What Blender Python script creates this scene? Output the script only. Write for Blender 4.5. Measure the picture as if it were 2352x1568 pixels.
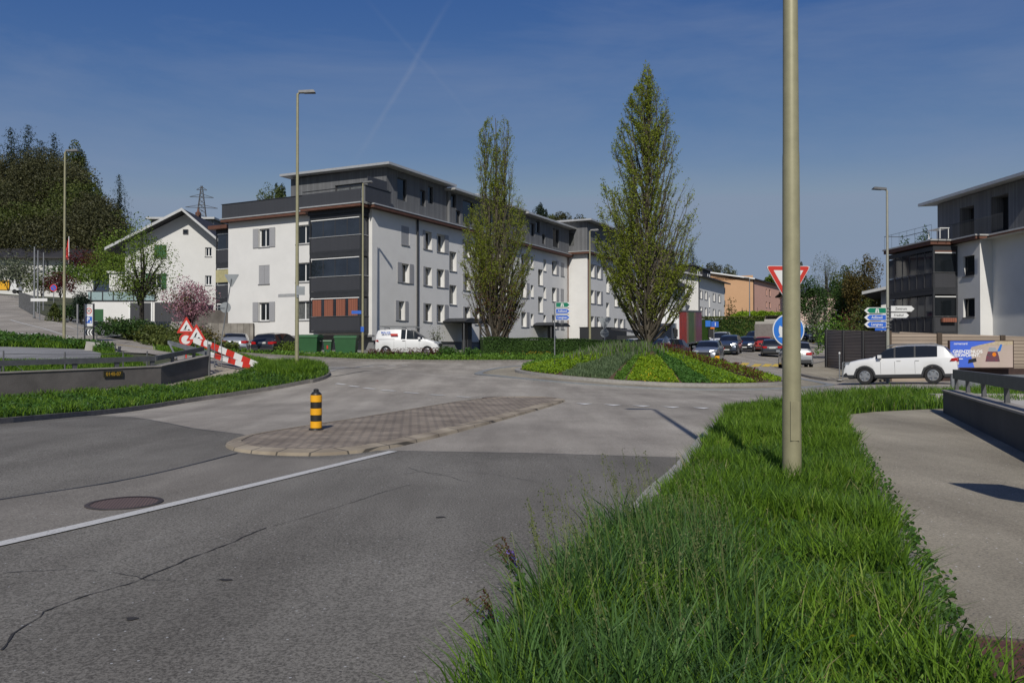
import bpy, math, random
import numpy as np
from math import sin, cos, pi, radians as R, sqrt, atan2
from mathutils import Vector, Matrix

random.seed(7); rng = np.random.default_rng(7)
SC = bpy.context.scene; COL = SC.collection
for o in list(bpy.data.objects): bpy.data.objects.remove(o)

# ---------------------------------------------------------------- camera
F = 1860.0; CAMZ = 1.55; PITCH = math.atan(18 / F)
cam = bpy.data.cameras.new('camera'); co = bpy.data.objects.new('camera', cam); COL.objects.link(co)
cam.sensor_width = 36; cam.lens = 36 * F / 2352; cam.clip_start = .05; cam.clip_end = 5000
co.location = (0, 0, CAMZ); co.rotation_euler = (pi / 2 + PITCH, 0, 0); SC.camera = co
# ---------------------------------------------------------------- sun, sky, exposure
SUN_EL = R(39.5); SV = Vector((-.062 * cos(SUN_EL), -.998 * cos(SUN_EL), sin(SUN_EL))).normalized()
sl = bpy.data.lights.new('sun', 'SUN'); sl.energy = 3.8; sl.angle = R(.53); sl.color = (1, .955, .88)
so = bpy.data.objects.new('sun', sl); COL.objects.link(so); so.location = (0, -30, 60)
so.rotation_euler = SV.to_track_quat('Z', 'Y').to_euler()
W = bpy.data.worlds.new('World'); SC.world = W; W.use_nodes = True
nt = W.node_tree; nt.nodes.clear()
sky = nt.nodes.new('ShaderNodeTexSky'); sky.sky_type = 'NISHITA'; sky.sun_disc = False
sky.sun_elevation = SUN_EL; sky.sun_rotation = pi + .06; sky.altitude = 500; sky.air_density = 1.0; sky.dust_density = .6; sky.ozone_density = 2.2
bg = nt.nodes.new('ShaderNodeBackground'); bg.inputs[1].default_value = .074
wo = nt.nodes.new('ShaderNodeOutputWorld')
# thin cirrus and an old contrail, in sky directions
tc = nt.nodes.new('ShaderNodeTexCoord'); mp = nt.nodes.new('ShaderNodeMapping'); mp.inputs['Scale'].default_value = (1.2, 1.4, 5.5)
mp.inputs['Rotation'].default_value = (R(12), R(-24), R(20))
nz = nt.nodes.new('ShaderNodeTexNoise'); nz.inputs['Scale'].default_value = 1.6; nz.inputs['Detail'].default_value = 7; nz.inputs['Roughness'].default_value = .6; nz.inputs['Distortion'].default_value = .35
rp = nt.nodes.new('ShaderNodeValToRGB'); rp.color_ramp.elements[0].position = .40; rp.color_ramp.elements[0].color = (0, 0, 0, 1); rp.color_ramp.elements[1].position = .8; rp.color_ramp.elements[1].color = (.5, .5, .5, 1)
mx = nt.nodes.new('ShaderNodeMixRGB'); mx.inputs[2].default_value = (3.3, 4.0, 5.6, 1)
L = nt.links.new
L(tc.outputs['Generated'], mp.inputs['Vector']); L(mp.outputs[0], nz.inputs['Vector']); L(nz.outputs['Fac'], rp.inputs[0])
def vmath(op, a, b=None):
    n = nt.nodes.new('ShaderNodeVectorMath'); n.operation = op
    if isinstance(a, tuple): n.inputs[0].default_value = a
    else: L(a, n.inputs[0])
    if b is not None:
        if isinstance(b, tuple): n.inputs[1].default_value = b
        else: L(b, n.inputs[1])
    return n
def fmath(op, a, b=None, clamp=False):
    n = nt.nodes.new('ShaderNodeMath'); n.operation = op; n.use_clamp = clamp
    for i, q in enumerate((a, b)):
        if q is None: continue
        if isinstance(q, (int, float)): n.inputs[i].default_value = q
        else: L(q, n.inputs[i])
    return n.outputs[0]
def skydir(x, y):
    a = (x - 1176) / F; b = -(y - 784) / F
    return Vector((a, cos(PITCH) - b * sin(PITCH), sin(PITCH) + b * cos(PITCH))).normalized()
def contrail(p, q, wid, amt):
    A = skydir(*p); B = skydir(*q); N = A.cross(B).normalized(); M_ = (A + B).normalized(); half = M_.dot(A)
    wob = fmath('MULTIPLY', fmath('SUBTRACT', nz.outputs['Fac'], .5), .012)
    d = fmath('ABSOLUTE', fmath('ADD', vmath('DOT_PRODUCT', tc.outputs['Generated'], tuple(N)).outputs['Value'], wob))
    k = fmath('SUBTRACT', 1, fmath('DIVIDE', d, wid), True)
    al = fmath('DIVIDE', fmath('SUBTRACT', vmath('DOT_PRODUCT', tc.outputs['Generated'], tuple(M_)).outputs['Value'], half), (1 - half), True)
    return fmath('MULTIPLY', fmath('MULTIPLY', k, al), amt)
c1 = contrail((1050, -20), (800, 400), .0045, .17)
c2 = contrail((820, -30), (1110, 300), .004, .06)
tot = fmath('ADD', fmath('ADD', c1, c2), rp.outputs[0], True)
sxyz = nt.nodes.new('ShaderNodeSeparateColor'); cxyz = nt.nodes.new('ShaderNodeCombineColor'); L(sky.outputs[0], sxyz.inputs[0])
for i, (k, g, top) in enumerate(((.335, 1.93, 3.0), (.54, 1.27, 3.9), (1.96, .54, 5.3))): L(fmath('MINIMUM', fmath('MULTIPLY', fmath('POWER', sxyz.outputs[i], g), k), top), cxyz.inputs[i])
L(tot, mx.inputs[0]); L(cxyz.outputs[0], mx.inputs[1]); L(mx.outputs[0], bg.inputs[0]); L(bg.outputs[0], wo.inputs[0])
SC.view_settings.view_transform = 'Standard'; SC.view_settings.look = 'None'; SC.view_settings.exposure = 0; SC.view_settings.gamma = 1
SC.cycles.max_bounces = 6; SC.cycles.transparent_max_bounces = 8

# ---------------------------------------------------------------- the lie of the land
CP = [(0,-5,0),(8,-3,0),(-12,-3,0),(0,5,0),(8,8,0),(-8,8,0),(-18,10,0),(-3.5,14.7,-.02),(3.6,21,0),(10,18.8,0),(14,12,0),(-10.5,16.7,0),
(-15.5,24.5,.02),(-12.8,29.3,.16),(-12.2,33,.4),(-8.8,33,.6),(-7.2,31,.42),(7,32,-.07),(7,34.4,-.03),(-1.9,41,.3),(0,41,.38),(15.5,40,-.16),(17.5,36.5,-.02),
(19.4,49,.35),(19,53,.3),(20,73,1.25),(23.5,73,1.05),(44,116,2.9),(30,90,1.9),(-7.5,57,1.1),(-16,58,1.15),(-10,58,1.12),(-20,58,1.15),
(-24.5,52,2.2),(-24.4,44,2.0),(-34,58,3.8),(-32,77,4.1),(-81,130,10.6),(-60,100,8),(-9,50,.82),(.4,50,.72),(3,55,.9),(10,57,.7),(6,90,1.6),(10,75,1.2),
(28,41,-.1),(30,53,0),(28,20,0),(40,60,.5),(-17.5,28,.85),(-15.8,33,1.1),(-20,32,1.2),(-25,28,1.2),(-22,38,1.55),(-45,40,3.2),
(-127,220,27),(-60,250,22),(20,300,20),(100,320,12),(200,320,8),(-220,120,25),(-150,60,12),(60,160,4),(100,150,6),(90,60,2),(-60,10,.5),(60,-20,0),
(-60,-40,0),(300,100,8),(-300,300,38),(0,450,22),(300,450,8),(20,150,4),(-20,110,5)]
_P = np.array([c[:2] for c in CP], float); _Z = np.array([c[2] for c in CP], float); _n = len(CP)
_D = np.sqrt(((_P[:, None] - _P[None]) ** 2).sum(-1) + 9)
_A = np.zeros((_n + 3, _n + 3)); _A[:_n, :_n] = _D; _A[:_n, _n] = 1; _A[:_n, _n+1:] = _P; _A[_n, :_n] = 1; _A[_n+1:, :_n] = _P.T
_w = np.linalg.solve(_A, np.r_[_Z, 0, 0, 0])
def Hs(X, Y):
    X = np.asarray(X, float); Y = np.asarray(Y, float); sh = X.shape; X = X.ravel(); Y = Y.ravel(); out = np.zeros(len(X))
    for i in range(0, len(X), 20000):
        x = X[i:i+20000]; y = Y[i:i+20000]
        D = np.sqrt((x[:, None] - _P[:, 0]) ** 2 + (y[:, None] - _P[:, 1]) ** 2 + 9)
        out[i:i+20000] = D @ _w[:_n] + _w[_n] + x * _w[_n+1] + y * _w[_n+2]
    return out.reshape(sh)
def H(x, y): return float(Hs([x], [y])[0])
def at(x, y, d):          # a point of the place seen at (x, y) of the picture and d metres ahead
    a = (x - 1176) / F; b = -(y - 784) / F; r = Vector((a, cos(PITCH) - b * sin(PITCH), sin(PITCH) + b * cos(PITCH)))
    r = r * (d / r.y); return Vector((r.x, r.y, r.z + CAMZ))
_DD = np.concatenate([np.arange(2.5, 60, .1), np.arange(60, 350, 1)])
def gp(x, y):
    r = at(x, y, 1.0); r.z -= CAMZ
    g = CAMZ + r.z * _DD - Hs(r.x * _DD, _DD); k = np.where(g <= 0)[0]
    d = 60. if len(k) == 0 else _DD[k[0]] if k[0] == 0 else _DD[k[0]-1] + (_DD[k[0]] - _DD[k[0]-1]) * g[k[0]-1] / (g[k[0]-1] - g[k[0]])
    return Vector((r.x * d, d, H(r.x * d, d)))
def xd(px, d): return (px - 1176) / F * d     # sideways metres at depth d

# ---------------------------------------------------------------- materials
def pm(name, col, rough=.6, metal=0., col2=None, vs=4., va=.12, bump=0., bs=40., spec=.5, kind='noise', dist=.02, coat=0., seed=0.):
    m = bpy.data.materials.new(name); m.use_nodes = True; t = m.node_tree; b = t.nodes['Principled BSDF']; lk = t.links.new
    b.inputs['Roughness'].default_value = rough; b.inputs['Metallic'].default_value = metal; b.inputs['Specular IOR Level'].default_value = spec
    if coat: b.inputs['Coat Weight'].default_value = coat; b.inputs['Coat Roughness'].default_value = .05
    tc = t.nodes.new('ShaderNodeTexCoord')
    c2 = col2 or tuple(max(0, c * (1 - va * 2)) for c in col)
    if kind == 'noise':
        n = t.nodes.new('ShaderNodeTexNoise'); n.inputs['Scale'].default_value = vs; n.inputs['Detail'].default_value = 6; n.inputs['Roughness'].default_value = .62
        n.noise_dimensions = '4D'; n.inputs['W'].default_value = seed
        fac = n.outputs['Fac']; lk(tc.outputs['Object'], n.inputs['Vector'])
        r = t.nodes.new('ShaderNodeValToRGB'); r.color_ramp.elements[0].position = .32; r.color_ramp.elements[1].position = .68
        r.color_ramp.elements[0].color = (*c2, 1); r.color_ramp.elements[1].color = (*col, 1); lk(fac, r.inputs[0]); lk(r.outputs[0], b.inputs['Base Color'])
    elif kind == 'plain':
        b.inputs['Base Color'].default_value = (*col, 1)
    if bump:
        n2 = t.nodes.new('ShaderNodeTexNoise'); n2.inputs['Scale'].default_value = bs; n2.inputs['Detail'].default_value = 4
        bu = t.nodes.new('ShaderNodeBump'); bu.inputs['Strength'].default_value = bump; bu.inputs['Distance'].default_value = dist
        lk(tc.outputs['Object'], n2.inputs['Vector']); lk(n2.outputs['Fac'], bu.inputs['Height']); lk(bu.outputs[0], b.inputs['Normal'])
    return m
def stripes(name, col, col2, axis, per, rough=.7, bump=.5, duty=.5, jit=.0, bands=None):
    """boards, louvres or ribs: alternating bands along an object axis"""
    m = bpy.data.materials.new(name); m.use_nodes = True; t = m.node_tree; b = t.nodes['Principled BSDF']; lk = t.links.new
    b.inputs['Roughness'].default_value = rough
    tc = t.nodes.new('ShaderNodeTexCoord'); sp = t.nodes.new('ShaderNodeSeparateXYZ'); lk(tc.outputs['Object'], sp.inputs[0])
    def mm(op, a, bb=None):
        n = t.nodes.new('ShaderNodeMath'); n.operation = op
        for i, q in enumerate((a, bb)):
            if q is None: continue
            if isinstance(q, (int, float)): n.inputs[i].default_value = q
            else: lk(q, n.inputs[i])
        return n.outputs[0]
    if axis == 'XY': v = mm('ADD', sp.outputs['X'], sp.outputs['Y'])
    else: v = sp.outputs[axis]
    v = mm('DIVIDE', v, per); fr = mm('FRACT', v); idx = mm('FLOOR', v)
    wn = t.nodes.new('ShaderNodeTexWhiteNoise'); wn.noise_dimensions = '1D'; lk(idx, wn.inputs['W'])
    nz = t.nodes.new('ShaderNodeTexNoise'); nz.inputs['Scale'].default_value = 1.3; nz.inputs['Detail'].default_value = 6; lk(tc.outputs['Object'], nz.inputs['Vector'])
    gap = mm('LESS_THAN', fr, duty)
    base = mm('MULTIPLY', mm('ADD', mm('MULTIPLY', wn.outputs[0], jit), mm('MULTIPLY', nz.outputs['Fac'], jit)), 1)
    mx1 = t.nodes.new('ShaderNodeMixRGB'); mx1.inputs[1].default_value = (*col, 1); mx1.inputs[2].default_value = (*[min(1, c * 2.2) for c in col], 1); lk(base, mx1.inputs[0])
    mx = t.nodes.new('ShaderNodeMixRGB'); lk(gap, mx.inputs[0]); lk(mx1.outputs[0], mx.inputs[1]); mx.inputs[2].default_value = (*col2, 1)
    lk(mx.outputs[0], b.inputs['Base Color'])
    bu = t.nodes.new('ShaderNodeBump'); bu.inputs['Strength'].default_value = bump; bu.inputs['Distance'].default_value = .01; bu.invert = True; lk(gap, bu.inputs['Height']); lk(bu.outputs[0], b.inputs['Normal'])
    return m
def leaf(name, c1, c2, trans=.35, c3=None, vs=.6):
    m = bpy.data.materials.new(name); m.use_nodes = True; t = m.node_tree; t.nodes.clear(); lk = t.links.new
    g = t.nodes.new('ShaderNodeNewGeometry'); tc = t.nodes.new('ShaderNodeTexCoord')
    n = t.nodes.new('ShaderNodeTexNoise'); n.inputs['Scale'].default_value = vs; n.inputs['Detail'].default_value = 3; lk(tc.outputs['Object'], n.inputs['Vector'])
    ad = t.nodes.new('ShaderNodeMath'); ad.operation = 'ADD'; lk(g.outputs['Random Per Island'], ad.inputs[0]); lk(n.outputs['Fac'], ad.inputs[1])
    md = t.nodes.new('ShaderNodeMath'); md.operation = 'MULTIPLY'; md.inputs[1].default_value = .5; lk(ad.outputs[0], md.inputs[0])
    r = t.nodes.new('ShaderNodeValToRGB'); e = r.color_ramp.elements; e[0].position = .25; e[0].color = (*c1, 1); e[1].position = .72; e[1].color = (*c2, 1)
    if c3: q = e.new(.9); q.color = (*c3, 1)
    lk(md.outputs[0], r.inputs[0])
    d = t.nodes.new('ShaderNodeBsdfPrincipled'); d.inputs['Roughness'].default_value = .55; d.inputs['Specular IOR Level'].default_value = .25; lk(r.outputs[0], d.inputs['Base Color'])
    tr = t.nodes.new('ShaderNodeBsdfTranslucent'); lk(r.outputs[0], tr.inputs[0])
    ms = t.nodes.new('ShaderNodeMixShader'); ms.inputs[0].default_value = trans; o = t.nodes.new('ShaderNodeOutputMaterial')
    lk(d.outputs[0], ms.inputs[1]); lk(tr.outputs[0], ms.inputs[2]); lk(ms.outputs[0], o.inputs[0]); return m
def asphalt(name, base, chip=.5, tint=(1, 1, 1), crack=.0):
    m = bpy.data.materials.new(name); m.use_nodes = True; t = m.node_tree; b = t.nodes['Principled BSDF']; lk = t.links.new
    b.inputs['Roughness'].default_value = .92; b.inputs['Specular IOR Level'].default_value = .12
    tc = t.nodes.new('ShaderNodeTexCoord'); ob = tc.outputs['Object']
    def noise(s, d=4, ro=.6, vec=None, di=0):
        n = t.nodes.new('ShaderNodeTexNoise'); n.inputs['Scale'].default_value = s; n.inputs['Detail'].default_value = d; n.inputs['Roughness'].default_value = ro; n.inputs['Distortion'].default_value = di
        lk(vec or ob, n.inputs['Vector']); return n.outputs['Fac']
    def ramp(f, p0, c0, p1, c1):
        r = t.nodes.new('ShaderNodeValToRGB'); e = r.color_ramp.elements; e[0].position = p0; e[1].position = p1; e[0].color = (*c0, 1); e[1].color = (*c1, 1); lk(f, r.inputs[0]); return r.outputs[0]
    def mul(a, c, f=1.):
        x = t.nodes.new('ShaderNodeMixRGB'); x.blend_type = 'MULTIPLY'; x.inputs[0].default_value = f; lk(a, x.inputs[1]); lk(c, x.inputs[2]); return x.outputs[0]
    B = tuple(base * q for q in tint)
    mpn = t.nodes.new('ShaderNodeMapping'); mpn.inputs['Rotation'].default_value = (0, 0, R(28)); mpn.inputs['Scale'].default_value = (1, .16, 1); lk(ob, mpn.inputs[0])
    c = ramp(noise(.35, 5), .3, tuple(q * .8 for q in B), .72, tuple(q * 1.22 for q in B))
    c = mul(c, ramp(noise(.8, 5, .6, mpn.outputs[0]), .35, (.76, .75, .75), .68, (1.14, 1.14, 1.14)))
    c = mul(c, ramp(noise(55, 3, .8), .38, (1 - chip, 1 - chip, 1 - chip), .6, (1 + chip * .55,) * 3))
    v = t.nodes.new('ShaderNodeTexVoronoi'); v.inputs['Scale'].default_value = 26; v.inputs['Randomness'].default_value = 1; lk(ob, v.inputs['Vector'])
    th = t.nodes.new('ShaderNodeMath'); th.operation = 'LESS_THAN'; th.inputs[1].default_value = .17; lk(v.outputs['Distance'], th.inputs[0])
    sp = t.nodes.new('ShaderNodeMath'); sp.operation = 'MULTIPLY'
    sx = t.nodes.new('ShaderNodeSeparateXYZ'); lk(v.outputs['Color'], sx.inputs[0]); gt = t.nodes.new('ShaderNodeMath'); gt.operation = 'GREATER_THAN'; gt.inputs[1].default_value = .93; lk(sx.outputs[0], gt.inputs[0])
    lk(th.outputs[0], sp.inputs[0]); lk(gt.outputs[0], sp.inputs[1])
    x = t.nodes.new('ShaderNodeMixRGB'); lk(sp.outputs[0], x.inputs[0]); lk(c, x.inputs[1]); x.inputs[2].default_value = (base * 2.3,) * 3 + (1,); c = x.outputs[0]
    lt = t.nodes.new('ShaderNodeMath'); lt.operation = 'LESS_THAN'; lt.inputs[1].default_value = .10; lk(sx.outputs[1], lt.inputs[0])
    sp2 = t.nodes.new('ShaderNodeMath'); sp2.operation = 'MULTIPLY'; lk(th.outputs[0], sp2.inputs[0]); lk(lt.outputs[0], sp2.inputs[1])
    x = t.nodes.new('ShaderNodeMixRGB'); lk(sp2.outputs[0], x.inputs[0]); lk(c, x.inputs[1]); x.inputs[2].default_value = (base * .35,) * 3 + (1,); c = x.outputs[0]
    lk(c, b.inputs['Base Color'])
    bu = t.nodes.new('ShaderNodeBump'); bu.inputs['Strength'].default_value = .5; bu.inputs['Distance'].default_value = .006; lk(noise(70, 4, .75), bu.inputs['Height']); lk(bu.outputs[0], b.inputs['Normal'])
    return m
def paint(name, col, wear=.5, under=(.11, .107, .105)):
    m = bpy.data.materials.new(name); m.use_nodes = True; t = m.node_tree; b = t.nodes['Principled BSDF']; lk = t.links.new
    b.inputs['Roughness'].default_value = .6; tc = t.nodes.new('ShaderNodeTexCoord')
    n = t.nodes.new('ShaderNodeTexNoise'); n.inputs['Scale'].default_value = 38; n.inputs['Detail'].default_value = 4; n.inputs['Roughness'].default_value = .8; lk(tc.outputs['Object'], n.inputs['Vector'])
    r = t.nodes.new('ShaderNodeValToRGB'); e = r.color_ramp.elements; e[0].position = wear - .06; e[0].color = (*under, 1); e[1].position = wear; e[1].color = (*col, 1); lk(n.outputs['Fac'], r.inputs[0]); lk(r.outputs[0], b.inputs['Base Color']); return m
def bricks(name, c1, c2, mortar, w, h, ms=.012, rot=0, offs=.5):
    m = bpy.data.materials.new(name); m.use_nodes = True; t = m.node_tree; b = t.nodes['Principled BSDF']; lk = t.links.new
    b.inputs['Roughness'].default_value = .85; tc = t.nodes.new('ShaderNodeTexCoord'); mp = t.nodes.new('ShaderNodeMapping'); mp.inputs['Rotation'].default_value = (0, 0, rot)
    br = t.nodes.new('ShaderNodeTexBrick'); br.inputs['Scale'].default_value = 1; br.inputs['Brick Width'].default_value = w; br.inputs['Row Height'].default_value = h; br.inputs['Mortar Size'].default_value = ms
    br.inputs['Color1'].default_value = (*c1, 1); br.inputs['Color2'].default_value = (*c2, 1); br.inputs['Mortar'].default_value = (*mortar, 1); br.offset = offs
    lk(tc.outputs['Object'], mp.inputs[0]); lk(mp.outputs[0], br.inputs['Vector'])
    n = t.nodes.new('ShaderNodeTexNoise'); n.inputs['Scale'].default_value = 1.4; n.inputs['Detail'].default_value = 7; lk(tc.outputs['Object'], n.inputs['Vector'])
    r = t.nodes.new('ShaderNodeValToRGB'); e = r.color_ramp.elements; e[0].position = .35; e[0].color = (.68, .65, .62, 1); e[1].position = .65; e[1].color = (1.15, 1.13, 1.1, 1); lk(n.outputs['Fac'], r.inputs[0])
    x = t.nodes.new('ShaderNodeMixRGB'); x.blend_type = 'MULTIPLY'; x.inputs[0].default_value = 1; lk(br.outputs['Color'], x.inputs[1]); lk(r.outputs[0], x.inputs[2]); lk(x.outputs[0], b.inputs['Base Color'])
    bu = t.nodes.new('ShaderNodeBump'); bu.inputs['Strength'].default_value = .6; bu.inputs['Distance'].default_value = .01; bu.invert = True; lk(br.outputs['Fac'], bu.inputs['Height']); lk(bu.outputs[0], b.inputs['Normal']); return m

M = {}
M['asph_l'] = asphalt('asphalt_light', .29, .30, (1.09, 1, .86)); M['asph_d'] = asphalt('asphalt_dark', .165, .5, (1.06, 1, .88)); M['asph_p'] = asphalt('asphalt_path', .262, .28, (1.11, 1, .78))
M['asph_m'] = asphalt('asphalt_worn', .19, .36, (1.08, 1, .87)); M['asph_y'] = asphalt('asphalt_grey', .23, .2)
M['seal'] = pm('joint_sealant', (.035, .035, .036), .5); M['crack'] = pm('crack', (.03, .028, .027), .9)
M['white_l'] = paint('road_paint_white', (.52, .51, .48), .42); M['white_t'] = paint('road_paint_teeth', (.62, .61, .58), .38); M['yellow_l'] = paint('road_paint_yellow', (.6, .42, .05), .4)
M['kerb'] = pm('kerb_stone', (.20, .185, .17), .8, va=.2, vs=6, bump=.3, bs=60); M['granite'] = pm('granite_kerb', (.33, .315, .29), .75, va=.14, vs=9, bump=.3, bs=80)
M['granite_b'] = pm('granite_ring', (.24, .25, .25), .75, va=.14, vs=7); M['rim'] = bricks('island_rim_blocks', (.30, .26, .20), (.24, .2, .155), (.1, .09, .075), .5, 4, .02)
M['pavers'] = bricks('island_pavers', (.31, .26, .20), (.25, .21, .165), (.11, .095, .08), .24, .12, .016, R(38))
M['ground'] = pm('ground_soil', (.045, .06, .02), .95, col2=(.06, .055, .03), vs=.6, bump=.4); M['soil'] = pm('soil', (.12, .075, .045), .95, va=.3, vs=8, bump=.6, bs=30)
M['verge'] = pm('verge_soil', (.035, .05, .014), .95, col2=(.05, .042, .022), vs=3, bump=.5)
M['white'] = pm('white_render', (.69, .68, .655), .85, va=.045, vs=.7, bump=.15, bs=60, dist=.004); M['plinth'] = pm('grey_plinth', (.22, .22, .225), .85, va=.08, vs=1)
M['cream'] = pm('cream_render', (.62, .615, .59), .85, va=.04, vs=.5)
M['wood'] = stripes('grey_weathered_boards', (.088, .09, .094), (.045, .046, .049), 'XY', .16, .8, .4, .09, .4)
M['anth'] = pm('anthracite_metal', (.035, .037, .041), .5, va=.1, spec=.4); M['anth_r'] = stripes('anthracite_ribbed_panel', (.042, .043, .048), (.02, .02, .023), 'XY', .12, .5, .3, .1, .08)
M['fascia'] = pm('brown_fascia', (.13, .055, .034), .65, va=.15, vs=2); M['gutter'] = pm('zinc_edge', (.52, .52, .51), .45, .4, va=.08)
M['glass'] = pm('window_glass', (.012, .015, .018), .06, va=.2, vs=.7, spec=.6); M['glass_c'] = pm('window_glass_curtained', (.16, .165, .16), .12, va=.3, vs=6, spec=.7)
M['glass_b'] = pm('loggia_glass', (.025, .032, .045), .04, va=.3, vs=.5, spec=.8); M['frame_w'] = pm('white_frame', (.78, .78, .76), .5, kind='plain'); M['frame_d'] = pm('dark_frame', (.04, .04, .043), .5, kind='plain')
M['shut'] = stripes('grey_shutter', (.34, .34, .35), (.2, .2, .205), 'Z', .07, .6, .4, .3, .04); M['shut_g'] = stripes('green_shutter', (.02, .10, .03), (.01, .05, .016), 'Z', .07, .6, .4, .3, .04)
M['curtain'] = stripes('terracotta_curtain', (.24, .085, .05), (.15, .05, .03), 'Y', .16, .8, .3, .35, .1)
M['pole'] = pm('beige_pole', (.31, .29, .175), .5, .15, va=.10, vs=6, coat=0); M['pole_g'] = pm('grey_beige_pole', (.33, .325, .27), .5, .2, va=.10, vs=6); M['straw'] = leaf('straw', (.22, .18, .08), (.42, .36, .19), .3)
M['galv'] = pm('galvanised_steel', (.28, .29, .30), .48, .55, va=.15, vs=5); M['galv_d'] = pm('dull_galvanised_steel', (.15, .152, .155), .6, .4, va=.15, vs=5)
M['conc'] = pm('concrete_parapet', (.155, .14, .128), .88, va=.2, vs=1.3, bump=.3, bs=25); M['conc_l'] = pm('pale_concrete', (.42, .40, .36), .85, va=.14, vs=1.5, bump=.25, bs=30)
M['conc_shade'] = pm('shaded_concrete_parapet', (.075, .073, .07), .88, va=.15, vs=1.3, bump=.3, bs=25)  # stained concrete, with the shade on the wall face also put into the colour
M['black'] = pm('black_plastic', (.018, .018, .019), .5, kind='plain'); M['tyre'] = pm('tyre_rubber', (.016, .016, .017), .85, va=.1); M['rimm'] = pm('alloy_rim', (.48, .49, .5), .3, .8, va=.05)
M['yel'] = pm('bollard_yellow', (.80, .38, .012), .4, va=.05, vs=5); M['blk'] = pm('bollard_black', (.022, .02, .018), .45, va=.1)
M['red'] = pm('sign_red', (.52, .035, .022), .4, va=.05); M['wht'] = pm('sign_white', (.66, .66, .64), .4, va=.04, vs=2); M['blu'] = pm('sign_blue', (.025, .16, .55), .4, va=.04); M['dblu'] = pm('direction_sign_blue', (.03, .12, .50), .4, va=.04)
M['grn'] = pm('motorway_sign_green', (.0, .17, .09), .4, va=.04); M['ink'] = pm('sign_black', (.015, .015, .018), .45, kind='plain'); M['sback'] = pm('sign_back_grey', (.28, .30, .31), .5, .3, va=.1)
M['bin'] = pm('green_container_plastic', (.028, .105, .036), .5, va=.1, vs=2); M['bin_l'] = pm('green_container_lid', (.035, .12, .045), .5, va=.1)
M['bark'] = pm('bark', (.125, .105, .075), .9, va=.3, vs=9, bump=.6, bs=30); M['bark_d'] = pm('dark_bark', (.035, .03, .022), .9, va=.3, vs=9)
M['tile'] = pm('dark_roof_tiles', (.035, .033, .036), .7, va=.2, vs=3); M['peach'] = pm('peach_render', (.60, .36, .20), .85, va=.04, vs=.4); M['pink'] = pm('pink_render', (.62, .36, .28), .85, va=.04, vs=.4); M['pinkl'] = pm('pale_pink_render', (.64, .47, .40), .85, va=.04, vs=.4)
M['slat'] = stripes('slatted_timber_wall', (.25, .20, .155), (.10, .075, .058), 'Z', .17, .8, .5, .16, .25); M['slat_b'] = pm('brown_steel_plinth', (.055, .028, .022), .7, va=.25, vs=3)
M['hornbeam'] = leaf('hornbeam_leaves', (.14, .17, .02), (.28, .34, .03), .42, (.24, .17, .07)); M['hedge'] = leaf('hedge_leaves', (.018, .045, .010), (.05, .10, .018), .2)
M['conifer'] = leaf('spruce_needles', (.010, .020, .012), (.024, .042, .020), .1); M['forest'] = leaf('wood_leaves', (.034, .038, .016), (.085, .085, .032), .2, (.085, .065, .035), .12)
M['spring'] = leaf('fresh_leaves', (.07, .12, .015), (.18, .26, .03), .35); M['olive'] = leaf('olive_leaves', (.045, .065, .015), (.115, .14, .03), .25, (.14, .10, .03)); M['rust'] = leaf('bronze_leaves', (.055, .05, .014), (.13, .10, .025), .3, (.16, .06, .02))
M['copper'] = leaf('copper_leaves', (.05, .008, .010), (.10, .02, .02), .25); M['pinkb'] = leaf('pink_blossom', (.22, .10, .12), (.50, .26, .32), .3); M['yellowb'] = leaf('yellow_bush', (.25, .17, .01), (.6, .42, .02), .3)
M['grey_g'] = leaf('grey_green_leaves', (.07, .085, .05), (.17, .19, .12), .2); M['brownb'] = leaf('brown_shoots', (.07, .025, .015), (.13, .05, .03), .25)
M['grass'] = leaf('grass_blades', (.035, .085, .010), (.165, .295, .022), .36, (.34, .36, .09), 1.2); M['grass_d'] = leaf('dark_grass_blades', (.025, .065, .02), (.10, .20, .045), .3, (.17, .25, .08), 1.5)
M['weed'] = leaf('broad_weed_leaves', (.03, .075, .015), (.075, .17, .025), .3, None, 1.5); M['seed'] = leaf('seed_heads', (.09, .12, .04), (.17, .19, .07), .3); M['sage'] = leaf('sage_flowers', (.10, .08, .28), (.22, .16, .5), .3)
M['dock'] = leaf('dock_leaves', (.06, .15, .01), (.10, .24, .015), .45); M['dandelion'] = pm('dandelion_yellow', (.75, .5, .02), .6, kind='plain')
M['lav'] = leaf('lavender_leaves', (.07, .115, .05), (.135, .185, .09), .2, (.16, .15, .16)); M['moundy'] = leaf('yellow_green_cover', (.12, .22, .012), (.24, .36, .018), .3, (.40, .42, .02)); M['moundg'] = leaf('green_cover', (.06, .14, .02), (.14, .26, .03), .3)
M['moundd'] = leaf('dark_green_cover', (.04, .115, .02), (.09, .20, .035), .3); M['redl'] = leaf('red_brown_leaves', (.07, .015, .015), (.16, .04, .035), .25)

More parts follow.
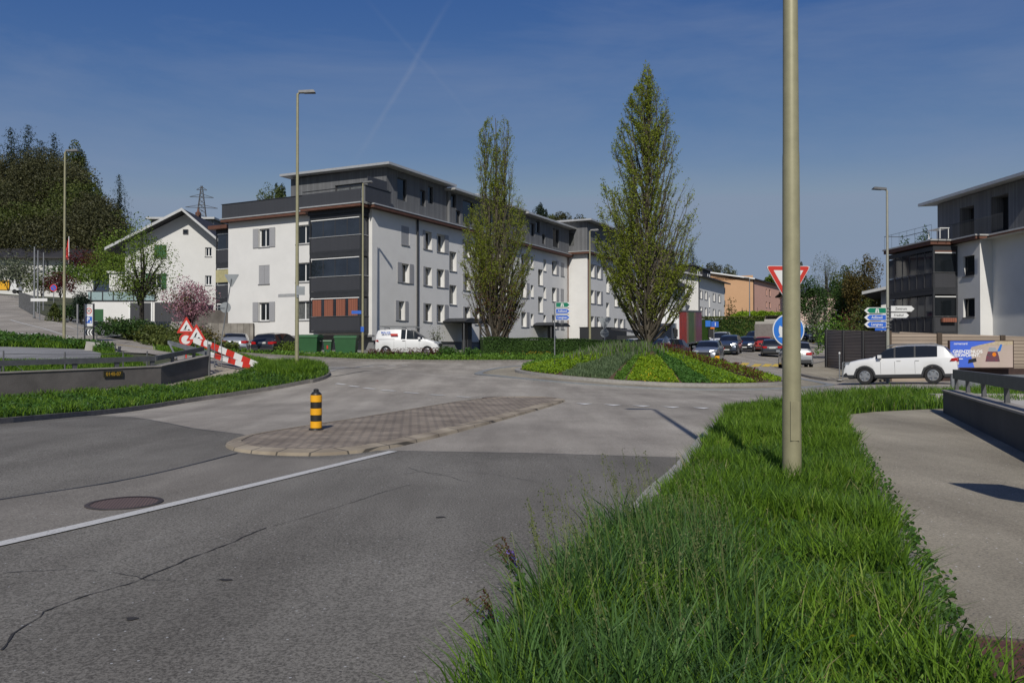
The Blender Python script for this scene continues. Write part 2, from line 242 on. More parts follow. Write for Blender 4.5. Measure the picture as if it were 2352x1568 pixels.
# ---------------------------------------------------------------- mesh helpers
def tag(o, label=None, cat=None, group=None, kind=None):
    if label: o['label'] = label
    if cat: o['category'] = cat
    if group: o['group'] = group
    if kind: o['kind'] = kind
    return o
def thing(name, label, cat, loc=(0, 0, 0), rz=0., group=None):
    o = bpy.data.objects.new(name, None); o.empty_display_size = .3; COL.objects.link(o); o.location = loc; o.rotation_euler = (0, 0, rz); return tag(o, label, cat, group)
def link(name, me, parent=None):
    o = bpy.data.objects.new(name, me); COL.objects.link(o)
    if parent is not None: o.parent = parent
    return o
class MB:
    def __init__(s): s.v = []; s.f = []; s.m = []
    def add(s, vs, fs, mi=0, T=None):
        b = len(s.v); s.v += [tuple(T @ Vector(q)) if T is not None else tuple(q) for q in vs]
        s.f += [tuple(b + i for i in f) for f in fs]; s.m += [mi] * len(fs); return s
    def box(s, x0, x1, y0, y1, z0, z1, mi=0, T=None):
        x0, x1 = sorted((x0, x1)); y0, y1 = sorted((y0, y1)); z0, z1 = sorted((z0, z1))
        v = [(x, y, z) for z in (z0, z1) for y in (y0, y1) for x in (x0, x1)]
        return s.add(v, [(0, 2, 3, 1), (4, 5, 7, 6), (0, 1, 5, 4), (1, 3, 7, 5), (3, 2, 6, 7), (2, 0, 4, 6)], mi, T)
    def tube(s, pts, rad, n=8, mi=0, cap=True, T=None):
        pts = [Vector(p) for p in pts]; k = len(pts); rad = [rad] * k if isinstance(rad, (int, float)) else rad
        vs = []; d0 = None; up = None
        for i, p in enumerate(pts):
            d = (pts[min(i+1, k-1)] - pts[max(i-1, 0)]); d = d.normalized() if d.length > 1e-9 else Vector((0, 0, 1))
            if up is None: up = Vector((0, 1, 0)) if abs(d.y) < .9 else Vector((1, 0, 0))
            a = d.cross(up); a = a.normalized() if a.length > 1e-6 else d.orthogonal().normalized(); b = a.cross(d); up = b
            vs += [p + (a * cos(2*pi*j/n) + b * sin(2*pi*j/n)) * rad[i] for j in range(n)]
        fs = [(i*n + j, i*n + (j+1) % n, (i+1)*n + (j+1) % n, (i+1)*n + j) for i in range(k-1) for j in range(n)]
        if cap: fs += [tuple(range(n))[::-1], tuple((k-1)*n + j for j in range(n))]
        return s.add(vs, fs, mi, T)
    def prism(s, poly, a, b, mi=0, T=None, ax='z'):
        """polygon extruded from a to b along z (poly in xy) or along y (poly in xz)"""
        n = len(poly)
        P = (lambda q, h: (q[0], q[1], h)) if ax == 'z' else (lambda q, h: (q[0], h, q[1])) if ax == 'y' else (lambda q, h: (h, q[0], q[1]))
        vs = [P(q, a) for q in poly] + [P(q, b) for q in poly]
        return s.add(vs, [tuple(range(n))[::-1], tuple(range(n, 2*n))] + [(i, (i+1) % n, n + (i+1) % n, n + i) for i in range(n)], mi, T)
    def disc(s, cx, cz, r, y0, y1, mi=0, n=32, T=None):
        return s.prism([(cx + r * cos(2*pi*i/n), cz + r * sin(2*pi*i/n)) for i in range(n)], y0, y1, mi, T, 'y')
    def lathe(s, prof, n=24, mi=0, T=None):
        vs = [(r * cos(2*pi*j/n), r * sin(2*pi*j/n), z) for r, z in prof for j in range(n)]
        fs = [(i*n + j, i*n + (j+1) % n, (i+1)*n + (j+1) % n, (i+1)*n + j) for i in range(len(prof)-1) for j in range(n)]
        return s.add(vs, fs, mi, T)
    def build(s, name, mats, parent=None, smooth=False):
        me = bpy.data.meshes.new(name); me.from_pydata(s.v, [], s.f)
        for m in (mats if isinstance(mats, (list, tuple)) else [mats]): me.materials.append(M[m] if isinstance(m, str) else m)
        me.polygons.foreach_set('material_index', s.m); me.update()
        if smooth:
            me.polygons.foreach_set('use_smooth', [True] * len(s.f))
            if smooth != 'all': me.set_sharp_from_angle(angle=R(38))
        return link(name, me, parent)
def np_mesh(name, V, Fq, mat, parent=None, smooth=False):
    """V (n,3), Fq (m,k) arrays; mat one material or (list, index array)"""
    me = bpy.data.meshes.new(name); V = np.ascontiguousarray(V, np.float32); Fq = np.ascontiguousarray(Fq, np.int32); m, k = Fq.shape
    me.vertices.add(len(V)); me.vertices.foreach_set('co', V.ravel()); me.loops.add(m * k); me.loops.foreach_set('vertex_index', Fq.ravel())
    me.polygons.add(m); me.polygons.foreach_set('loop_start', np.arange(0, m * k, k, dtype=np.int32))
    mats, idx = mat if isinstance(mat, tuple) else ([mat], None)
    for q in mats: me.materials.append(M[q] if isinstance(q, str) else q)
    if idx is not None: me.polygons.foreach_set('material_index', np.ascontiguousarray(idx, np.int32))
    me.update(calc_edges=True); me.validate()
    if smooth: me.polygons.foreach_set('use_smooth', np.ones(m, bool))
    return link(name, me, parent)
def struct(o): return tag(o, kind='structure')

def clip_cell(poly, x0, x1, y0, y1):
    for ax, lim, sg in ((0, x0, 1), (0, x1, -1), (1, y0, 1), (1, y1, -1)):
        out = []; n = len(poly)
        for i in range(n):
            p, q = poly[i], poly[(i+1) % n]; a = (p[ax] - lim) * sg; b = (q[ax] - lim) * sg
            if a >= 0: out.append(p)
            if (a >= 0) != (b >= 0):
                t = a / (a - b); out.append((p[0] + t * (q[0] - p[0]), p[1] + t * (q[1] - p[1])))
        poly = out
        if len(poly) < 3: return []
    return poly
def inside(poly, X, Y):
    X = np.asarray(X); Y = np.asarray(Y); c = np.zeros(X.shape, bool); n = len(poly)
    for i in range(n):
        x1, y1 = poly[i][0], poly[i][1]; x2, y2 = poly[(i+1) % n][0], poly[(i+1) % n][1]
        if y1 == y2: continue
        k = ((y1 > Y) != (y2 > Y)) & (X < (x2 - x1) * (Y - y1) / (y2 - y1) + x1); c ^= k
    return c
def drape(name, poly, off, mat, cell=1., skirt=0., top=None, parent=None):
    """a sheet laid on the land inside a plan polygon; skirt = depth of its vertical edge"""
    poly = [(p[0], p[1]) for p in poly]; xs = [p[0] for p in poly]; ys = [p[1] for p in poly]
    V = []; Fc = []; idx = {}
    def vid(p):
        k = (round(p[0], 4), round(p[1], 4))
        if k not in idx: idx[k] = len(V); V.append(k)
        return idx[k]
    i0, i1 = math.floor(min(xs) / cell), math.ceil(max(xs) / cell); j0, j1 = math.floor(min(ys) / cell), math.ceil(max(ys) / cell)
    for i in range(i0, i1):
        strip = clip_cell(poly, i * cell, (i+1) * cell, -1e6, 1e6)
        if not strip: continue
        sy = [p[1] for p in strip]
        for j in range(math.floor(min(sy) / cell), math.ceil(max(sy) / cell)):
            c = clip_cell(strip, i * cell, (i+1) * cell, j * cell, (j+1) * cell)
            if len(c) < 3: continue
            ids = []
            for q in c:
                k = vid(q)
                if not ids or ids[-1] != k: ids.append(k)
            if ids and ids[0] == ids[-1]: ids.pop()
            if len(set(ids)) < 3: continue
            ids = list(dict.fromkeys(ids))
            ar = sum(V[ids[a]][0] * V[ids[(a+1) % len(ids)]][1] - V[ids[(a+1) % len(ids)]][0] * V[ids[a]][1] for a in range(len(ids)))
            if abs(ar) < 1e-6: continue
            Fc.append(ids if ar > 0 else ids[::-1])
    Z = Hs([v[0] for v in V], [v[1] for v in V]) + off; V3 = [(v[0], v[1], float(z)) for v, z in zip(V, Z)]
    if skirt:
        pts = []
        n = len(poly)
        for a in range(n):
            p, q = Vector(poly[a]), Vector(poly[(a+1) % n]); k = max(1, int((q - p).length / .7)); pts += [p.lerp(q, t / k) for t in range(k)]
        zz = Hs([p.x for p in pts], [p.y for p in pts]) + off; b = len(V3); m = len(pts)
        V3 += [(p.x, p.y, float(z)) for p, z in zip(pts, zz)] + [(p.x, p.y, float(z) - skirt) for p, z in zip(pts, zz)]
        Fc += [(b + a, b + (a+1) % m, b + m + (a+1) % m, b + m + a) for a in range(m)]
    me = bpy.data.meshes.new(name); me.from_pydata(V3, [], Fc); me.materials.append(M[mat]); me.update(); return link(name, me, parent)
def resample(pts, step):
    pts = [Vector((p[0], p[1])) for p in pts]; out = []
    for a, b in zip(pts, pts[1:]):
        k = max(1, int((b - a).length / step)); out += [a.lerp(b, t / k) for t in range(k)]
    return out + [pts[-1]]
def smooth_line(pts, it=2):
    pts = [Vector((p[0], p[1])) for p in pts]
    for _ in range(it):
        q = [pts[0]]
        for a, b in zip(pts, pts[1:]): q += [a.lerp(b, .25), a.lerp(b, .75)]
        pts = q + [pts[-1]]
    return pts
def strip(name, pts, w, off, mat, h=0., step=.5, parent=None, closed=False, jit=0., mb=None):
    """a band of width w along a plan line: flat marking (h=0) or kerb with height"""
    p = resample(pts, step); n = len(p); L_, R_ = [], []
    for i in range(n):
        d = (p[min(i+1, n-1)] - p[max(i-1, 0)]) if not closed else (p[(i+1) % n if i < n-1 else 1] - p[i-1 if i else n-2]); d.normalize(); nn = Vector((-d.y, d.x))
        j = random.uniform(-jit, jit); ww = w * (random.uniform(.3, 1.3) if jit else 1)
        L_.append(p[i] + nn * (ww / 2 + j)); R_.append(p[i] - nn * (ww / 2 - j))
    zl = Hs([q.x for q in L_], [q.y for q in L_]); zr = Hs([q.x for q in R_], [q.y for q in R_])
    M_ = mb or MB()
    if not h:
        vs = [(q.x, q.y, z + off) for q, z in zip(L_, zl)] + [(q.x, q.y, z + off) for q, z in zip(R_, zr)]
        M_.add(vs, [(i, n + i, n + i + 1, i + 1) for i in range(n-1)])
    else:
        vs = [(q.x, q.y, z + off) for q, z in zip(L_, zl)] + [(q.x, q.y, z + off) for q, z in zip(R_, zr)] + [(q.x, q.y, z + off - h) for q, z in zip(L_, zl)] + [(q.x, q.y, z + off - h) for q, z in zip(R_, zr)]
        M_.add(vs, [(i, n + i, n + i + 1, i + 1) for i in range(n-1)] + [(n + i, 3*n + i, 3*n + i + 1, n + i + 1) for i in range(n-1)] + [(2*n + i, i, i + 1, 2*n + i + 1) for i in range(n-1)] + [(0, 2*n, 3*n, n), (n-1, 2*n-1, 4*n-1, 3*n-1)])
    if mb: return None
    return M_.build(name, mat, parent)
def text_mesh(txt, size, T, mats, name, parent, bold=0.):
    cu = bpy.data.curves.new('t', 'FONT'); cu.body = txt; cu.size = size; cu.align_x = 'CENTER'; cu.align_y = 'CENTER'; cu.extrude = .002; cu.offset = bold * size
    o = bpy.data.objects.new('t', cu); COL.objects.link(o); dg = bpy.context.evaluated_depsgraph_get(); me = bpy.data.meshes.new_from_object(o.evaluated_get(dg)); bpy.data.objects.remove(o)
    me.transform(T); me.materials.clear(); me.materials.append(M[mats]); return link(name, me, parent)
UP = Matrix(((1, 0, 0, 0), (0, 0, -1, 0), (0, 1, 0, 0), (0, 0, 0, 1)))    # lays text up in the xz plane, read from -y
def TT(x, y, z, sx=1, rz=0.): return Matrix.Translation((x, y, z)) @ Matrix.Rotation(rz, 4, 'Z') @ UP @ Matrix.Diagonal((sx, 1, 1, 1))
# ================================================================ SETTING: land, roads, kerbs, markings
def P2(*pp): return [tuple(gp(*p)[:2]) for p in pp]
# land: fine near, coarse far
def land():
    xs = np.unique(np.concatenate([np.arange(-70, 70.1, 2), -70 - np.cumsum(np.linspace(3, 40, 26)), 70 + np.cumsum(np.linspace(3, 40, 26))]))
    ys = np.unique(np.concatenate([np.arange(-40, 130.1, 2), -40 - np.cumsum(np.linspace(5, 40, 8)), 130 + np.cumsum(np.linspace(3, 60, 26))]))
    X, Y = np.meshgrid(xs, ys); Z = Hs(X, Y) - .05; nx, ny = len(xs), len(ys); i, j = np.meshgrid(np.arange(nx-1), np.arange(ny-1)); a = (j * nx + i).ravel()
    V = np.stack([X.ravel(), Y.ravel(), Z.ravel()], 1); return struct(np_mesh('ground', V, np.stack([a, a+1, a+1+nx, a+nx], 1), 'ground', smooth=True))
land()
WA, WB, WC = (-15.5, 24.5), (-12.78, 29.5), (-12.35, 33.0)
road_poly = [(-45, 3), (-45, -18), (32, -18), (32, 39.5), (19.3, 40.5), (19.8, 50), (26, 64), (40, 95), (62, 125), (58, 129), (27, 92), (17, 66), (11.5, 59), (3, 54.5), (-9, 50.9), (-11.5, 55), (-11, 60.5),
             (-24, 67), (-30, 60), (-24, 54), (-23.5, 45), (-18, 40), (-14.5, 36), (-12.3, 33.4), (-12.0, 29.5), (-14.5, 24), (-19.5, 16)]
struct(drape('road', road_poly, 0., 'asph_l', 1.))
# the older, darker surface on this side of the seam
seam = P2((-350, 952), (0, 940), (300, 958), (440, 984), (560, 999), (700, 1030), (890, 1036), (1200, 1041), (1560, 1052))
near = seam + [(3.2, 9.5), (2.2, 5), (2, -6), (-40, -6)]
struct(drape('old_road_surface', near, .008, 'asph_d', 1.))
struct(drape('worn_road_strip', P2((-200, 1188), (-60, 1160), (0, 1149), (250, 1112), (400, 1080), (545, 1044), (620, 1052), (760, 1056), (895, 1036), (600, 1106), (300, 1178), (0, 1247), (-200, 1290)), .011, 'asph_m', 1.))
mb = MB(); strip('', P2((890, 1036), (1200, 1041), (1560, 1052)), .03, .012, '', mb=mb); strip('', P2((150, 950), (300, 958), (440, 984), (560, 999)), .03, .012, '', mb=mb)
strip('', smooth_line(P2((-60, 1160), (0, 1149), (250, 1112), (400, 1080), (545, 1042))), .035, .016, '', mb=mb)
strip('', smooth_line(P2((735, 868), (790, 862), (850, 852), (900, 844), (1000, 838))), .05, .006, '', mb=mb)
struct(mb.build('road_joint', 'seal'))
def crack(pts, w):
    p = resample(P2(*pts), .10); q = []
    off = 0
    for a in p: off = off * .8 + random.uniform(-.035, .035); q.append((a.x + off * .6, a.y + off))
    strip('', q, w, .013, '', step=.05, jit=.006, mb=cm)
cm = MB()
crack([(-5, 1500), (30, 1470), (45, 1455), (110, 1405), (200, 1370), (300, 1342), (420, 1290), (520, 1255), (620, 1212)], .013)
crack([(620, 1212), (700, 1190), (780, 1165), (860, 1138), (940, 1115)], .008)
crack([(935, 1075), (960, 1086), (1010, 1092), (1080, 1108)], .010); crack([(930, 1090), (975, 1082), (1020, 1092)], .008); crack([(0, 1320), (60, 1315), (160, 1308), (240, 1310)], .010)
crack([(1020, 1085), (1090, 1087), (1180, 1100), (1250, 1112)], .007); crack([(240, 1318), (330, 1335), (400, 1338)], .006)
for a, b in ((515, 1335), (305, 1424), (1010, 1190)):
    q = gp(a, b); n = 9; rr = [random.uniform(.015, .04) for _ in range(n)]; cm.add([(q.x + rr[i] * 1.6 * cos(6.283 * i / n), q.y + rr[i] * sin(6.283 * i / n), H(q.x, q.y) + .013) for i in range(n)], [tuple(range(n))])
struct(cm.build('road_cracks', 'crack'))
# painted markings
mk = MB()
strip('', smooth_line(P2((-350, 1335), (-150, 1285), (0, 1253), (300, 1184), (600, 1112), (903, 1038)), 2), .15, .018, '', step=.4, mb=mk)
strip('', P2((23, 735), (100, 755), (172, 777)), .17, .02, '', mb=mk); strip('', P2((81, 729), (160, 752), (231, 772)), .12, .02, '', mb=mk); strip('', P2((90, 776), (160, 783)), .1, .02, '', mb=mk)
for i, (a, b) in enumerate([((12, 762), (30, 769)), ((30, 769), (55, 765)), ((55, 771), (85, 765)), ((25, 764), (70, 768))]): strip('', P2(a, b), .12, .02, '', mb=mk)
for a, b in [((680, 338), (772, 350)), ((815, 362), (917, 373)), ((970, 385), (1087, 397)), ((1155, 407), (1297, 418)), ((1395, 432), (1547, 441)), ((1665, 455), (1817, 463)), ((1945, 475), (2087, 484))]:
    strip('', P2((624 + a[0] * .2185, 807 + a[1] * .2185), (624 + b[0] * .2185, 807 + b[1] * .2185)), .17, .012, '', mb=mk)
for a, b in [((890, 155), (945, 155)), ((1000, 150), (1065, 150)), ((1115, 146), (1180, 146)), ((1235, 142), (1305, 142)), ((1370, 140), (1430, 140))]:
    strip('', P2((624 + a[0] * .2185, 809 + a[1] * .2185), (624 + b[0] * .2185, 809 + b[1] * .2185)), .25, .012, '', mb=mk)
for k in range(5):                                                                     # hatching at the far exit
    x0 = 728 + k * 3; y0 = 843.2 + k * 2.6; strip('', P2((x0, y0), (800 - k * 8, 843.2 + k * 1.9)), .2, .012, '', mb=mk)
for a, b in [((1672, 817), (1688, 814.5)), ((1702, 811.5), (1714, 809.5)), ((1727, 807), (1737, 805))]: strip('', P2(a, b), .14, .03, '', mb=mk)
strip('', P2((1690, 781), (1700, 779.5)), .14, .03, '', mb=mk)
struct(mk.build('road_marking', 'white_l'))
mt = MB()                                                                              # give-way teeth
teeth = [(1322, 1361, 926.3, 931.8), (1386, 1428, 928.9, 934.3), (1452, 1495, 931.2, 936.8), (1520, 1562, 933.8, 939.0), (1591, 1630, 935.9, 941), (1655, 1695, 937.5, 942.5), (1722, 1758, 939.5, 944)]
for xa, xb, y0, y1 in teeth:
    a = gp(xa, y0); b = gp(xb, y0 + 1); mid = (a + b) / 2; dv = Vector((mid.x, mid.y)).normalized() * -.52; c = Vector((mid.x + dv.x * .4, mid.y + dv.y, 0))
    mt.add([(a.x, a.y, H(a.x, a.y) + .012), (c.x, c.y, H(c.x, c.y) + .012), (b.x, b.y, H(b.x, b.y) + .012)], [(0, 1, 2)])
struct(mt.build('give_way_marking', 'white_t'))
my = MB()
strip('', P2((174, 740), (205, 748), (239, 760)), .14, .02, '', mb=my); strip('', P2((255, 790), (330, 799), (420, 808)), .14, .02, '', mb=my)
for x in (1705, 1728, 1752, 1774): strip('', P2((x + 4, 842), (x + 14, 836)) if x > 1705 else P2((x, 839), (x + 9, 833.5)), .5, .012, '', mb=my)
for x in (1800, 1822, 1846): strip('', P2((x + 4, 842), (x + 14, 836)), .5, .012, '', mb=my)
for a, b in [((1838, 781), (1846, 779)), ((1854, 776.5), (1862, 775)), ((1870, 773), (1876, 771.5))]: strip('', P2((a[0] + 12, a[1] + 12), (b[0] + 12, b[1] + 12)), .2, .03, '', mb=my)
struct(my.build('crossing_marking', 'yellow_l'))
# left pavement between parapet and verge, and the left verge
vl_front = [gp(*p) for p in ((-400, 1010), (0, 975), (200, 955), (400, 927), (550, 906), (650, 891), (712, 878))]
vl_front = [tuple(p[:2]) for p in vl_front]; tip = [(-7.45, 30.0), (-7.1, 31.2), (-7.35, 32.6), (-8.2, 34.0), (-9.5, 35.4), (-11.2, 36.6)]
vf = smooth_line(vl_front + tip, 2)
vback = P2((640, 838), (600, 842), (575, 858), (520, 873), (470, 884), (400, 896), (300, 904), (150, 914), (0, 928), (-400, 968))
verge_l = [tuple(p) for p in vf] + [tuple(p) for p in vback]
struct(drape('verge', verge_l, .11, 'verge', .8, skirt=.25))
pave_l = [(-38, 9.5)] + [(p[0], p[1] - .3) for p in vback[::-1]] + [(-11.6, 36.8), (-13.2, 36.4), (-12.25, 33.1), (-12.65, 29.3), (-15.4, 24.2), (-24, 14)]
struct(drape('pavement', pave_l, .10, 'asph_p', .8, skirt=.25))
struct(strip('kerb', vf, .14, .125, 'kerb', h=.3, step=.8))
# right verge, footpath and kerb
vr_left = P2((1150, 1568), (1259, 1443), (1400, 1275), (1470, 1185), (1504, 1140), (1552, 1101), (1590, 1052), (1625, 1003), (1665, 966), (1720, 948), (1800, 938))
vr_left = [(vr_left[0][0] - .45, 1.5), (vr_left[0][0] - .3, 2.5)] + vr_left
vr_far = [(8.6, 23.6), (10.5, 25.6), (13.0, 27.0), (18, 28.0), (24, 28.5)]
path_left = P2((2200, 1568), (2130, 1380), (2060, 1220), (1990, 1080), (1940, 985))
path_top = [tuple(gp(1932, 962)[:2]), (8.5, 19.0), (10.2, 19.9), (13, 21), (24, 22.5)]
kr = smooth_line(vr_left + vr_far, 2)
verge_r = [tuple(p) for p in kr] + path_top[::-1] + path_left[::-1] + [(1.9, 1.5)]
struct(drape('verge', verge_r, .07, 'verge', .6, skirt=.25))
foot = [(1.9, 1.0)] + path_left + path_top + [(24, 14), (24, 1.0)]
struct(drape('footpath', foot, .085, 'asph_p', .8, skirt=.25))
struct(strip('kerb', kr, .16, .10, 'granite', h=.3, step=.8))
struct(strip('path_edging', [(p[0] - .03, p[1]) for p in path_left[:4]], .07, .095, 'kerb', h=.1, step=.5))
# far verge in front of the containers and the hedge
far_front = [(-17.5, 49.5), (-13, 50.3), (-9, 50.2), (-3, 50.4), (.5, 50.7), (5, 51.8), (9.5, 54.2), (13, 57.5)]
far_back = [(12.5, 60.5), (8, 58.0), (3.5, 56.2), (-1.2, 55.4), (-2.3, 54.4), (-6, 54.4), (-9, 55.2), (-12.5, 55.5), (-13.5, 53), (-17.5, 51)]
struct(drape('verge', far_front + far_back, .1, 'verge', 1., skirt=.25)); struct(strip('kerb', far_front, .15, .13, 'kerb', h=.3, step=1.))
# pale yard, lawn and path by the apartment block
u = Vector((.463, .886)); v = Vector((-.886, .463)); K = Vector((-10.2, 59.0))
def LW(x, y, K=K, u=u, v=v): p = K + u * x + v * y; return (p.x, p.y)
struct(drape('lawn', [LW(6, -.3), LW(35, -.3), LW(35, -3.2), (3, 59), (-1.6, 57.5)], .06, 'verge', 1.))
struct(drape('garden_path', [(-2.6, 54.2), (-1.4, 54.6), (-.6, 58), LW(11.5, -.5), LW(9.6, -.5), (-2.6, 57.5)], .09, 'conc_l', 1.))
# left uphill street, its pavement and banks
r2 = P2((-300, 790), (-60, 765), (0, 770), (90, 782), (200, 796), (300, 808)) + [(-19.5, 38.5), (-17, 40.5), (-22.5, 47), (-23.5, 50)] + P2((262, 778), (245, 775), (205, 757), (110, 728), (75, 712), (46, 695), (42, 680), (-60, 672), (-300, 672))
struct(drape('hill_street', r2, .012, 'asph_l', 1.2))
struct(drape('pavement', P2((110, 728), (205, 757), (245, 777), (300, 768), (262, 745), (200, 735), (140, 722)), .05, 'asph_y', 1., skirt=.2))
struct(drape('lower_yard', P2((-100, 830), (0, 829), (120, 829), (230, 826), (235, 812), (200, 803), (0, 796), (-100, 800)), .02, 'asph_y', .8))
# right pavement along the noise wall
rp_ = [(18.2, 40.4), (19.2, 41), (19.35, 50), (26.2, 63), (25.2, 64.2), (17.3, 51.5), (15.9, 46.2), (16.2, 42.3), (17.2, 40.9)]
struct(drape('pavement', rp_, .1, 'asph_p', 1., skirt=.2))
struct(strip('kerb', smooth_line([(18.2, 40.35), (17.15, 40.85), (16.1, 42.3), (15.8, 46.2), (17.2, 51.6), (25.1, 64.3)], 1), .14, .115, 'kerb', h=.25))

# ---------------------------------------------------------------- roundabout
RC = Vector((6.9, 41.0)); RR = 6.6; RA = 8.8
def ring(r0, r1, off, name, mat, n=96, h=0.):
    mb = MB(); A = [2*pi*i/n for i in range(n)]
    P = [[(RC.x + r * cos(a), RC.y + r * sin(a)) for a in A] for r in (r0, r1)]; Z = [Hs([p[0] for p in q], [p[1] for p in q]) + off for q in P]
    vs = [(p[0], p[1], z) for q, zz in zip(P, Z) for p, z in zip(q, zz)]; fs = [(i, n + i, n + (i+1) % n, (i+1) % n) for i in range(n)]
    if h:
        vs += [(p[0], p[1], z - h) for q, zz in zip(P, Z) for p, z in zip(q, zz)]
        fs += [(n + i, 3*n + i, 3*n + (i+1) % n, n + (i+1) % n) for i in range(n)] + [(2*n + i, i, (i+1) % n, 2*n + (i+1) % n) for i in range(n)]
    return struct(mb.add(vs, fs).build(name, mat))
ring(RR, RA - .35, .03, 'roundabout_apron', 'asph_p'); ring(RA - .4, RA, .045, 'apron_edging', 'granite_b', h=.1); ring(RR - .1, RR + .16, .16, 'roundabout_kerb', 'granite', h=.3)
def mound_z(x, y):
    r = np.hypot(np.asarray(x) - RC.x, np.asarray(y) - RC.y) / RR
    return Hs(x, y) + .1 + 1.5 * np.clip(1 - r, 0, 1) ** .92 * (1 - .12 * np.exp(-(r * 5) ** 2))
def mound():
    n, k = 72, 18; V = []; Fq = []
    for j in range(k + 1):
        r = RR * .995 * j / k
        for i in range(n): a = 2*pi*i/n; V.append((RC.x + r * cos(a), RC.y + r * sin(a)))
    V = np.array(V); Z = mound_z(V[:, 0], V[:, 1]); Fq = [(j*n + i, (j+1)*n + i, (j+1)*n + (i+1) % n, j*n + (i+1) % n) for j in range(k) for i in range(n)]
    return struct(np_mesh('roundabout_mound', np.c_[V, Z], np.array(Fq), 'soil', smooth=True))
mound()

# ---------------------------------------------------------------- splitter island
isl = P2((514, 1024), (518, 1031), (540, 1039), (600, 1046), (680, 1049), (760, 1048), (860, 1039), (1000, 1007), (1150, 967), (1302, 923), (1296, 919), (1240, 915), (1130, 916), (1040, 926), (930, 945), (800, 967), (700, 982), (600, 998), (540, 1010))
ISL = smooth_line(isl + [isl[0]], 2)[:-1]
def inset(poly, d):
    n = len(poly); out = []
    for i in range(n):
        e = poly[(i+1) % n] - poly[i-1]; e.normalize(); out.append(poly[i] + Vector((-e.y, e.x)) * d)
    return out
cen = sum(ISL, Vector((0, 0))) / len(ISL); sgn = 1 if sum(ISL[i].x * ISL[(i+1) % len(ISL)].y - ISL[(i+1) % len(ISL)].x * ISL[i].y for i in range(len(ISL))) > 0 else -1
inn = inset(ISL, .26 * sgn)
def rimstrip():
    mb = MB(); n = len(ISL); zo = Hs([p.x for p in ISL], [p.y for p in ISL]); zi = Hs([p.x for p in inn], [p.y for p in inn])
    top = inset(ISL, .04 * sgn)
    vs = [(p.x, p.y, z - .05) for p, z in zip(ISL, zo)] + [(p.x, p.y, z + .055) for p, z in zip(top, zo)] + [(p.x, p.y, z + .085) for p, z in zip(inn, zi)] + [(p.x, p.y, z + .05) for p, z in zip(inn, zi)]
    fs = []
    for a in range(3): fs += [(a*n + i, a*n + (i+1) % n, (a+1)*n + (i+1) % n, (a+1)*n + i) for i in range(n)]
    # grooves between the stones: short raised blocks are separated by their own shading
    return struct(mb.add(vs, fs if sgn > 0 else [f[::-1] for f in fs]).build('island_rim', 'granite_i'))
M['granite_i'] = bricks('island_rim_stones', (.33, .285, .215), (.27, .23, .175), (.09, .08, .065), .48, .9, .014, R(25), 0.)
rimstrip(); struct(drape('traffic_island', [tuple(p) for p in inn], .075, 'pavers', .6))

# manholes
M['iron'] = stripes('cast_iron_cover', (.13, .085, .065), (.06, .042, .034), 'X', .03, .6, .8, .35, .1)
def manhole(px, py, r, label, rot=0):
    c = gp(px, py); t = thing('manhole_cover', label, 'manhole cover', (c.x, c.y, c.z + .012), rot)
    MB().lathe([(0, .004), (r * .86, .004)], 40).build('lid', 'iron', t); MB().lathe([(r * .87, .008), (r, .008), (r, -.05)], 40).build('frame', pm('iron_ring', (.075, .06, .052), .7, va=.3), t)
    e = (Vector(at(px+50, py, c.y)) - Vector(at(px, py, c.y))); return t
manhole(286, 1158, .36, 'large round iron manhole cover beside the white line in the near lane', .3); manhole(1135, 914.5, .38, 'small round iron manhole cover at the far end of the traffic island'); manhole(1467, 852, .36, 'faint round manhole cover on the far side of the roundabout road'.replace('faint ', ''))
# the rust brown cover in the footpath at the corner
c = gp(2330, 1560); t = thing('drain_cover', 'rust brown studded iron cover set in the footpath, cut by the photo corner', 'drain cover', (c.x + .12, c.y - .22, c.z + .09), -.35)
mb = MB().box(-.42, .42, -.42, .42, -.02, .006)
for i in range(15):
    for j in range(15): mb.box(-.39 + i*.054, -.365 + i*.054, -.39 + j*.054, -.372 + j*.054, .006, .012)
mb.build('lid', pm('rust_iron', (.12, .05, .035), .75, va=.3, vs=10), t); MB().box(-.47, .47, -.47, -.43, -.03, .01).box(-.47, .47, .43, .47, -.03, .01).box(-.47, -.43, -.43, .43, -.03, .01).box(.43, .47, -.43, .43, -.03, .01).build('frame', 'iron', t)

# ================================================================ PARAPETS WITH RAILS
def parapet(label, pts, z_off, hgt, thick, mats, name='bridge_parapet', brk=None):
    """pts: plan line; the wall stands along it, its rail on top"""
    t = thing(name, label, 'parapet wall', (pts[0][0], pts[0][1], H(*pts[0]))); o = Vector((pts[0][0], pts[0][1], H(*pts[0])))
    tops = []
    for k, (a, b) in enumerate(zip(pts, pts[1:])):
        a, b = Vector(a), Vector(b); d = (b - a).normalized(); n = Vector((d.y, -d.x)) * thick
        n0 = n; mb = MB(); za, zb = H(*a), H(*b)
        q = [(a, za), (b, zb), (b - n, zb), (a - n, za)]
        vs = [(p.x - o.x, p.y - o.y, z - .3 - o.z) for p, z in q] + [(p.x - o.x, p.y - o.y, z + hgt[k + (i in (1, 2))] - o.z) for i, (p, z) in enumerate(q)]
        mb.add(vs, [(3, 2, 1, 0), (4, 5, 6, 7), (0, 1, 5, 4), (1, 2, 6, 5), (2, 3, 7, 6), (3, 0, 4, 7)]).build('wall', mats, t)
    return t, o
M['coping'] = pm('coping_concrete', (.34, .31, .27), .85, va=.15, vs=4)
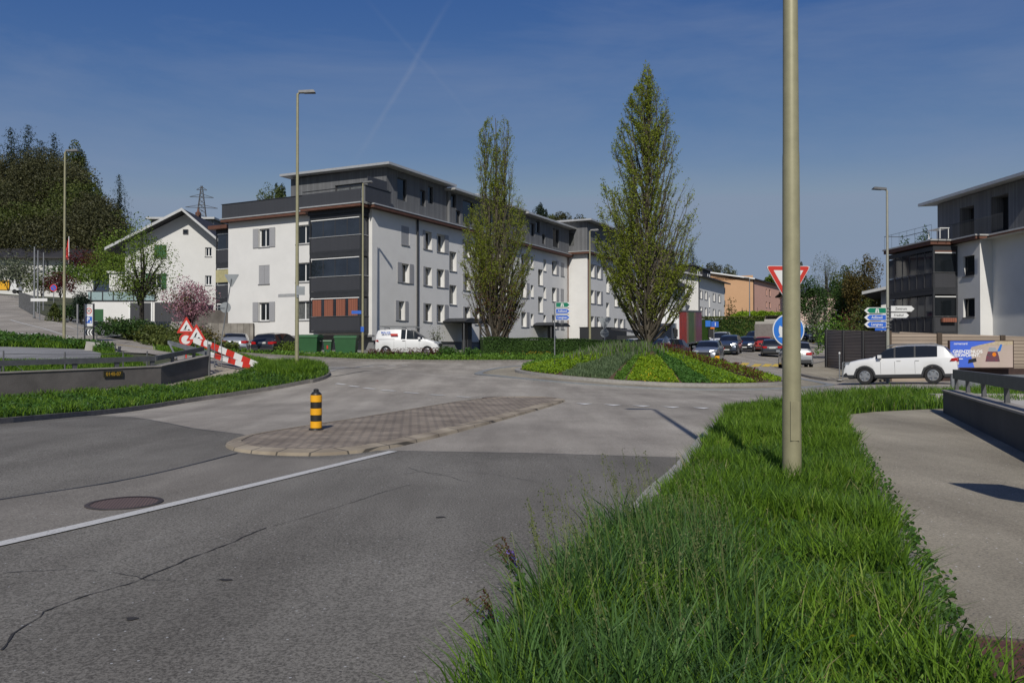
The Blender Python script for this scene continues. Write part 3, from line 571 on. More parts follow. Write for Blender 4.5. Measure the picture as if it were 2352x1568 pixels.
def copings(t, o, pts, hgt, thick, mat='coping'):
    mb = MB()
    for k, (a, b) in enumerate(zip(pts, pts[1:])):
        a, b = Vector(a), Vector(b); d = (b - a).normalized(); n = Vector((d.y, -d.x)); za, zb = H(*a) + hgt[k] + .002 - o.z, H(*b) + hgt[k+1] + .002 - o.z
        q = [(a + n * .03, za), (b + n * .03, zb), (b - n * (thick + .03), zb), (a - n * (thick + .03), za)]
        vs = [(p.x - o.x, p.y - o.y, z) for p, z in q] + [(p.x - o.x, p.y - o.y, z + .035) for p, z in q]
        mb.add(vs, [(3, 2, 1, 0), (4, 5, 6, 7), (0, 1, 5, 4), (1, 2, 6, 5), (2, 3, 7, 6), (3, 0, 4, 7)])
    mb.build('coping', mat, t)
def rail(t, o, pts, hgt, beam, zc, posts, mat='galv_d', off=.2, w=.09):
    mb = MB()
    for k, (a, b) in enumerate(zip(pts, pts[1:])):
        a, b = Vector(a), Vector(b); d = (b - a).normalized(); n = Vector((d.y, -d.x)); za, zb = H(*a) + hgt[k] + zc - o.z, H(*b) + hgt[k+1] + zc - o.z
        q = [(a - n * off, za), (b - n * off, zb), (b - n * (off + w), zb), (a - n * (off + w), za)]
        vs = [(p.x - o.x, p.y - o.y, z - beam / 2) for p, z in q] + [(p.x - o.x, p.y - o.y, z + beam / 2) for p, z in q]
        mb.add(vs, [(3, 2, 1, 0), (4, 5, 6, 7), (0, 1, 5, 4), (1, 2, 6, 5), (2, 3, 7, 6), (3, 0, 4, 7)])
    mb.build('guard_rail', mat, t)
    for k, tt in posts:
        a, b = Vector(pts[k]), Vector(pts[k+1]); d = (b - a).normalized(); n = Vector((d.y, -d.x)); p = a.lerp(b, tt) - n * (off + w / 2 + .01)
        zz = (H(*pts[k]) + hgt[k]) * (1 - tt) + (H(*pts[k+1]) + hgt[k+1]) * tt - o.z; m = MB()
        T = Matrix.Translation((p.x - o.x, p.y - o.y, zz)) @ Matrix.Rotation(atan2(d.y, d.x), 4, 'Z')
        m.add([(-.05, -.02, 0), (.05, -.02, 0), (.05, .06, 0), (-.05, .06, 0), (-.09, -.02, zc - beam/2), (.09, -.02, zc - beam/2), (.09, .03, zc - beam/2), (-.09, .03, zc - beam/2)], [(3, 2, 1, 0), (4, 5, 6, 7), (0, 1, 5, 4), (1, 2, 6, 5), (2, 3, 7, 6), (3, 0, 4, 7)], T=T)
        m.build('rail_post', mat, t)
# left parapet
PL = [(-27, 3.8), WA, WB, WC]; hl = [.78, .80, .74, .86]
t, o = parapet('long grey concrete bridge parapet at left with steel rail and yellow number plate', PL, 0, hl, .35, 'conc'); copings(t, o, PL, hl, .35)
rail(t, o, PL, hl, .17, .30, [(0, .62), (0, .9), (1, .02), (1, .45), (1, .72), (1, .97), (2, .35), (2, .8)])
mb = MB(); a, b = Vector(WA), Vector(WB)
p = gp(245, 893); q = a.lerp(b, .66); d = (b - a).normalized(); nn = Vector((d.y, -d.x)); q = q + nn * .03; zz = H(q.x, q.y) + .56 - o.z
T = Matrix.Translation((q.x - o.x, q.y - o.y, zz)) @ Matrix.Rotation(atan2(d.y, d.x), 4, 'Z')
pl = MB().box(-.36, .36, -.02, .0, -.11, .10, T=T).build('number_plate', pm('dark_plate', (.03, .028, .012), .5, kind='plain'), t)
text_mesh('0140-07', .17, T @ TT(0, -.024, -.01, 1.0), 'yelp', 'lettering', pl, .02) if M.setdefault('yelp', pm('plate_yellow', (.42, .25, .02), .5, kind='plain')) else None
# the loose end of the guard rail bending back at the left parapet's far end
tt_ = thing('guard_rail_end', 'bent silver guard rail end folding back over the left parapet end', 'guard rail', (WC[0], WC[1], H(*WC)))
a = at(478, 806, 33.2); b = at(385, 782, 34.5); mb = MB(); o2 = Vector(tt_.location); aa = a - o2; bb = b - o2
mb.add([aa + Vector((0, 0, -.22)), bb + Vector((0, 0, -.16)), bb + Vector((0, 0, .0)), aa + Vector((0, 0, .0)), aa + Vector((.05, .05, -.22)), bb + Vector((.05, .05, -.16)), bb + Vector((.05, .05, 0)), aa + Vector((.05, .05, 0))], [(0, 1, 2, 3), (7, 6, 5, 4), (3, 2, 6, 7), (1, 0, 4, 5), (0, 3, 7, 4), (2, 1, 5, 6)])
mb.build('rail_beam', 'galv', tt_); MB().tube([bb + Vector((.03, 0, -.05)), at(406, 823, 34) - o2], .04, 6).build('rail_brace', 'galv', tt_)
MB().box(-.05, .05, -.05, .05, -.4, 1.35).build('rail_post', 'galv_d', tt_)
# right parapet: near at lower right, far end at (2163, 955)
e0 = Vector((10.0, 18.8)); dr = Vector((-.351, -.936)); PR = [tuple(e0), tuple(e0 + dr * 4.6), tuple(e0 + dr * 19)]; hr = [.58, .60, .66]
PRr = PR[::-1]; hrr = hr[::-1]
t, o = parapet('dark shaded concrete parapet with heavy steel rail along the right footpath', [(p[0], p[1]) for p in PR], 0, hr, .32, 'conc_shade'); copings(t, o, PR, hr, .32, 'coping')
rail(t, o, PR, hr, .21, .40, [(0, .02), (0, .34), (0, .72), (1, .05), (1, .18), (1, .32), (1, .5), (1, .7)], 'galv_d', .2, .09)
# far bridge parapet and its pale rail on the other side of the stream
PF = [tuple(Vector((xd(2185, 30), 30))), tuple(Vector((xd(2185, 30) + 9, 30.6)))]
t = thing('guard_rail', 'pale galvanised guard rail behind the right parapet, below the billboard', 'guard rail', (PF[0][0], PF[0][1], H(*PF[0])))
L_ = 9.; zr = at(2185, 868, 30).z - t.location.z; hh = 28 / 1860 * 30
MB().box(0, L_, 0, .08, zr - .33, zr + .13).build('rail_beam', 'galv', t)
for x in (1.35, 2.6, 4.4): MB().box(x, x + .1, .08, .18, -.3, zr + .05).build('rail_post', 'galv_d', t)
t = thing('stream_wall', 'pale concrete stream wall seen between the posts of the right rail', 'retaining wall', (11.4, 20.6, 0))
MB().box(0, 14, 1.2, 1.6, -.4, .34).add([(1, -6, -.2), (14, -6, -.2), (14, 1.2, .28), (1, 1.2, .28)], [(0, 1, 2, 3)]).build('wall', 'conc_l', t)
# ================================================================ BUILDINGS
Z3 = Vector((0, 0, 1))
def frameT(O, e, n): 
    m = Matrix.Identity(4)
    for i in range(3): m[i][0], m[i][1], m[i][2], m[i][3] = e[i], n[i], Z3[i], O[i]
    return m
def wall_plane(mb, O, e, n, L_, z0, z1, ops, depth, mi=0, s0=0., mr=None):
    O, e, n = Vector(O), Vector(e), Vector(n); S = sorted({s0, L_, *[q for a, b, c, d in ops for q in (a, b)]}); Zs = sorted({z0, z1, *[q for a, b, c, d in ops for q in (c, d)]})
    Pt = lambda s, z, y=0: O + e * s + Z3 * z + n * y
    for i in range(len(S)-1):
        for j in range(len(Zs)-1):
            cs, cz = (S[i] + S[i+1]) / 2, (Zs[j] + Zs[j+1]) / 2
            if any(a < cs < b and c < cz < d for a, b, c, d in ops): continue
            mb.add([Pt(S[i], Zs[j]), Pt(S[i+1], Zs[j]), Pt(S[i+1], Zs[j+1]), Pt(S[i], Zs[j+1])], [(0, 1, 2, 3)], mi)
    for a, b, c, d in ops:
        for (p, q) in (((a, c), (b, c)), ((b, c), (b, d)), ((b, d), (a, d)), ((a, d), (a, c))):
            mb.add([Pt(*p), Pt(*q), Pt(*q, -depth), Pt(*p, -depth)], [(0, 1, 2, 3)], mi if mr is None else mr)
def window(par, O, e, n, s0, s1, za, zb, depth=.24, sh='', pane='glass', mull=1, fm='frame_w', shm='shut', sill='plinth', fw=.07, name='window'):
    T = frameT(O, e, n); y = -depth; mb = MB()
    mb.box(s0, s0 + fw, y, y + .05, za, zb, T=T).box(s1 - fw, s1, y, y + .05, za, zb, T=T).box(s0 + fw, s1 - fw, y, y + .05, za, za + fw * 1.2, T=T).box(s0 + fw, s1 - fw, y, y + .05, zb - fw, zb, T=T)
    for k in range(mull):
        c = s0 + (s1 - s0) * (k + 1) / (mull + 1); mb.box(c - fw * .6, c + fw * .6, y, y + .053, za + fw * 1.2, zb - fw, T=T)
    w = mb.build(name, fm, par); MB().box(s0 + .02, s1 - .02, y - .02, y + .02, za + .02, zb - .02, T=T).build('pane', pane, w)
    if sill: MB().box(s0 - .04, s1 + .04, -depth + .05, .06, za - .06, za + .003, T=T).build('sill', sill, w)
    hw = (s1 - s0) / 2
    for ch in sh:
        a, b = {'L': (s0 - hw - .02, s0 - .02), 'R': (s1 + .02, s1 + hw + .02), 'l': (s0 - hw * .5, s0 + .02), 'C': (s0, s0 + hw - .01), 'D': (s0 + hw + .01, s1)}[ch]
        y0 = .02 if ch in 'LRl' else -.06
        mb = MB().box(a, b, y0, y0 + .04, za - .03, zb + .03, T=T); mb.build('shutter', shm, w)
    return w
def fl(z, Z0): return z - Z0
UX, UY = Vector((1, 0, 0)), Vector((0, 1, 0))

def apartment(name, label, K, rz, Z0, Lx, Wy, front_ops, side_ops, closed, attic_segs, attic_wy, eave=11.8, wall0=2.6, base=-.3, front_extra=None, group=None):
    """three storeys of white render under a board clad attic; local x along the street, y away from it"""
    t = thing(name, label, 'apartment block', (K[0], K[1], Z0), rz, group); q = lambda z: z - Z0
    mb = MB(); fo = [(a, b, q(c), q(d)) for a, b, c, d, *_ in front_ops]; so_ = [(a, b, q(c), q(d)) for a, b, c, d, *_ in side_ops]
    wall_plane(mb, (0, 0, 0), UY, -UX, Wy, q(wall0), q(eave), fo, .24); wall_plane(mb, (0, 0, 0), UX, -UY, Lx, q(wall0 - .4), q(eave), so_, .34)
    wall_plane(mb, (Lx, 0, 0), UY, UX, Wy, q(wall0 - .4), q(eave), [], .2); wall_plane(mb, (0, Wy, 0), UX, UY, Lx, q(wall0 - .4), q(eave), [], .2)
    mb.add([(0, 0, q(eave)), (Lx, 0, q(eave)), (Lx, Wy, q(eave)), (0, Wy, q(eave))], [(0, 1, 2, 3)])
    mb.add([(0, 0, q(wall0)), (0, Wy, q(wall0)), (.5, Wy, q(wall0)), (.5, 0, q(wall0))], [(0, 1, 2, 3)])
    mb.build('wall', 'white', t)
    pb = MB(); pb.box(.45, Lx - .1, .12, Wy - .1, base, q(wall0) - .001, 0); pb.build('plinth', 'plinth', t)
    for a, b, c, d, *k in front_ops: window(t, (0, 0, 0), UY, -UX, a, b, q(c), q(d), sh=k[0] if k else '', pane=k[1] if len(k) > 1 else 'glass', mull=k[2] if len(k) > 2 else 1)
    for a, b, c, d, *k in side_ops: window(t, (0, 0, 0), UX, -UY, a, b, q(c), q(d), depth=.34, sh=k[0] if k else '', pane=random.choice(('glass', 'glass', 'glass_c')), mull=k[2] if len(k) > 2 else 1)
    # eaves: brown board with zinc edge, on street and front side
    eb = MB(); zo = q(eave)
    eb.box(-.55, Lx + .3, -.6, Wy + .3, zo + .002, zo + .2); eb.build('eaves', 'fascia', t)
    MB().box(-.6, Lx + .35, -.65, Wy + .35, zo + .202, zo + .29).build('roof_edge', 'gutter', t)
    # attic
    zt = zo + .29; roofs = []
    for i, (x0, x1, y0, h, ops) in enumerate(attic_segs):
        am = MB(); y1 = attic_wy
        wall_plane(am, (0, y0, 0), UX, -UY, x1, zt, zt + h, [(a, b, q(c), q(d)) for a, b, c, d in ops], .2, s0=x0)
        fo2 = front_extra if (i == 0 and front_extra) else []
        wall_plane(am, (x0, y0, 0), UY, -UX, y1 - y0, zt, zt + h, [(a, b, q(c), q(d)) for a, b, c, d in fo2], .2)
        wall_plane(am, (x1, y0, 0), UY, UX, y1 - y0, zt, zt + h, [], .2); wall_plane(am, (x0, y1, 0), UX, UY, x1 - x0, zt, zt + h, [], .2)
        a_ = am.build('attic', 'wood', t)
        for a, b, c, d in ops: window(a_, (0, y0, 0), UX, -UY, a, b, q(c), q(d), .2, pane='glass', mull=0, fm='frame_d', sill=None)
        for a, b, c, d in fo2: window(a_, (x0, y0, 0), UY, -UX, a, b, q(c), q(d), .2, pane='glass_c', mull=1, fm='frame_d', sill=None)
        rb = MB(); ov = .75 if i == 0 else .35
        rb.add([(x0 - ov, y0 - .8, zt + h), (x1 + .3, y0 - .8, zt + h), (x1 + .3, y1 + .5, zt + h + .12), (x0 - ov, y1 + .5, zt + h + .12)], [(3, 2, 1, 0)])
        rb.add([(x0 - ov, y0 - .8, zt + h + .18), (x1 + .3, y0 - .8, zt + h + .18), (x1 + .3, y1 + .5, zt + h + .3), (x0 - ov, y1 + .5, zt + h + .3)], [(0, 1, 2, 3)])
        for s_ in (((x0 - ov, y0 - .8, 0), (x1 + .3, y0 - .8, 0)), ((x1 + .3, y0 - .8, 0), (x1 + .3, y1 + .5, .12)), ((x1 + .3, y1 + .5, .12), (x0 - ov, y1 + .5, .12)), ((x0 - ov, y1 + .5, .12), (x0 - ov, y0 - .8, 0))):
            (xa, ya, ca), (xb, yb, cb) = s_; rb.add([(xa, ya, zt + h + ca), (xb, yb, zt + h + cb), (xb, yb, zt + h + cb + .18), (xa, ya, zt + h + ca + .18)], [(0, 1, 2, 3)])
        rb.build('roof', 'gutter', t)
    return t
G0, G1, G2 = (3.78, 5.25), (6.7, 8.18), (9.62, 11.08)
RZ = atan2(.886, .463)
front = []
for (c, d), cl in ((G0, 0), (G1, 1), (G2, 0)):
    front.append((10.0, 11.15, c, d, 'CD' if cl else 'lR' if False else 'LR', 'glass'))
    front.append((5.62, 7.3, c, d, 'L' if c != G0[0] else 'CL'.replace('C', ''), 'glass_c' if c == G0[0] else 'glass', 1))
def tpx(px, Kx=-10.2, Ky=59.0, ux=.463, uy=.886): a = (px - 1176) / F; return (a * Ky - Kx) / (ux - uy * a)
side = []
def row(px0, px1, floors, k='LR', pane='glass', mull=1):
    a, b = tpx(px0), tpx(px1)
    for (c, d) in floors: side.append((a, b, c, d, k, pane, mull))
ALL = (G0, G1, G2)
a_, b_ = tpx(921.5), tpx(929)
side += [(a_, a_ + 1.05, *G2, 'CD'), (a_, a_ + 1.05, *G1, 'LR', 'glass_c'), (a_ - .35, a_ + .45, *G0, 'LR')]
for c0, w_ in ((tpx(975), 1.05), (tpx(1003), 1.15), (tpx(1066), 1.05), (tpx(1090), 1.1)): side += [(c0, c0 + w_, *f_, 'l' if w_ < 1.1 else 'R') for f_ in ALL]
for px in (1135, 1157, 1197): c0 = tpx(px); side += [(c0, c0 + 1.15, *f_, 'R') for f_ in ALL]
for px in (1222, 1251): c0 = tpx(px); side += [(c0 - .3, c0 + .35, f_[0] + .15, f_[1] - .1, '', 'glass', 0) for f_ in ALL]
for px in (1268,): c0 = tpx(px); side += [(c0, c0 + 1.1, *f_, 'R') for f_ in ALL]
c0 = tpx(1288); side += [(c0, c0 + .95, *f_, 'CD') for f_ in ALL]
for px in (1032, 1117, 1236):                                                                    # stair windows at half landings
    c0 = tpx(px); side += [(c0, c0 + 1.15, 5.35, 7.0, '', 'glass', 0), (c0, c0 + 1.15, 8.2, 9.85, '', 'glass', 0)]
side.sort(); ok = [side[0]]
for s_ in side[1:]:
    if all(s_[0] > o_[1] + .1 or s_[1] < o_[0] - .1 or s_[2] > o_[3] or s_[3] < o_[2] for o_ in ok): ok.append(s_)
side = ok
def aw(px, w, z0, z1): t = tpx(px); return (t, t + w, z0, z1)
LEN = 35.5
segs = [(1.7, tpx(1026), .0, 3.1, [aw(912, 1.25, 13.0, 14.7), aw(965, .75, 13.0, 14.3), aw(983, .75, 13.4, 14.8)]),
        (tpx(1026) + .01, tpx(1085), -.25, 2.75, [aw(1030, .8, 13.5, 14.7), aw(1041, .75, 12.3, 13.4), aw(1057, 1.9, 12.5, 14.5)]),
        (tpx(1085) + .01, tpx(1196), .0, 3.0, [aw(1120, 1.6, 12.5, 14.6), aw(1160, .9, 13.0, 14.4)]),
        (tpx(1196) + .01, LEN - .2, -.25, 2.8, [aw(1213, .95, 13.0, 14.3), aw(1226, .95, 13.5, 14.7), aw(1240, .8, 12.5, 13.5), aw(1265, 1.6, 12.5, 14.5)])]
A = apartment('apartment_building', 'long white three storey block with dark timber attic, dark glazed corner loggias beside the roundabout', K, RZ, 1.0, LEN, 14.5, front, side, None, segs, 9.4, front_extra=[(2.2, 4.9, 13.1, 14.25)])
q = lambda z: z - 1.0
# garage openings below the front wall
mb = MB().box(.2, .46, 5.5, 5.9, -.3, 1.6).box(.2, .46, 9.1, 9.5, -.3, 1.6).box(.2, .46, 13.6, 14.4, -.3, 1.6).box(.25, .46, 5.5, 14.4, 1.0, 1.6); mb.build('garage_front', 'white', A)
MB().box(.40, .44, 5.9, 13.6, .65, 1.0).build('garage_vent', 'frame_d', A); MB().box(.02, .3, 0, 14.4, 1.45, 1.595).build('garage_lintel', 'plinth', A)
# drain pipes
for px in (957, 1101, 1164): x = tpx(px); MB().tube([(x, -.1, -.1), (x, -.1, q(11.8))], .085, 8).build('drain_pipe', 'anth', A)
MB().tube([(LEN - .15, -.1, 0), (LEN - .15, -.1, q(11.8))], .06, 8).build('drain_pipe', 'fascia', A)
# loggia stack at the corner
def loggia(par, x0, x1, y0, y1, floors, curtain=None, nf=4, side_x=None, glassm='glass_b', slab='anth'):
    """glazed loggia box projecting toward -x: parapet panel, glazing, slab; one part per storey"""
    for k, (z, zt) in enumerate(floors):
        lg = MB().box(x0, x1, y0, y1, z, z + .16).box(x0 + .01, x1, y0 + .01, y1 - .01, zt - .3, zt - .002)
        for (x, y) in ((x0, y0), (x0, y1 - .1), (x1 - .1, y0), (x1 - .1, y1 - .1)): lg.box(x, x + .1, y, y + .1, z + .16, zt - .3)
        lg = lg.build('loggia', slab, par)
        pn = MB().box(x0 + .02, x0 + .06, y0 + .1, y1 - .1, z + .17, z + 1.18).box(x0 + .1, x1, y0 + .02, y0 + .06, z + .17, z + 1.18); pn.build('balustrade_panel', 'anth_r', lg)
        MB().box(x0 - .03, x0 + .03, y0 - .03, y1 + .02, z + 1.2, z + 1.24).box(x0, x1, y0 - .03, y0 + .02, z + 1.2, z + 1.24).build('handrail', 'gutter' if k else 'galv_d', lg)
        w = (y1 - y0 - .3) / nf
        for i in range(nf):
            ya = y0 + .15 + i * w
            MB().box(x0 + .06, x0 + .075, ya + .03, ya + w - .03, z + 1.25, zt - .42).build('glazing', glassm, lg)
            MB().box(x0 + .05, x0 + .09, ya - .03, ya + .03, z + 1.2, zt - .3).build('mullion', 'frame_d', lg)
            if curtain and k == 0: MB().box(x0 + .0455, x0 + .0485, ya + .16, ya + w - .12, z + 1.22, zt - .44).build('curtain', 'curtain', lg)
        MB().box(x0 - .02, x0 + .05, y0 + .15, y1 - .15, zt - .42, zt - .36).build('awning_box', 'frame_w', lg)
        MB().box(x0 + .12, x1, y0 + .05, y0 + .065, z + 1.25, zt - .42).build('side_glazing', glassm, lg)
loggia(A, -.95, -.002, .3, 5.1, [(q(2.75), q(5.68)), (q(5.68), q(8.62)), (q(8.62), q(11.5))], True)
MB().box(-1.05, -.003, .22, 5.18, q(11.5), q(11.79)).build('loggia_roof', 'anth', A); MB().box(-1.5, -.56, -.1, 5.5, q(11.802), q(12.0)).build('loggia_eaves', 'fascia', A); MB().box(-1.55, -.61, -.15, 5.55, q(12.002), q(12.09)).build('loggia_roof_edge', 'gutter', A)
loggia(A, .9, 6.2, 14.52, 16.9, [(q(2.75), q(5.68)), (q(5.68), q(8.62)), (q(8.62), q(11.5))], False, 2)
MB().box(.4, 6.6, 14.52, 17.3, q(11.5), q(11.8)).build('loggia_roof', 'fascia', A)
MB().box(.8, .86, 14.6, 16.8, q(7.1), q(8.15)).build('awning', pm('yellow_awning', (.42, .38, .2), .8), A)
# balustrade of the roof terrace
zb_ = q(12.1)
bm_ = MB(); bm_.box(-.45, -.40, 5.4, 14.7, zb_, zb_ + 1.1).box(-.45, 9, 14.7, 14.75, zb_, zb_ + 1.1).box(-1.35, -1.30, 0, 5.4, zb_, zb_ + .95).box(-1.35, -.4, 5.4, 5.45, zb_, zb_ + .95).box(-1.35, 1.65, -.45, -.40, zb_, zb_ + 1.1)
bm_.build('terrace_balustrade', 'anth_r', A); hr_ = MB()
hr_.box(-.5, -.36, 5.4, 14.8, zb_ + 1.12, zb_ + 1.16).box(-1.4, -1.26, -.5, 5.4, zb_ + 1.12, zb_ + 1.16).box(-1.4, 1.7, -.5, -.36, zb_ + 1.12, zb_ + 1.16).build('terrace_handrail', 'anth', A)
MB().box(-.9, 1.4, -.3, -.26, zb_, zb_ + 1.9).build('privacy_screen', 'anth_r', A)
MB().box(-.006, -.002, 7.2, 9.1, q(5.6), q(5.85)).build('street_name_panel', 'gutter', A); text_mesh('◄ NORD', .16, Matrix.Translation((-.01, 8.2, q(5.72))) @ Matrix.Rotation(-pi/2, 4, 'Z') @ UP, 'ink', 'lettering', A) if False else None
for k in range(9): pass
# entrance canopies with dark door niche
def canopy(px):
    x = tpx(px); t = thing('entrance_canopy', 'dark curved entrance canopy on a pillar %s' % ('by the parked white van' if px < 1100 else 'right of the nearer hornbeam'), 'canopy', (K[0] + u.x * x + v.x * -2.2, K[1] + u.y * x + v.y * -2.2, H(K[0] + u.x * x, K[1] + u.y * x)), RZ, 'entrance canopies of the long block')
    mb = MB()
    for s_, x0 in ((1, -2.0), (1, .25)):
        n = 9; pts = [(x0 + 2.3 * i / (n-1), 2.45 + .32 * sin(pi * i / (n-1))) for i in range(n)]; mb.prism(pts + [(x0 + 2.2, 2.38), (x0 + .1, 2.38)], 0, 2.2, 0, None, 'y')
    mb.build('roof', 'anth', t); MB().box(-.35, .3, .7, 1.3, -.1, 2.45).build('pillar', 'anth', t); MB().box(-1.8, -1.72, .2, .28, 0, 2.4).build('post', 'galv_d', t)
canopy(1045); canopy(1243)
# second block, standing a little further out
K2 = K + u * 35.6 + v * -2.3
f2 = []; s2 = []
for f_ in ALL:
    for x0 in (.9, 2.9, 8.5, 10.5, 14.5, 17, 20.5, 23, 26.5, 29, 32): s2.append((x0, x0 + 1.15, *f_, 'R' if x0 < 26 else ''))
for x0 in (5.8, 12.9, 19): s2 += [(x0, x0 + 1.0, 5.35, 7.0, '', 'glass', 0), (x0, x0 + 1.0, 8.2, 9.85, '', 'glass', 0)]
s2.sort(); ok = []
for s_ in s2:
    if all(s_[0] > o_[1] + .1 or s_[1] < o_[0] - .1 or s_[2] > o_[3] or s_[3] < o_[2] for o_ in ok): ok.append(s_)
B = apartment('apartment_building', 'farther white block with dark timber attic, partly behind the tall roundabout tree', K2, RZ, 1.2, 34, 12, [], ok, None,
    [(-.0, 9, .0, 3.3, [(2.2, 3.8, 12.5, 14.6), (6, 6.9, 13.3, 14.5)]), (9.01, 33.5, -.2, 3.0, [(10, 11, 12.6, 13.7), (13, 14, 13.4, 14.6), (17, 18.6, 12.5, 14.6)])], 9, eave=12.1, front_extra=[(1.6, 3.4, 13.1, 14.5)])
MB().tube([(.15, -.1, 0), (.15, -.1, 10.9)], .06, 8).build('drain_pipe', 'fascia', B)
p_ = K + u * 36 + v * -5.5
t = thing('bin_shelter', 'dark grey cube shaped shelter in front of the farther white block', 'shelter', (p_.x, p_.y, H(p_.x, p_.y)), RZ)
MB().box(-4, 3.5, .0, 2.6, 0, 2.3).build('wall', 'anth', t); MB().box(-4.05, 3.55, -.05, 2.65, 2.302, 2.38).build('roof', 'frame_d', t)
t = thing('shed', 'long dark grey shed behind the roundabout tree', 'shed', (16.5, 84, H(16, 84)), RZ); MB().box(-8, 6, 0, 3, -1.5, 1.4).build('wall', 'anth', t); MB().add([(-8.3, -.5, 1.402), (6.3, -.5, 1.402), (6.3, 3.5, 2.0), (-8.3, 3.5, 2.0), (-8.3, -.5, 1.5), (6.3, -.5, 1.5), (6.3, 3.5, 2.1), (-8.3, 3.5, 2.1)], [(3, 2, 1, 0), (4, 5, 6, 7), (0, 1, 5, 4), (2, 3, 7, 6), (1, 2, 6, 5), (3, 0, 4, 7)]).build('roof', 'frame_d', t)

def gable_house(name, label, K, rz, Z0, Lx, Wy, ze, zr, wallm, ops_x, ops_y, roofm='tile', ridge='x', ov=.5, mull=1, fm='frame_w', shm='shut', pipe=True, rpos=.5, gable_m=None, verge=None):
    """ops_x: windows in the y=0 wall, ops_y: windows in the x=0 wall; ridge along x or y"""
    t = thing(name, label, 'house', (K[0], K[1], Z0), rz); mb = MB(); ox = [o_[:4] for o_ in ops_x]; oy = [o_[:4] for o_ in ops_y]
    wall_plane(mb, (0, 0, 0), UX, -UY, Lx, -6, ze, ox, .2)
    if gable_m: mb.build('wall', wallm, t); mb = MB()
    wall_plane(mb, (0, 0, 0), UY, -UX, Wy, -6, ze, oy, .2)
    if gable_m: mb.build('front_wall', gable_m, t); mb = MB()
    wall_plane(mb, (Lx, 0, 0), UY, UX, Wy, -6, ze, [], .2); wall_plane(mb, (0, Wy, 0), UX, UY, Lx, -1.5, ze, [], .2); gm = MB()
    rp = (Wy if ridge == 'x' else Lx) * rpos
    if ridge == 'x': gm.add([(0, 0, ze), (0, Wy, ze), (0, rp, zr - .05)], [(0, 1, 2)]); mb.add([(Lx, 0, ze), (Lx, Wy, ze), (Lx, rp, zr - .05)], [(0, 1, 2)])
    else: gm.add([(0, 0, ze), (Lx, 0, ze), (rp, 0, zr - .05)], [(0, 1, 2)]); mb.add([(0, Wy, ze), (Lx, Wy, ze), (rp, Wy, zr - .05)], [(0, 1, 2)])
    mb.build('wall', wallm, t); gm.build('gable', gable_m or wallm, t)
    for a, b, c, d, *k in ops_x: window(t, (0, 0, 0), UX, -UY, a, b, c, d, .2, sh=k[0] if k else '', mull=k[1] if len(k) > 1 else mull, fm=fm, shm=shm)
    for a, b, c, d, *k in ops_y: window(t, (0, 0, 0), UY, -UX, a, b, c, d, .2, sh=k[0] if k else '', mull=k[1] if len(k) > 1 else mull, fm=fm, shm=shm)
    rb = MB(); th = .22
    def slab(P):
        n = len(P); lo = [Vector(p) for p in P]; up_ = [p + Vector((0, 0, th)) for p in lo]; rb.add(lo + up_, [tuple(range(n))[::-1], tuple(range(n, 2*n))] + [(i, (i+1) % n, n + (i+1) % n, n + i) for i in range(n)])
    if ridge == 'x':
        sl1 = (zr - ze) / rp; sl2 = (zr - ze) / (Wy - rp)
        slab([(-ov, -ov, ze - sl1 * ov), (Lx + ov, -ov, ze - sl1 * ov), (Lx + ov, rp, zr), (-ov, rp, zr)]); slab([(-ov, rp, zr), (Lx + ov, rp, zr), (Lx + ov, Wy + ov, ze - sl2 * ov), (-ov, Wy + ov, ze - sl2 * ov)])
        vb = [((-ov - .03, -ov, ze - sl1 * ov), (-ov - .03, rp, zr)), ((-ov - .03, rp, zr), (-ov - .03, Wy + ov, ze - sl2 * ov))]
    else:
        sl1 = (zr - ze) / rp; sl2 = (zr - ze) / (Lx - rp)
        slab([(-ov, -ov, ze - sl1 * ov), (rp, -ov, zr), (rp, Wy + ov, zr), (-ov, Wy + ov, ze - sl1 * ov)]); slab([(rp, -ov, zr), (Lx + ov, -ov, ze - sl2 * ov), (Lx + ov, Wy + ov, ze - sl2 * ov), (rp, Wy + ov, zr)])
        vb = [((-ov, -ov - .03, ze - sl1 * ov), (rp, -ov - .03, zr)), ((rp, -ov - .03, zr), (Lx + ov, -ov - .03, ze - sl2 * ov))]
    rf = rb.build('roof', roofm, t)
    if verge:
        gb = MB()
        for a, b in vb:
            a, b = Vector(a), Vector(b); n = (Vector((-.04, 0, 0)) if ridge == 'x' else Vector((0, -.04, 0)))
            gb.add([a - n * .2, b - n * .2, b - n * .2 + Z3 * .26, a - n * .2 + Z3 * .26, a + n, b + n, b + n + Z3 * .26, a + n + Z3 * .26], [(0, 1, 2, 3), (7, 6, 5, 4), (0, 4, 5, 1), (3, 2, 6, 7), (1, 5, 6, 2), (0, 3, 7, 4)])
        gb.build('verge_board', verge, rf)
    if pipe: MB().tube([(.12, -.12, 0), (.12, -.12, ze)], .07, 6).build('drain_pipe', 'anth', t)
    return t, rf
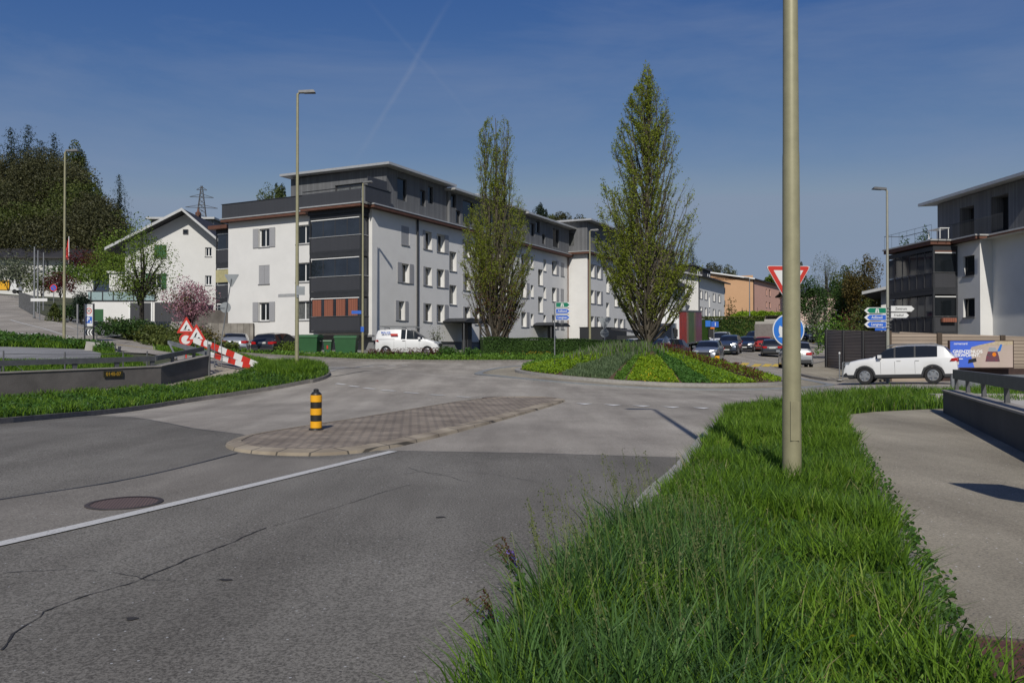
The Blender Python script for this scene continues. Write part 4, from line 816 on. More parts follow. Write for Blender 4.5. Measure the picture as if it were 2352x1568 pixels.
# white gabled house up the slope at left (gable faces us, ridge runs away)
d_ = 77.; kx = xd(286, d_); Zh = 3.6; ww = xd(512, d_) - kx
zs_ = lambda y: at(1176, y, d_).z - Zh
xo = lambda px: xd(px, d_) - kx
Hh, rf = gable_house('white_house', 'white gabled house with green shutters, behind the flowering tree at left', (kx, d_), R(3), Zh, ww, 12, zs_(562), zs_(488), 'cream',
    [(xo(467), xo(482), zs_(588), zs_(567)), (xo(467), xo(482), zs_(654), zs_(632)), (xo(352), xo(380), zs_(592), zs_(562), 'CD'), (xo(345), xo(368), zs_(662), zs_(628), 'LR'), (xo(418), xo(428), zs_(534), zs_(526), '', 0)][:4],
    [], 'tile', 'y', 1.3, 1, 'frame_w', 'shut_g', False, (xd(425, d_) - kx) / ww, verge='gutter')
window(Hh, (0, -.0, 0), UX, -UY, xo(417), xo(429), zs_(537), zs_(526), -.03, mull=0, fm='frame_d', sill=None)
c_ = MB().box(xo(420), xo(428), 3, 3.8, zs_(500), zs_(480)).lathe([(.28, zs_(480)), (.3, zs_(474)), (.16, zs_(472)), (.03, zs_(462))], 10, T=Matrix.Translation((xo(424), 3.4, 0))); c_.build('chimney', 'fascia', rf)
MB().box(xo(230), 0, 2, 7, -2, zs_(623)).box(xo(226), .1, 1.8, 7.2, zs_(623) + .002, zs_(621) + .1).build('annex', 'cream', Hh)
# terrace garage in front
d_ = 66.; g0 = thing('garage', 'white garage with dark doors under a terrace with pale glass balustrade', 'garage', (xd(195, d_), d_, H(xd(195, d_), d_)), R(3)); gz = lambda y: at(1176, y, d_).z - g0.location.z; gx = lambda px: xd(px, d_) - g0.location.x
MB().box(gx(206), gx(432), 0, 6, gz(742), gz(692)).build('wall', 'white', g0)
MB().box(gx(210), gx(236), -.04, 0, gz(738), gz(710)).build('green_door', 'bin', g0); MB().box(gx(297), gx(344), -.06, 0, gz(738), gz(695)).build('door', 'anth_r', g0); MB().box(gx(352), gx(428), -.06, 0, gz(738), gz(694)).build('door', 'anth_r', g0)
MB().box(gx(294), gx(297), -.08, 0, gz(738), gz(693)).build('door_frame', 'frame_w', g0); MB().box(gx(344), gx(347), -.08, 0, gz(738), gz(693)).build('door_frame', 'frame_w', g0)
MB().box(gx(200), gx(352), .1, .13, gz(689), gz(670)).build('glass_balustrade', pm('frosted_glass', (.30, .40, .40), .2, va=.1), g0); mb = MB().box(gx(196), gx(352), .05, .2, gz(669), gz(667)).box(gx(196), gx(352), -.05, .3, gz(692), gz(689))
for px in (206, 232, 256, 302, 350): mb.box(gx(px), gx(px) + .07, .04, .16, gz(689), gz(669))
mb.build('balustrade_frame', 'anth', g0)
t = thing('retaining_wall', 'low pale stone retaining wall along the driveway below the garage', 'wall', (xd(160, 60), 60, 0)); zz = H(xd(300, 60), 60)
MB().box(0, xd(430, 60) - xd(160, 60), 0, .5, zz - 1.2, at(0, 738, 60).z).build('wall', 'conc_l', t)
M['stonew'] = bricks('garden_stone', (.26, .245, .22), (.2, .19, .17), (.12, .11, .1), .5, .22, .02)
t = thing('garden_wall', 'weathered grey stone garden wall behind the pink flowering tree', 'wall', (xd(430, 66), 66, 0)); MB().box(0, 6, 0, .4, 1, at(0, 712, 66).z).build('wall', 'stonew', t); MB().box(2.2, 6, -2, -1.7, .8, at(0, 742, 64).z).build('lower_wall', 'stonew', t)
# low dark roofed bungalow on the left hill
d_ = 125.; bx = xd(-40, d_); zb0 = at(0, 640, d_).z
Bg, _ = gable_house('bungalow', 'low cream bungalow with wide dark roof on the left hillside', (bx, d_), R(4), zb0, xd(205, d_) - bx, 10, at(0, 588, d_).z - zb0, at(0, 564, d_).z - zb0, 'cream', [(xd(92, d_) - bx, xd(97, d_) - bx, .8, 3, '', 0), (xd(100, d_) - bx, xd(105, d_) - bx, .8, 3, '', 0), (xd(148, d_) - bx, xd(153, d_) - bx, .8, 3, '', 0), (xd(155, d_) - bx, xd(160, d_) - bx, .8, 3, '', 0)], [], 'tile', 'x', 1.2, pipe=False)
# flat roofed dark building peeping above the gable, and one far roof
d_ = 110.; t = thing('terraced_house', 'flat roofed house with glass storey just behind the white gable', 'house', (xd(345, d_), d_, at(0, 560, d_).z)); zq = lambda y: at(0, y, d_).z - t.location.z
MB().box(0, xd(490, d_) - xd(345, d_), 0, 8, -5, zq(505)).build('wall', 'plinth', t); MB().box(-.4, xd(495, d_) - xd(345, d_), -.6, 8, zq(504.5), zq(500)).build('roof', 'gutter', t); MB().box(xd(440, d_) - xd(345, d_), xd(486, d_) - xd(345, d_), -.1, 0, zq(516), zq(505)).build('window_band', 'glass_c', t)
# white houses with dark gable roofs further along the street
def far(px0, y0, d): return (xd(px0, d), d)
d_ = 128.; k_ = (xd(1604, d_), d_); zg = at(0, 800, d_).z; zz = lambda y: at(0, y, d_).z - zg; e_ = R(62)
def wrow(xs, zs, w=1.0, h=1.35, sh='LR'): return [(x, x + w, z, z + h, sh) for z in zs for x in xs]
st = [zz(757) - .3, zz(757) + 2.35, zz(757) + 5.0, zz(757) + 7.6]
Wh, rf = gable_house('white_apartment_house', 'white apartment house with dark roof and two dormers next to the peach house', k_, e_, zg, 17.5, 10, zz(633), zz(618), 'white', wrow((1.2, 4.2, 9.5, 13.3), st[:3]) + [(6.6, 7.3, z, z + 1.9, '', 0) for z in (st[0] + 1.5, st[1] + 1.5)], [], 'tile', 'x', .9, verge='gutter')
for x in (1.5, 8.0):
    dm = MB().box(x, x + 5.2, 1.4, 5, zz(640), zz(607)).build('dormer', 'tile', rf); MB().box(x - .2, x + 5.4, 1.1, 5.2, zz(607) + .002, zz(604)).build('dormer_roof', 'frame_d', dm)
    for s_ in (3.2, 4.4): MB().box(x + s_, x + s_ + .35, 1.36, 1.4, zz(624), zz(613)).build('dormer_window', 'frame_w', dm)
d_ = 112.; k_ = (xd(1505, d_), d_); zg = at(0, 798, d_).z; zz = lambda y: at(0, y, d_).z - zg
gable_house('white_apartment_house', 'white apartment house with pale roof edge half hidden by the roundabout tree', k_, e_, zg, 15, 11, zz(640), zz(585), 'white', wrow((1.4, 4.4, 8.6, 11.4), (zz(757), zz(757) + 2.7, zz(757) + 5.4)), wrow((2, 5.5, 8), (zz(757), zz(757) + 2.7)), 'tile', 'x', .9, verge='gutter')
# peach and pink houses
d_ = 158.; k_ = (xd(1730, d_), d_); zg = at(0, 800, d_).z; zz = lambda y: at(0, y, d_).z - zg
hs = []
for yb, yt in ((672, 656), (701, 687)): hs += [(x, x + w, zz(yb), zz(yt), '', 0) for x, w in ((9.5, .9), (12.0, 1.2), (20, 1.2), (23, .9))]
fs_ = [(5.5, 8.4, zz(yb), zz(yt), '', 3) for yb, yt in ((671, 658), (702, 688))] + [(13.6, 14.9, zz(yb), zz(yt), '', 0) for yb, yt in ((669, 659), (698, 689))] + [(13.2, 15.6, zz(644), zz(632), '', 1)]
Ph, rf = gable_house('peach_apartment_house', 'peach and pink apartment house with shallow dark roof beside the yield sign', k_, R(58), zg, 30, 18.5, zz(641), zz(611), 'pink', hs, fs_, 'tile', 'x', .5, 1, 'frame_d', 'shut', True, .74, 'peach', 'frame_w')
MB().box(-.02, 0, 12.2, 18.4, 0, zz(645)).build('pink_bay', pm('rose_render', (.62, .33, .29), .85, va=.04), Ph); MB().tube([(.2, -.1, 0), (.2, -.1, zz(641))], .1, 6).build('drain_pipe', 'fascia', Ph)
d_ = 140.; k_ = (xd(1836, d_), d_); zg = at(0, 795, d_).z; zz = lambda y: at(0, y, d_).z - zg
Pp, rf = gable_house('pink_house', 'plain pale pink house with low dark roof between the pole and the dark trees', k_, R(0), zg, xd(1922, d_) - k_[0], 10, zz(673), zz(660), 'pinkl', [(1.2, 1.9, zz(759), zz(752), '', 0), (4.6, 5.4, zz(759), zz(752), '', 0)], [], 'tile', 'x', .7, 1, 'frame_d', 'shut', False)
MB().box(-.02, xd(1920, d_) - k_[0], -.04, 0, -1, zz(746)).build('base_wall', 'white', Pp)
d_ = 72.; k_ = (xd(2024, d_), d_); zg = H(*k_); zz = lambda y: at(0, y, d_).z - zg
gable_house('small_white_house', 'small white house with dark gable roof peeping left of the dark loggias', k_, R(-30), zg, 5, 9, zz(670), zz(648), 'white', [], [], 'tile', 'y', 1.4, pipe=False, rpos=.85, verge='gutter')

# ---- right building beyond the noise wall; local x runs toward us along its street side
KA = Vector((xd(2252, 53), 53)); w_ = Vector((.076, -.997)); Z0 = .2; RZB = atan2(w_.y, w_.x)
t = thing('apartment_building', 'white block with dark timber attic and dark glazed loggias behind the billboard at right', 'apartment block', (KA.x, KA.y, Z0), RZB); q = lambda z: z - Z0; RB = t
# here local +x toward camera, local +y = to the right (east); street face is the y=0 plane seen from -y
n_ = -UY; O_ = (0, 0, 0); mb = MB(); eave = 8.75
r1 = [(-1.75, -.55, q(3.7), q(4.95)), (-1.75, -.55, q(6.45), q(7.8))]
wall_plane(mb, (0, 0, 0), UX, n_, 0, -.6, q(eave), r1, .2, s0=-2.3); 
wall_plane(mb, (-2.3, 0, 0), UX, n_, 0, -.6, q(eave), [], .2, s0=-8.25)
wall_plane(mb, (0, 0, 0), UY, UX, .85, -.6, q(eave), [], .2); wall_plane(mb, (0, .85, 0), UX, n_, 14, -.6, q(eave), [(6, 7.2, q(3.7), q(4.95)), (6, 7.2, q(6.45), q(7.8))], .2)
wall_plane(mb, (14, .85, 0), UY, UX, 11, -.6, q(eave), [], .2); wall_plane(mb, (-8.25, 0, 0), UY, -UX, 12, -.6, q(eave), [], .2)
mb.add([(-8.25, 0, q(eave)), (14, 0, q(eave)), (14, 12, q(eave)), (-8.25, 12, q(eave))], [(0, 1, 2, 3)]); mb.build('wall', 'white', t)
for a, b, c, d in r1: window(t, (0, 0, 0), UX, n_, a, b, c, d, .2, mull=0, fm='frame_d', pane='glass', sill='plinth')
for c, d in ((q(3.7), q(4.95)), (q(6.45), q(7.8))): window(t, (0, .85, 0), UX, n_, 6, 7.2, c, d, .2, mull=0, fm='frame_d')
eb = MB().box(-8.3, .3, -.5, .3, q(eave) + .002, q(eave) + .2).box(.3, 14.3, .4, 1.2, q(eave) + .002, q(eave) + .2).box(-8.3, -2.3, -1.95, -.5, q(eave) - .05, q(eave) + .2); eb.build('eaves', 'fascia', t)
MB().box(-8.38, .36, -.56, .4, q(eave) + .202, q(eave) + .3).box(.36, 14.4, .34, 1.2, q(eave) + .202, q(eave) + .3).box(-8.4, -2.2, -2.02, -.56, q(eave) + .202, q(eave) + .3).build('roof_edge', 'gutter', t)
# loggia: long side faces the street (-y), narrow end faces us (+x)
for k, (z, zt) in enumerate(((q(2.6), q(5.6)), (q(5.6), q(8.6)))):
    x0, x1, y0, y1 = -8.2, -2.35, -1.75, -.002
    lg = MB().box(x0, x1, y0, y1, z, z + .16).box(x0, x1, y0 + .01, y1, zt - .3, zt - .002)
    for x in (x0, x1 - .12): lg.box(x, x + .12, y0, y0 + .12, z + .16, zt - .3)
    lg.box(x1 - .12, x1, y1 - .12, y1, z + .16, zt - .3); lg = lg.build('loggia', 'anth', t)
    MB().box(x0 + .1, x1 - .1, y0 + .02, y0 + .06, z + .17, z + 1.15).box(x1 - .06, x1 - .02, y0 + .1, y1 - .1, z + .17, z + 1.15).build('balustrade_panel', 'anth_r', lg)
    MB().box(x0, x1 + .03, y0 - .03, y0 + .03, z + 1.18, z + 1.22).box(x1 - .03, x1 + .03, y0, y1 + 1.2 * (k == 0) * 0, z + 1.18, z + 1.22).build('handrail', 'galv_d', lg)
    n = 6; w = (x1 - x0 - .24) / n
    for i in range(n):
        xa = x0 + .12 + i * w; MB().box(xa + .03, xa + w - .03, y0 + .06, y0 + .075, z + 1.24, zt - .4).build('glazing', 'glass_b', lg); MB().box(xa + w - .03, xa + w + .03, y0 - .02, y0 + .05, z + .2, z + 1.18).box(xa + w - .03, xa + w + .03, y0 + .04, y0 + .09, z + 1.2, zt - .3).build('mullion', 'frame_d', lg)
    MB().box(x1 - .075, x1 - .06, y0 + .15, y1 - .15, z + 1.24, zt - .4).build('side_glazing', 'glass', lg)
    MB().box(x1 - .02, x1 + .05, y0 + .12, y1 - .15, zt - .5, zt - .42).build('awning_box', 'wht', lg)
    if k: MB().box(x1 - .02, x1 + .03, y0 + .12, y1 - .15, zt - .42, zt - .30).build('awning', 'fascia', lg)
# attic with open dark doorways
aw_ = MB(); za, zb = q(eave) + .3, q(12.15); a_ops = [(-3.6, -2.05, za, za + 2.35), (-.3, 1.35, za, za + 2.5)]
wall_plane(aw_, (0, 1.0, 0), UX, n_, 3.9, za, zb, [(a, b, za, d) for a, b, c, d in a_ops], .9, s0=-6.2); wall_plane(aw_, (3.9, 1.0, 0), UY, UX, 8, za, zb, [], .2); wall_plane(aw_, (-6.2, 1.0, 0), UY, -UX, 8, za, zb, [], .2); wall_plane(aw_, (0, 1.9, 0), UX, n_, 3.9, za, zb, [], .2, s0=-6.2)
at_ = aw_.build('attic', 'wood', t)
for a, b, c, d in a_ops: MB().box(a, b, 1.85, 1.88, za, d).build('door', 'black', at_)
rb = MB().add([(-7.2, .1, zb + .0), (4.9, .1, zb), (4.9, 9.5, zb + .5), (-7.2, 9.5, zb + .5), (-7.2, .1, zb + .2), (4.9, .1, zb + .2), (4.9, 9.5, zb + .7), (-7.2, 9.5, zb + .7)], [(3, 2, 1, 0), (4, 5, 6, 7), (0, 1, 5, 4), (1, 2, 6, 5), (2, 3, 7, 6), (3, 0, 4, 7)])
rb.build('roof', 'gutter', t); mb = MB()
for x in (-5, -3.2, 2.2): mb.add([(x, 1.5, zb + .25), (x + 1.7, 1.5, zb + .25), (x + 1.7, 2.8, zb + .75), (x, 2.8, zb + .75)], [(0, 1, 2, 3)]).box(x, x + .05, 2.75, 2.8, zb + .3, zb + .75)
mb.build('solar_panel', 'glass_b', t)
rl = MB().box(-8.3, -2.3, -1.9, -1.885, za + .98, za + 1.0).box(-8.3, .2, -1.9 * 0 - .45, -.42, za + .98, za + 1.02).box(-8.3, -8.27, -1.9, -.42, za + .98, za + 1.02)
for i in range(7): rl.box(-8.3 + i, -8.285 + i, -1.89, -1.88, za, za + .98)
for i in range(60): rl.box(-2.2 + i * .12 * .7, -2.188 + i * .084, -.44, -.42, za, za + .98)
rl.build('terrace_railing', 'anth', t)
p = t.matrix_basis; RBM = Matrix.Translation((KA.x, KA.y, Z0)) @ Matrix.Rotation(RZB, 4, 'Z')
tb = RBM @ Vector((-2.6, -1.2, za)); t2 = thing('patio_table', 'white metal patio table on the right roof terrace', 'table', tb, RZB)
MB().box(-.7, .7, -.35, .35, .7, .74).build('tabletop', 'frame_w', t2)
for sx in (-.66, .62):
    for sy in (-.32, .28): MB().box(sx, sx + .04, sy, sy + .04, 0, .7).build('leg', 'frame_w', t2)
fb = RBM @ Vector((-2.5, -.75, q(2.6) + 1.0)); t2 = thing('flower_box', 'terracotta flower box with green plants on the right loggia rail', 'flower box', fb, RZB)
MB().box(.2, .42, -.5, .5, -.2, .08).build('box', 'curtain', t2)

# pylon, wires and flag far on the hill
def pylon():
    d = 330.; b = at(463, 520, d); tp = at(463, 427, d); hh = tp.z - b.z; t = thing('electricity_pylon', 'grey steel lattice pylon on the far ridge above the white gable', 'pylon', b, R(15)); mb = MB()
    pr = lambda f: 1.9 * (1 - f) + .25
    lv = [i / 9 for i in range(10)]
    for sx, sy in ((1, 1), (1, -1), (-1, 1), (-1, -1)): mb.tube([(sx * pr(f), sy * pr(f), hh * f) for f in lv], .14, 4)
    for f, g in zip(lv, lv[1:]):
        for sy in (1, -1):
            mb.tube([(-pr(f), sy * pr(f), hh * f), (pr(g), sy * pr(g), hh * g)], .09, 3).tube([(pr(f), sy * pr(f), hh * f), (-pr(g), sy * pr(g), hh * g)], .09, 3)
    mb.build('tower', 'galv_d', t)
    for f, w in ((.46, 6.2), (.72, 4.6), (.9, 2.0)):
        a = MB().tube([(-w, 0, hh * f), (0, 0, hh * f)], .12, 4).tube([(w, 0, hh * f), (0, 0, hh * f)], .12, 4).tube([(-w, 0, hh * f), (0, 0, hh * (f + .08))], .1, 4).tube([(w, 0, hh * f), (0, 0, hh * (f + .08))], .1, 4); a.build('cross_arm', 'galv_d', t)
pylon()
# ================================================================ VEHICLES
def carpaint(name, col, metal=.0): return pm(name, col, .32, metal, kind='plain', spec=.5, coat=.8)
CPNT = {'white': carpaint('white_paint', (.66, .66, .65)), 'silver': carpaint('silver_paint', (.34, .35, .36), .5), 'grey': carpaint('grey_paint', (.10, .11, .125), .4), 'dark': carpaint('dark_paint', (.022, .025, .032), .3),
        'navy': carpaint('blue_grey_paint', (.055, .07, .10), .4), 'red': carpaint('red_paint', (.30, .02, .015)), 'bronze': carpaint('pale_grey_paint', (.23, .25, .28), .5), 'yellow': carpaint('yellow_paint', (.75, .38, .01))}
M['lens'] = pm('headlight_lens', (.30, .32, .34), .12, spec=.8, kind='plain'); M['rlens'] = pm('tail_light_lens', (.38, .012, .012), .2, kind='plain'); M['cglass'] = pm('car_glass', (.010, .012, .014), .05, spec=.7, kind='plain')
M['plate'] = pm('number_plate_white', (.5, .5, .48), .5, kind='plain'); M['clad'] = pm('grey_cladding', (.028, .029, .031), .6, kind='plain'); M['orange'] = pm('indicator_orange', (.7, .2, .01), .3, kind='plain')
PROF = {   # side outline (share of length from the rear, height in m) and belt line
 'suv':   dict(L=4.7, W=1.84, top=[(0, .62), (.006, .98), (.02, 1.12), (.04, 1.20), (.105, 1.56), (.14, 1.61), (.25, 1.645), (.42, 1.655), (.52, 1.625), (.60, 1.52), (.725, 1.19), (.77, 1.13), (.86, 1.08), (.93, 1.01), (.975, .90), (.993, .72), (1, .56)], belt=(1.13, 1.09), win=(.165, .70), R=.36, wb=(.205, .80), zb=.27, pil=[.355, .53]),
 'hatch': dict(L=4.2, W=1.78, top=[(0, .55), (.01, .85), (.03, .98), (.10, 1.30), (.16, 1.41), (.3, 1.47), (.45, 1.46), (.55, 1.40), (.72, 1.00), (.78, .96), (.9, .86), (.96, .76), (1, .52)], belt=(.97, .92), win=(.14, .69), R=.32, wb=(.19, .81), zb=.22, pil=[.36, .54]),
 'wagon': dict(L=4.65, W=1.82, top=[(0, .55), (.01, .88), (.03, 1.02), (.09, 1.36), (.13, 1.44), (.3, 1.50), (.46, 1.49), (.55, 1.42), (.70, 1.02), (.76, .98), (.9, .88), (.96, .78), (1, .52)], belt=(.98, .93), win=(.10, .68), R=.33, wb=(.2, .80), zb=.22, pil=[.33, .52]),
 'van':   dict(L=4.45, W=1.86, top=[(0, .6), (.004, 1.0), (.012, 1.5), (.03, 1.75), (.07, 1.82), (.3, 1.86), (.5, 1.85), (.60, 1.74), (.78, 1.20), (.82, 1.16), (.92, 1.02), (.97, .86), (1, .6)], belt=(1.16, 1.12), win=(.30, .74), R=.32, wb=(.17, .82), zb=.26, pil=[.485]),
 'mpv':   dict(L=4.45, W=1.83, top=[(0, .6), (.006, 1.0), (.03, 1.2), (.09, 1.56), (.14, 1.63), (.3, 1.66), (.45, 1.65), (.56, 1.56), (.78, 1.08), (.84, 1.02), (.93, .90), (.97, .8), (1, .55)], belt=(1.04, 1.0), win=(.11, .75), R=.32, wb=(.19, .81), zb=.24, pil=[.3, .5])}
def car(kind, label, cat, x, y, hd, paint, name, group=None, rails=False, clad=False, scale=1., rim=5, win0=None, wheels_detail=True):
    P = PROF[kind]; Lc, Wc = P['L'], P['W']; t = thing(name, label, cat, (x, y, H(x, y) + .012), hd, group); t.scale = (scale,) * 3
    # pitch with the slope of the land
    f = Vector((cos(hd), sin(hd))); s_ = (H(x + f.x * 1.4, y + f.y * 1.4) - H(x - f.x * 1.4, y - f.y * 1.4)) / 2.8; t.rotation_euler = (0, -math.atan(s_), hd)
    tp = np.array(P['top']); N = 70
    S = np.unique(np.concatenate([np.linspace(0, 1, N), tp[:, 0], [w + k * .001 for w in P['pil'] for k in (-7, 7)], [P['win'][0], P['win'][1]]]))
    Rw = P['R'] + .055; wx = [w * Lc for w in P['wb']]
    rings = []; info = []
    zmax = tp[:, 1].max()
    for s in S:
        X = s * Lc; zt = float(np.interp(s, tp[:, 0], tp[:, 1])); zs = P['belt'][0] * (1 - s) + P['belt'][1] * s; w = Wc / 2 * (1 - .13 * abs(2 * s - 1) ** 5); zb = P['zb'] + (.10 if s > .97 or s < .03 else 0)
        for c in wx:
            if abs(X - c) < Rw: zb = max(zb, P['R'] * .97 + sqrt(Rw * Rw - (X - c) ** 2))
        g = max(0, zt - zs)
        if g < .06: zs2 = zt - .05; g = 0
        else: zs2 = zs
        zb = min(zb, zs2 - .06); k = min(1, g / .5); rw = w * (.93 - .20 * k) if g else w * .86
        if g == 0: sh = .96
        else: sh = .955
        ring = [(w * .90, zb), (w * .985, zb + .015), (w * .998, zb + min(.15, .3 * (zs2 - zb))), (w, zb + .45 * (zs2 - zb)), (w * .99, zs2 - .05 - .02 * (g > 0)), (w * sh, zs2), (w * sh * .45 + rw * .55, zs2 + (zt - .045 - zs2) * .55), (rw, zt - .045 * (1 if g else .4)), (rw * .72, zt - .008), (0, zt + .008)]
        rings.append([(X - Lc / 2, yy, zz) for yy, zz in ring] + [(X - Lc / 2, -yy, zz) for yy, zz in ring[-2::-1]]); info.append((s, zt, g))
    nr = len(rings[0]); V = [p for r in rings for p in r]; body, side_r, side_l, ws, rw_ = [], [], [], [], []; pil_ = []
    w0, w1 = P['win'] if win0 is None else (win0, P['win'][1])
    for i in range(len(S) - 1):
        (s0, z0, g0), (s1, z1, g1) = info[i], info[i+1]; sm = (s0 + s1) / 2; gm = min(g0, g1)
        for j in range(nr - 1):
            fc = (i*nr + j, i*nr + j + 1, (i+1)*nr + j + 1, (i+1)*nr + j)
            sidej = j in (5, 6, nr - 7, nr - 8); topj = 7 <= j <= nr - 9
            if sidej and gm > .10 and w0 < sm < w1 and not any(abs(sm - p) < .0085 for p in P['pil']): (side_l if j < 9 else side_r).append(fc)
            elif topj and sm > .5 and gm > .07 and (z0 + z1) / 2 < zmax - .07: ws.append(fc)
            elif topj and sm < .2 and gm > .13 and (z0 + z1) / 2 < zmax - .10: rw_.append(fc)
            else:
                body.append(fc)
                if sidej and gm > .10 and w0 < sm < w1 and len(P['pil']) > 1: pil_.append(len(body) - 1)
    body += [tuple(range(nr))[::-1], tuple((len(S)-1)*nr + j for j in range(nr))]
    pt = CPNT[paint]; bm = MB(); bm.add(V, body)
    for q in pil_: bm.m[q] = 1
    if clad:
        for q, fc in enumerate(body):
            zz = sum(V[k][2] for k in fc) / len(fc); j = fc[0] % nr
            if len(fc) == 4 and (j in (0, 1) or j in (nr - 2, nr - 3)) and zz < .62: bm.m[q] = 1
    b = bm.build('body', [pt, 'clad'], t, smooth=True)
    MB().box(-Lc/2 + .25, Lc/2 - .25, -Wc/2 + .12, Wc/2 - .12, P['zb'] - .03, .62).build('chassis', 'black', t)
    for nm, fs in (('side_window', side_l), ('side_window', side_r), ('windscreen', ws), ('rear_window', rw_)):
        if fs: MB().add(V, fs).build(nm, 'cglass', t, smooth=True)
    # trim: sill strip, arches
    for c in wx:
        for sy in (1, -1):
            T = Matrix.Translation((c - Lc/2, sy * (Wc / 2 - .115), P['R']))
            if sy < 0: T = T @ Matrix.Rotation(pi, 4, 'Z')
            T = T @ Matrix.Rotation(-pi/2, 4, 'X'); r = P['R']
            w = MB().lathe([(0, -.09), (r * .97, -.09), (r, -.05), (r, .07), (r * .95, .10), (r * .66, .105), (r * .64, .06)], 28, 0, T).build('wheel', 'tyre', t, smooth=True)
            rm = MB().lathe([(r * .64, .06), (r * .64, .095), (r * .58, .10), (r * .56, .03), (0, .02)], 28, 0, T)
            if wheels_detail:
                for a in range(rim):
                    A = T @ Matrix.Rotation(2 * pi * a / rim + .3, 4, 'Z'); rm.add([(.03, -.055, .06), (r * .6, -.03, .085), (r * .6, .03, .085), (.03, .055, .06), (.03, -.055, .105), (r * .6, -.035, .10), (r * .6, .035, .10), (.03, .055, .105)], [(3, 2, 1, 0), (4, 5, 6, 7), (0, 1, 5, 4), (2, 3, 7, 6), (1, 2, 6, 5)], T=A)
                rm.lathe([(0, .115), (.055, .115), (.06, .07)], 12, 0, T)
            rm.build('rim', 'rimm', w)
            if clad: 
                am = MB(); n = 14
                for q in range(n):
                    a0, a1 = pi * q / n, pi * (q + 1) / n; y0 = sy * (Wc / 2 * .99)
                    am.add([(c - Lc/2 + rr * cos(a), y0 + sy * dy, P['R'] * .97 + rr * sin(a)) for a in (a0, a1) for rr, dy in ((Rw - .03, .012), (Rw + .055, .012), (Rw + .06, -.05))], [(0, 1, 4, 3), (1, 2, 5, 4)])
                am.build('wheel_arch', 'clad', t)
    wf = Wc / 2
    zt1 = P['belt'][1]
    def patch(name, s0, s1, z0, z1, y0, y1, mat, sy):   # small lamp wrapped round a corner
        X0, X1 = (s0 * Lc - Lc/2, s1 * Lc - Lc/2); return MB().add([(X0, sy * y0, z0), (X1, sy * y1, z0 + .02), (X1, sy * y1, z1 - .03), (X0, sy * y0, z1)], [(0, 1, 2, 3)]).build(name, mat, t)
    for sy in (1, -1):
        hl = MB(); zf = zt1 - .24
        hl.add([(Lc/2 - .015, sy * (wf * .42), zf - .02), (Lc/2 - .05, sy * (wf * .74), zf - .02), (Lc/2 - .30, sy * (wf * .945), zf + .04), (Lc/2 - .36, sy * (wf * .945), zf + .14), (Lc/2 - .14, sy * (wf * .76), zf + .13), (Lc/2 - .06, sy * (wf * .42), zf + .09)], [(0, 1, 4, 5), (1, 2, 3, 4)])
        v2 = [(a + .02, b * 1.0 + sy * .015, c) for a, b, c in hl.v]; hl.v = [tuple(q) for q in v2]; hl.build('headlight', 'lens', t)
        tl = MB(); zr_ = P['belt'][0] - .12
        tl.add([(-Lc/2 - .006, sy * wf * .45, zr_ - .10), (-Lc/2 + .0, sy * wf * .80, zr_ - .12), (-Lc/2 + .30, sy * (wf * .975), zr_ - .06), (-Lc/2 + .22, sy * (wf * .985), zr_ + .05), (-Lc/2 + .02, sy * wf * .80, zr_ + .06), (-Lc/2 + .0, sy * wf * .45, zr_ + .04)], [(0, 1, 4, 5), (1, 2, 3, 4)])
        tl.v = [(a - .012, b + sy * .016, c) for a, b, c in tl.v]; tl.build('tail_light', 'rlens', t)
        MB().box(Lc * (P['win'][1] - .045) - Lc/2 - .06, Lc * (P['win'][1] - .045) - Lc/2 + .10, sy * (wf * .93), sy * (wf + .16), zt1 + .03, zt1 + .17).build('mirror', [pt], t)
        if rails: MB().tube([(-Lc * .34, sy * wf * .68, zmax - .05), (-Lc * .30, sy * wf * .68, zmax + .035), (Lc * .05, sy * wf * .68, zmax + .03), (Lc * .10, sy * wf * .68, zmax - .04)], .02, 6).build('roof_rail', 'galv', t)
        if sy == 1 or True:
            for s in (P['pil'][-1] - .035, P['pil'][0] - .02): 
                MB().box(s * Lc - Lc/2 - .09, s * Lc - Lc/2 + .07, sy * wf * .985, sy * (wf + .022), zt1 - .10, zt1 - .07).build('door_handle', [pt] if paint == 'white' and clad else 'clad', t)
    if clad or kind == 'van':
        for s in (P['pil'] + [P['win'][1] - .045] + ([P['win'][0] + .0] if kind == 'van' else [])):
            yy = wf * (1 - .13 * abs(2 * s - 1) ** 5)
            for sy in (1, -1): MB().box(s * Lc - Lc/2 - .004, s * Lc - Lc/2 + .004, sy * (yy - .03), sy * (yy + .003), .44, zt1 - .12).build('door_gap', 'clad', t)
    MB().box(Lc/2 - .06, Lc/2 + .012, -wf * .5, wf * .5, .52, zt1 - .26).build('grille', 'black', t)
    MB().box(Lc/2 - .05, Lc/2 + .02, -.26, .26, .40, .51).build('number_plate', 'plate', t)
    MB().box(-Lc/2 - .02, -Lc/2 + .05, -.26, .26, .78 if kind != 'hatch' else .70, .90 if kind != 'hatch' else .82).build('number_plate', 'plate', t)
    MB().box(-Lc/2 - .015, -Lc/2 + .2, -wf * .82, wf * .82, .36, .52).build('bumper_insert', 'clad', t)
    return t
def put(px, d): return xd(px, d), d
def head(a): return R(a)
# the white car on the ring
d_ = 37.3; car('suv', 'white sport utility car crossing in front of the billboard, nose to the left', 'car', xd(2069, d_), d_, R(149), 'white', 'sport_utility_car', rails=True, clad=True).scale = (1, 1, 1.06)
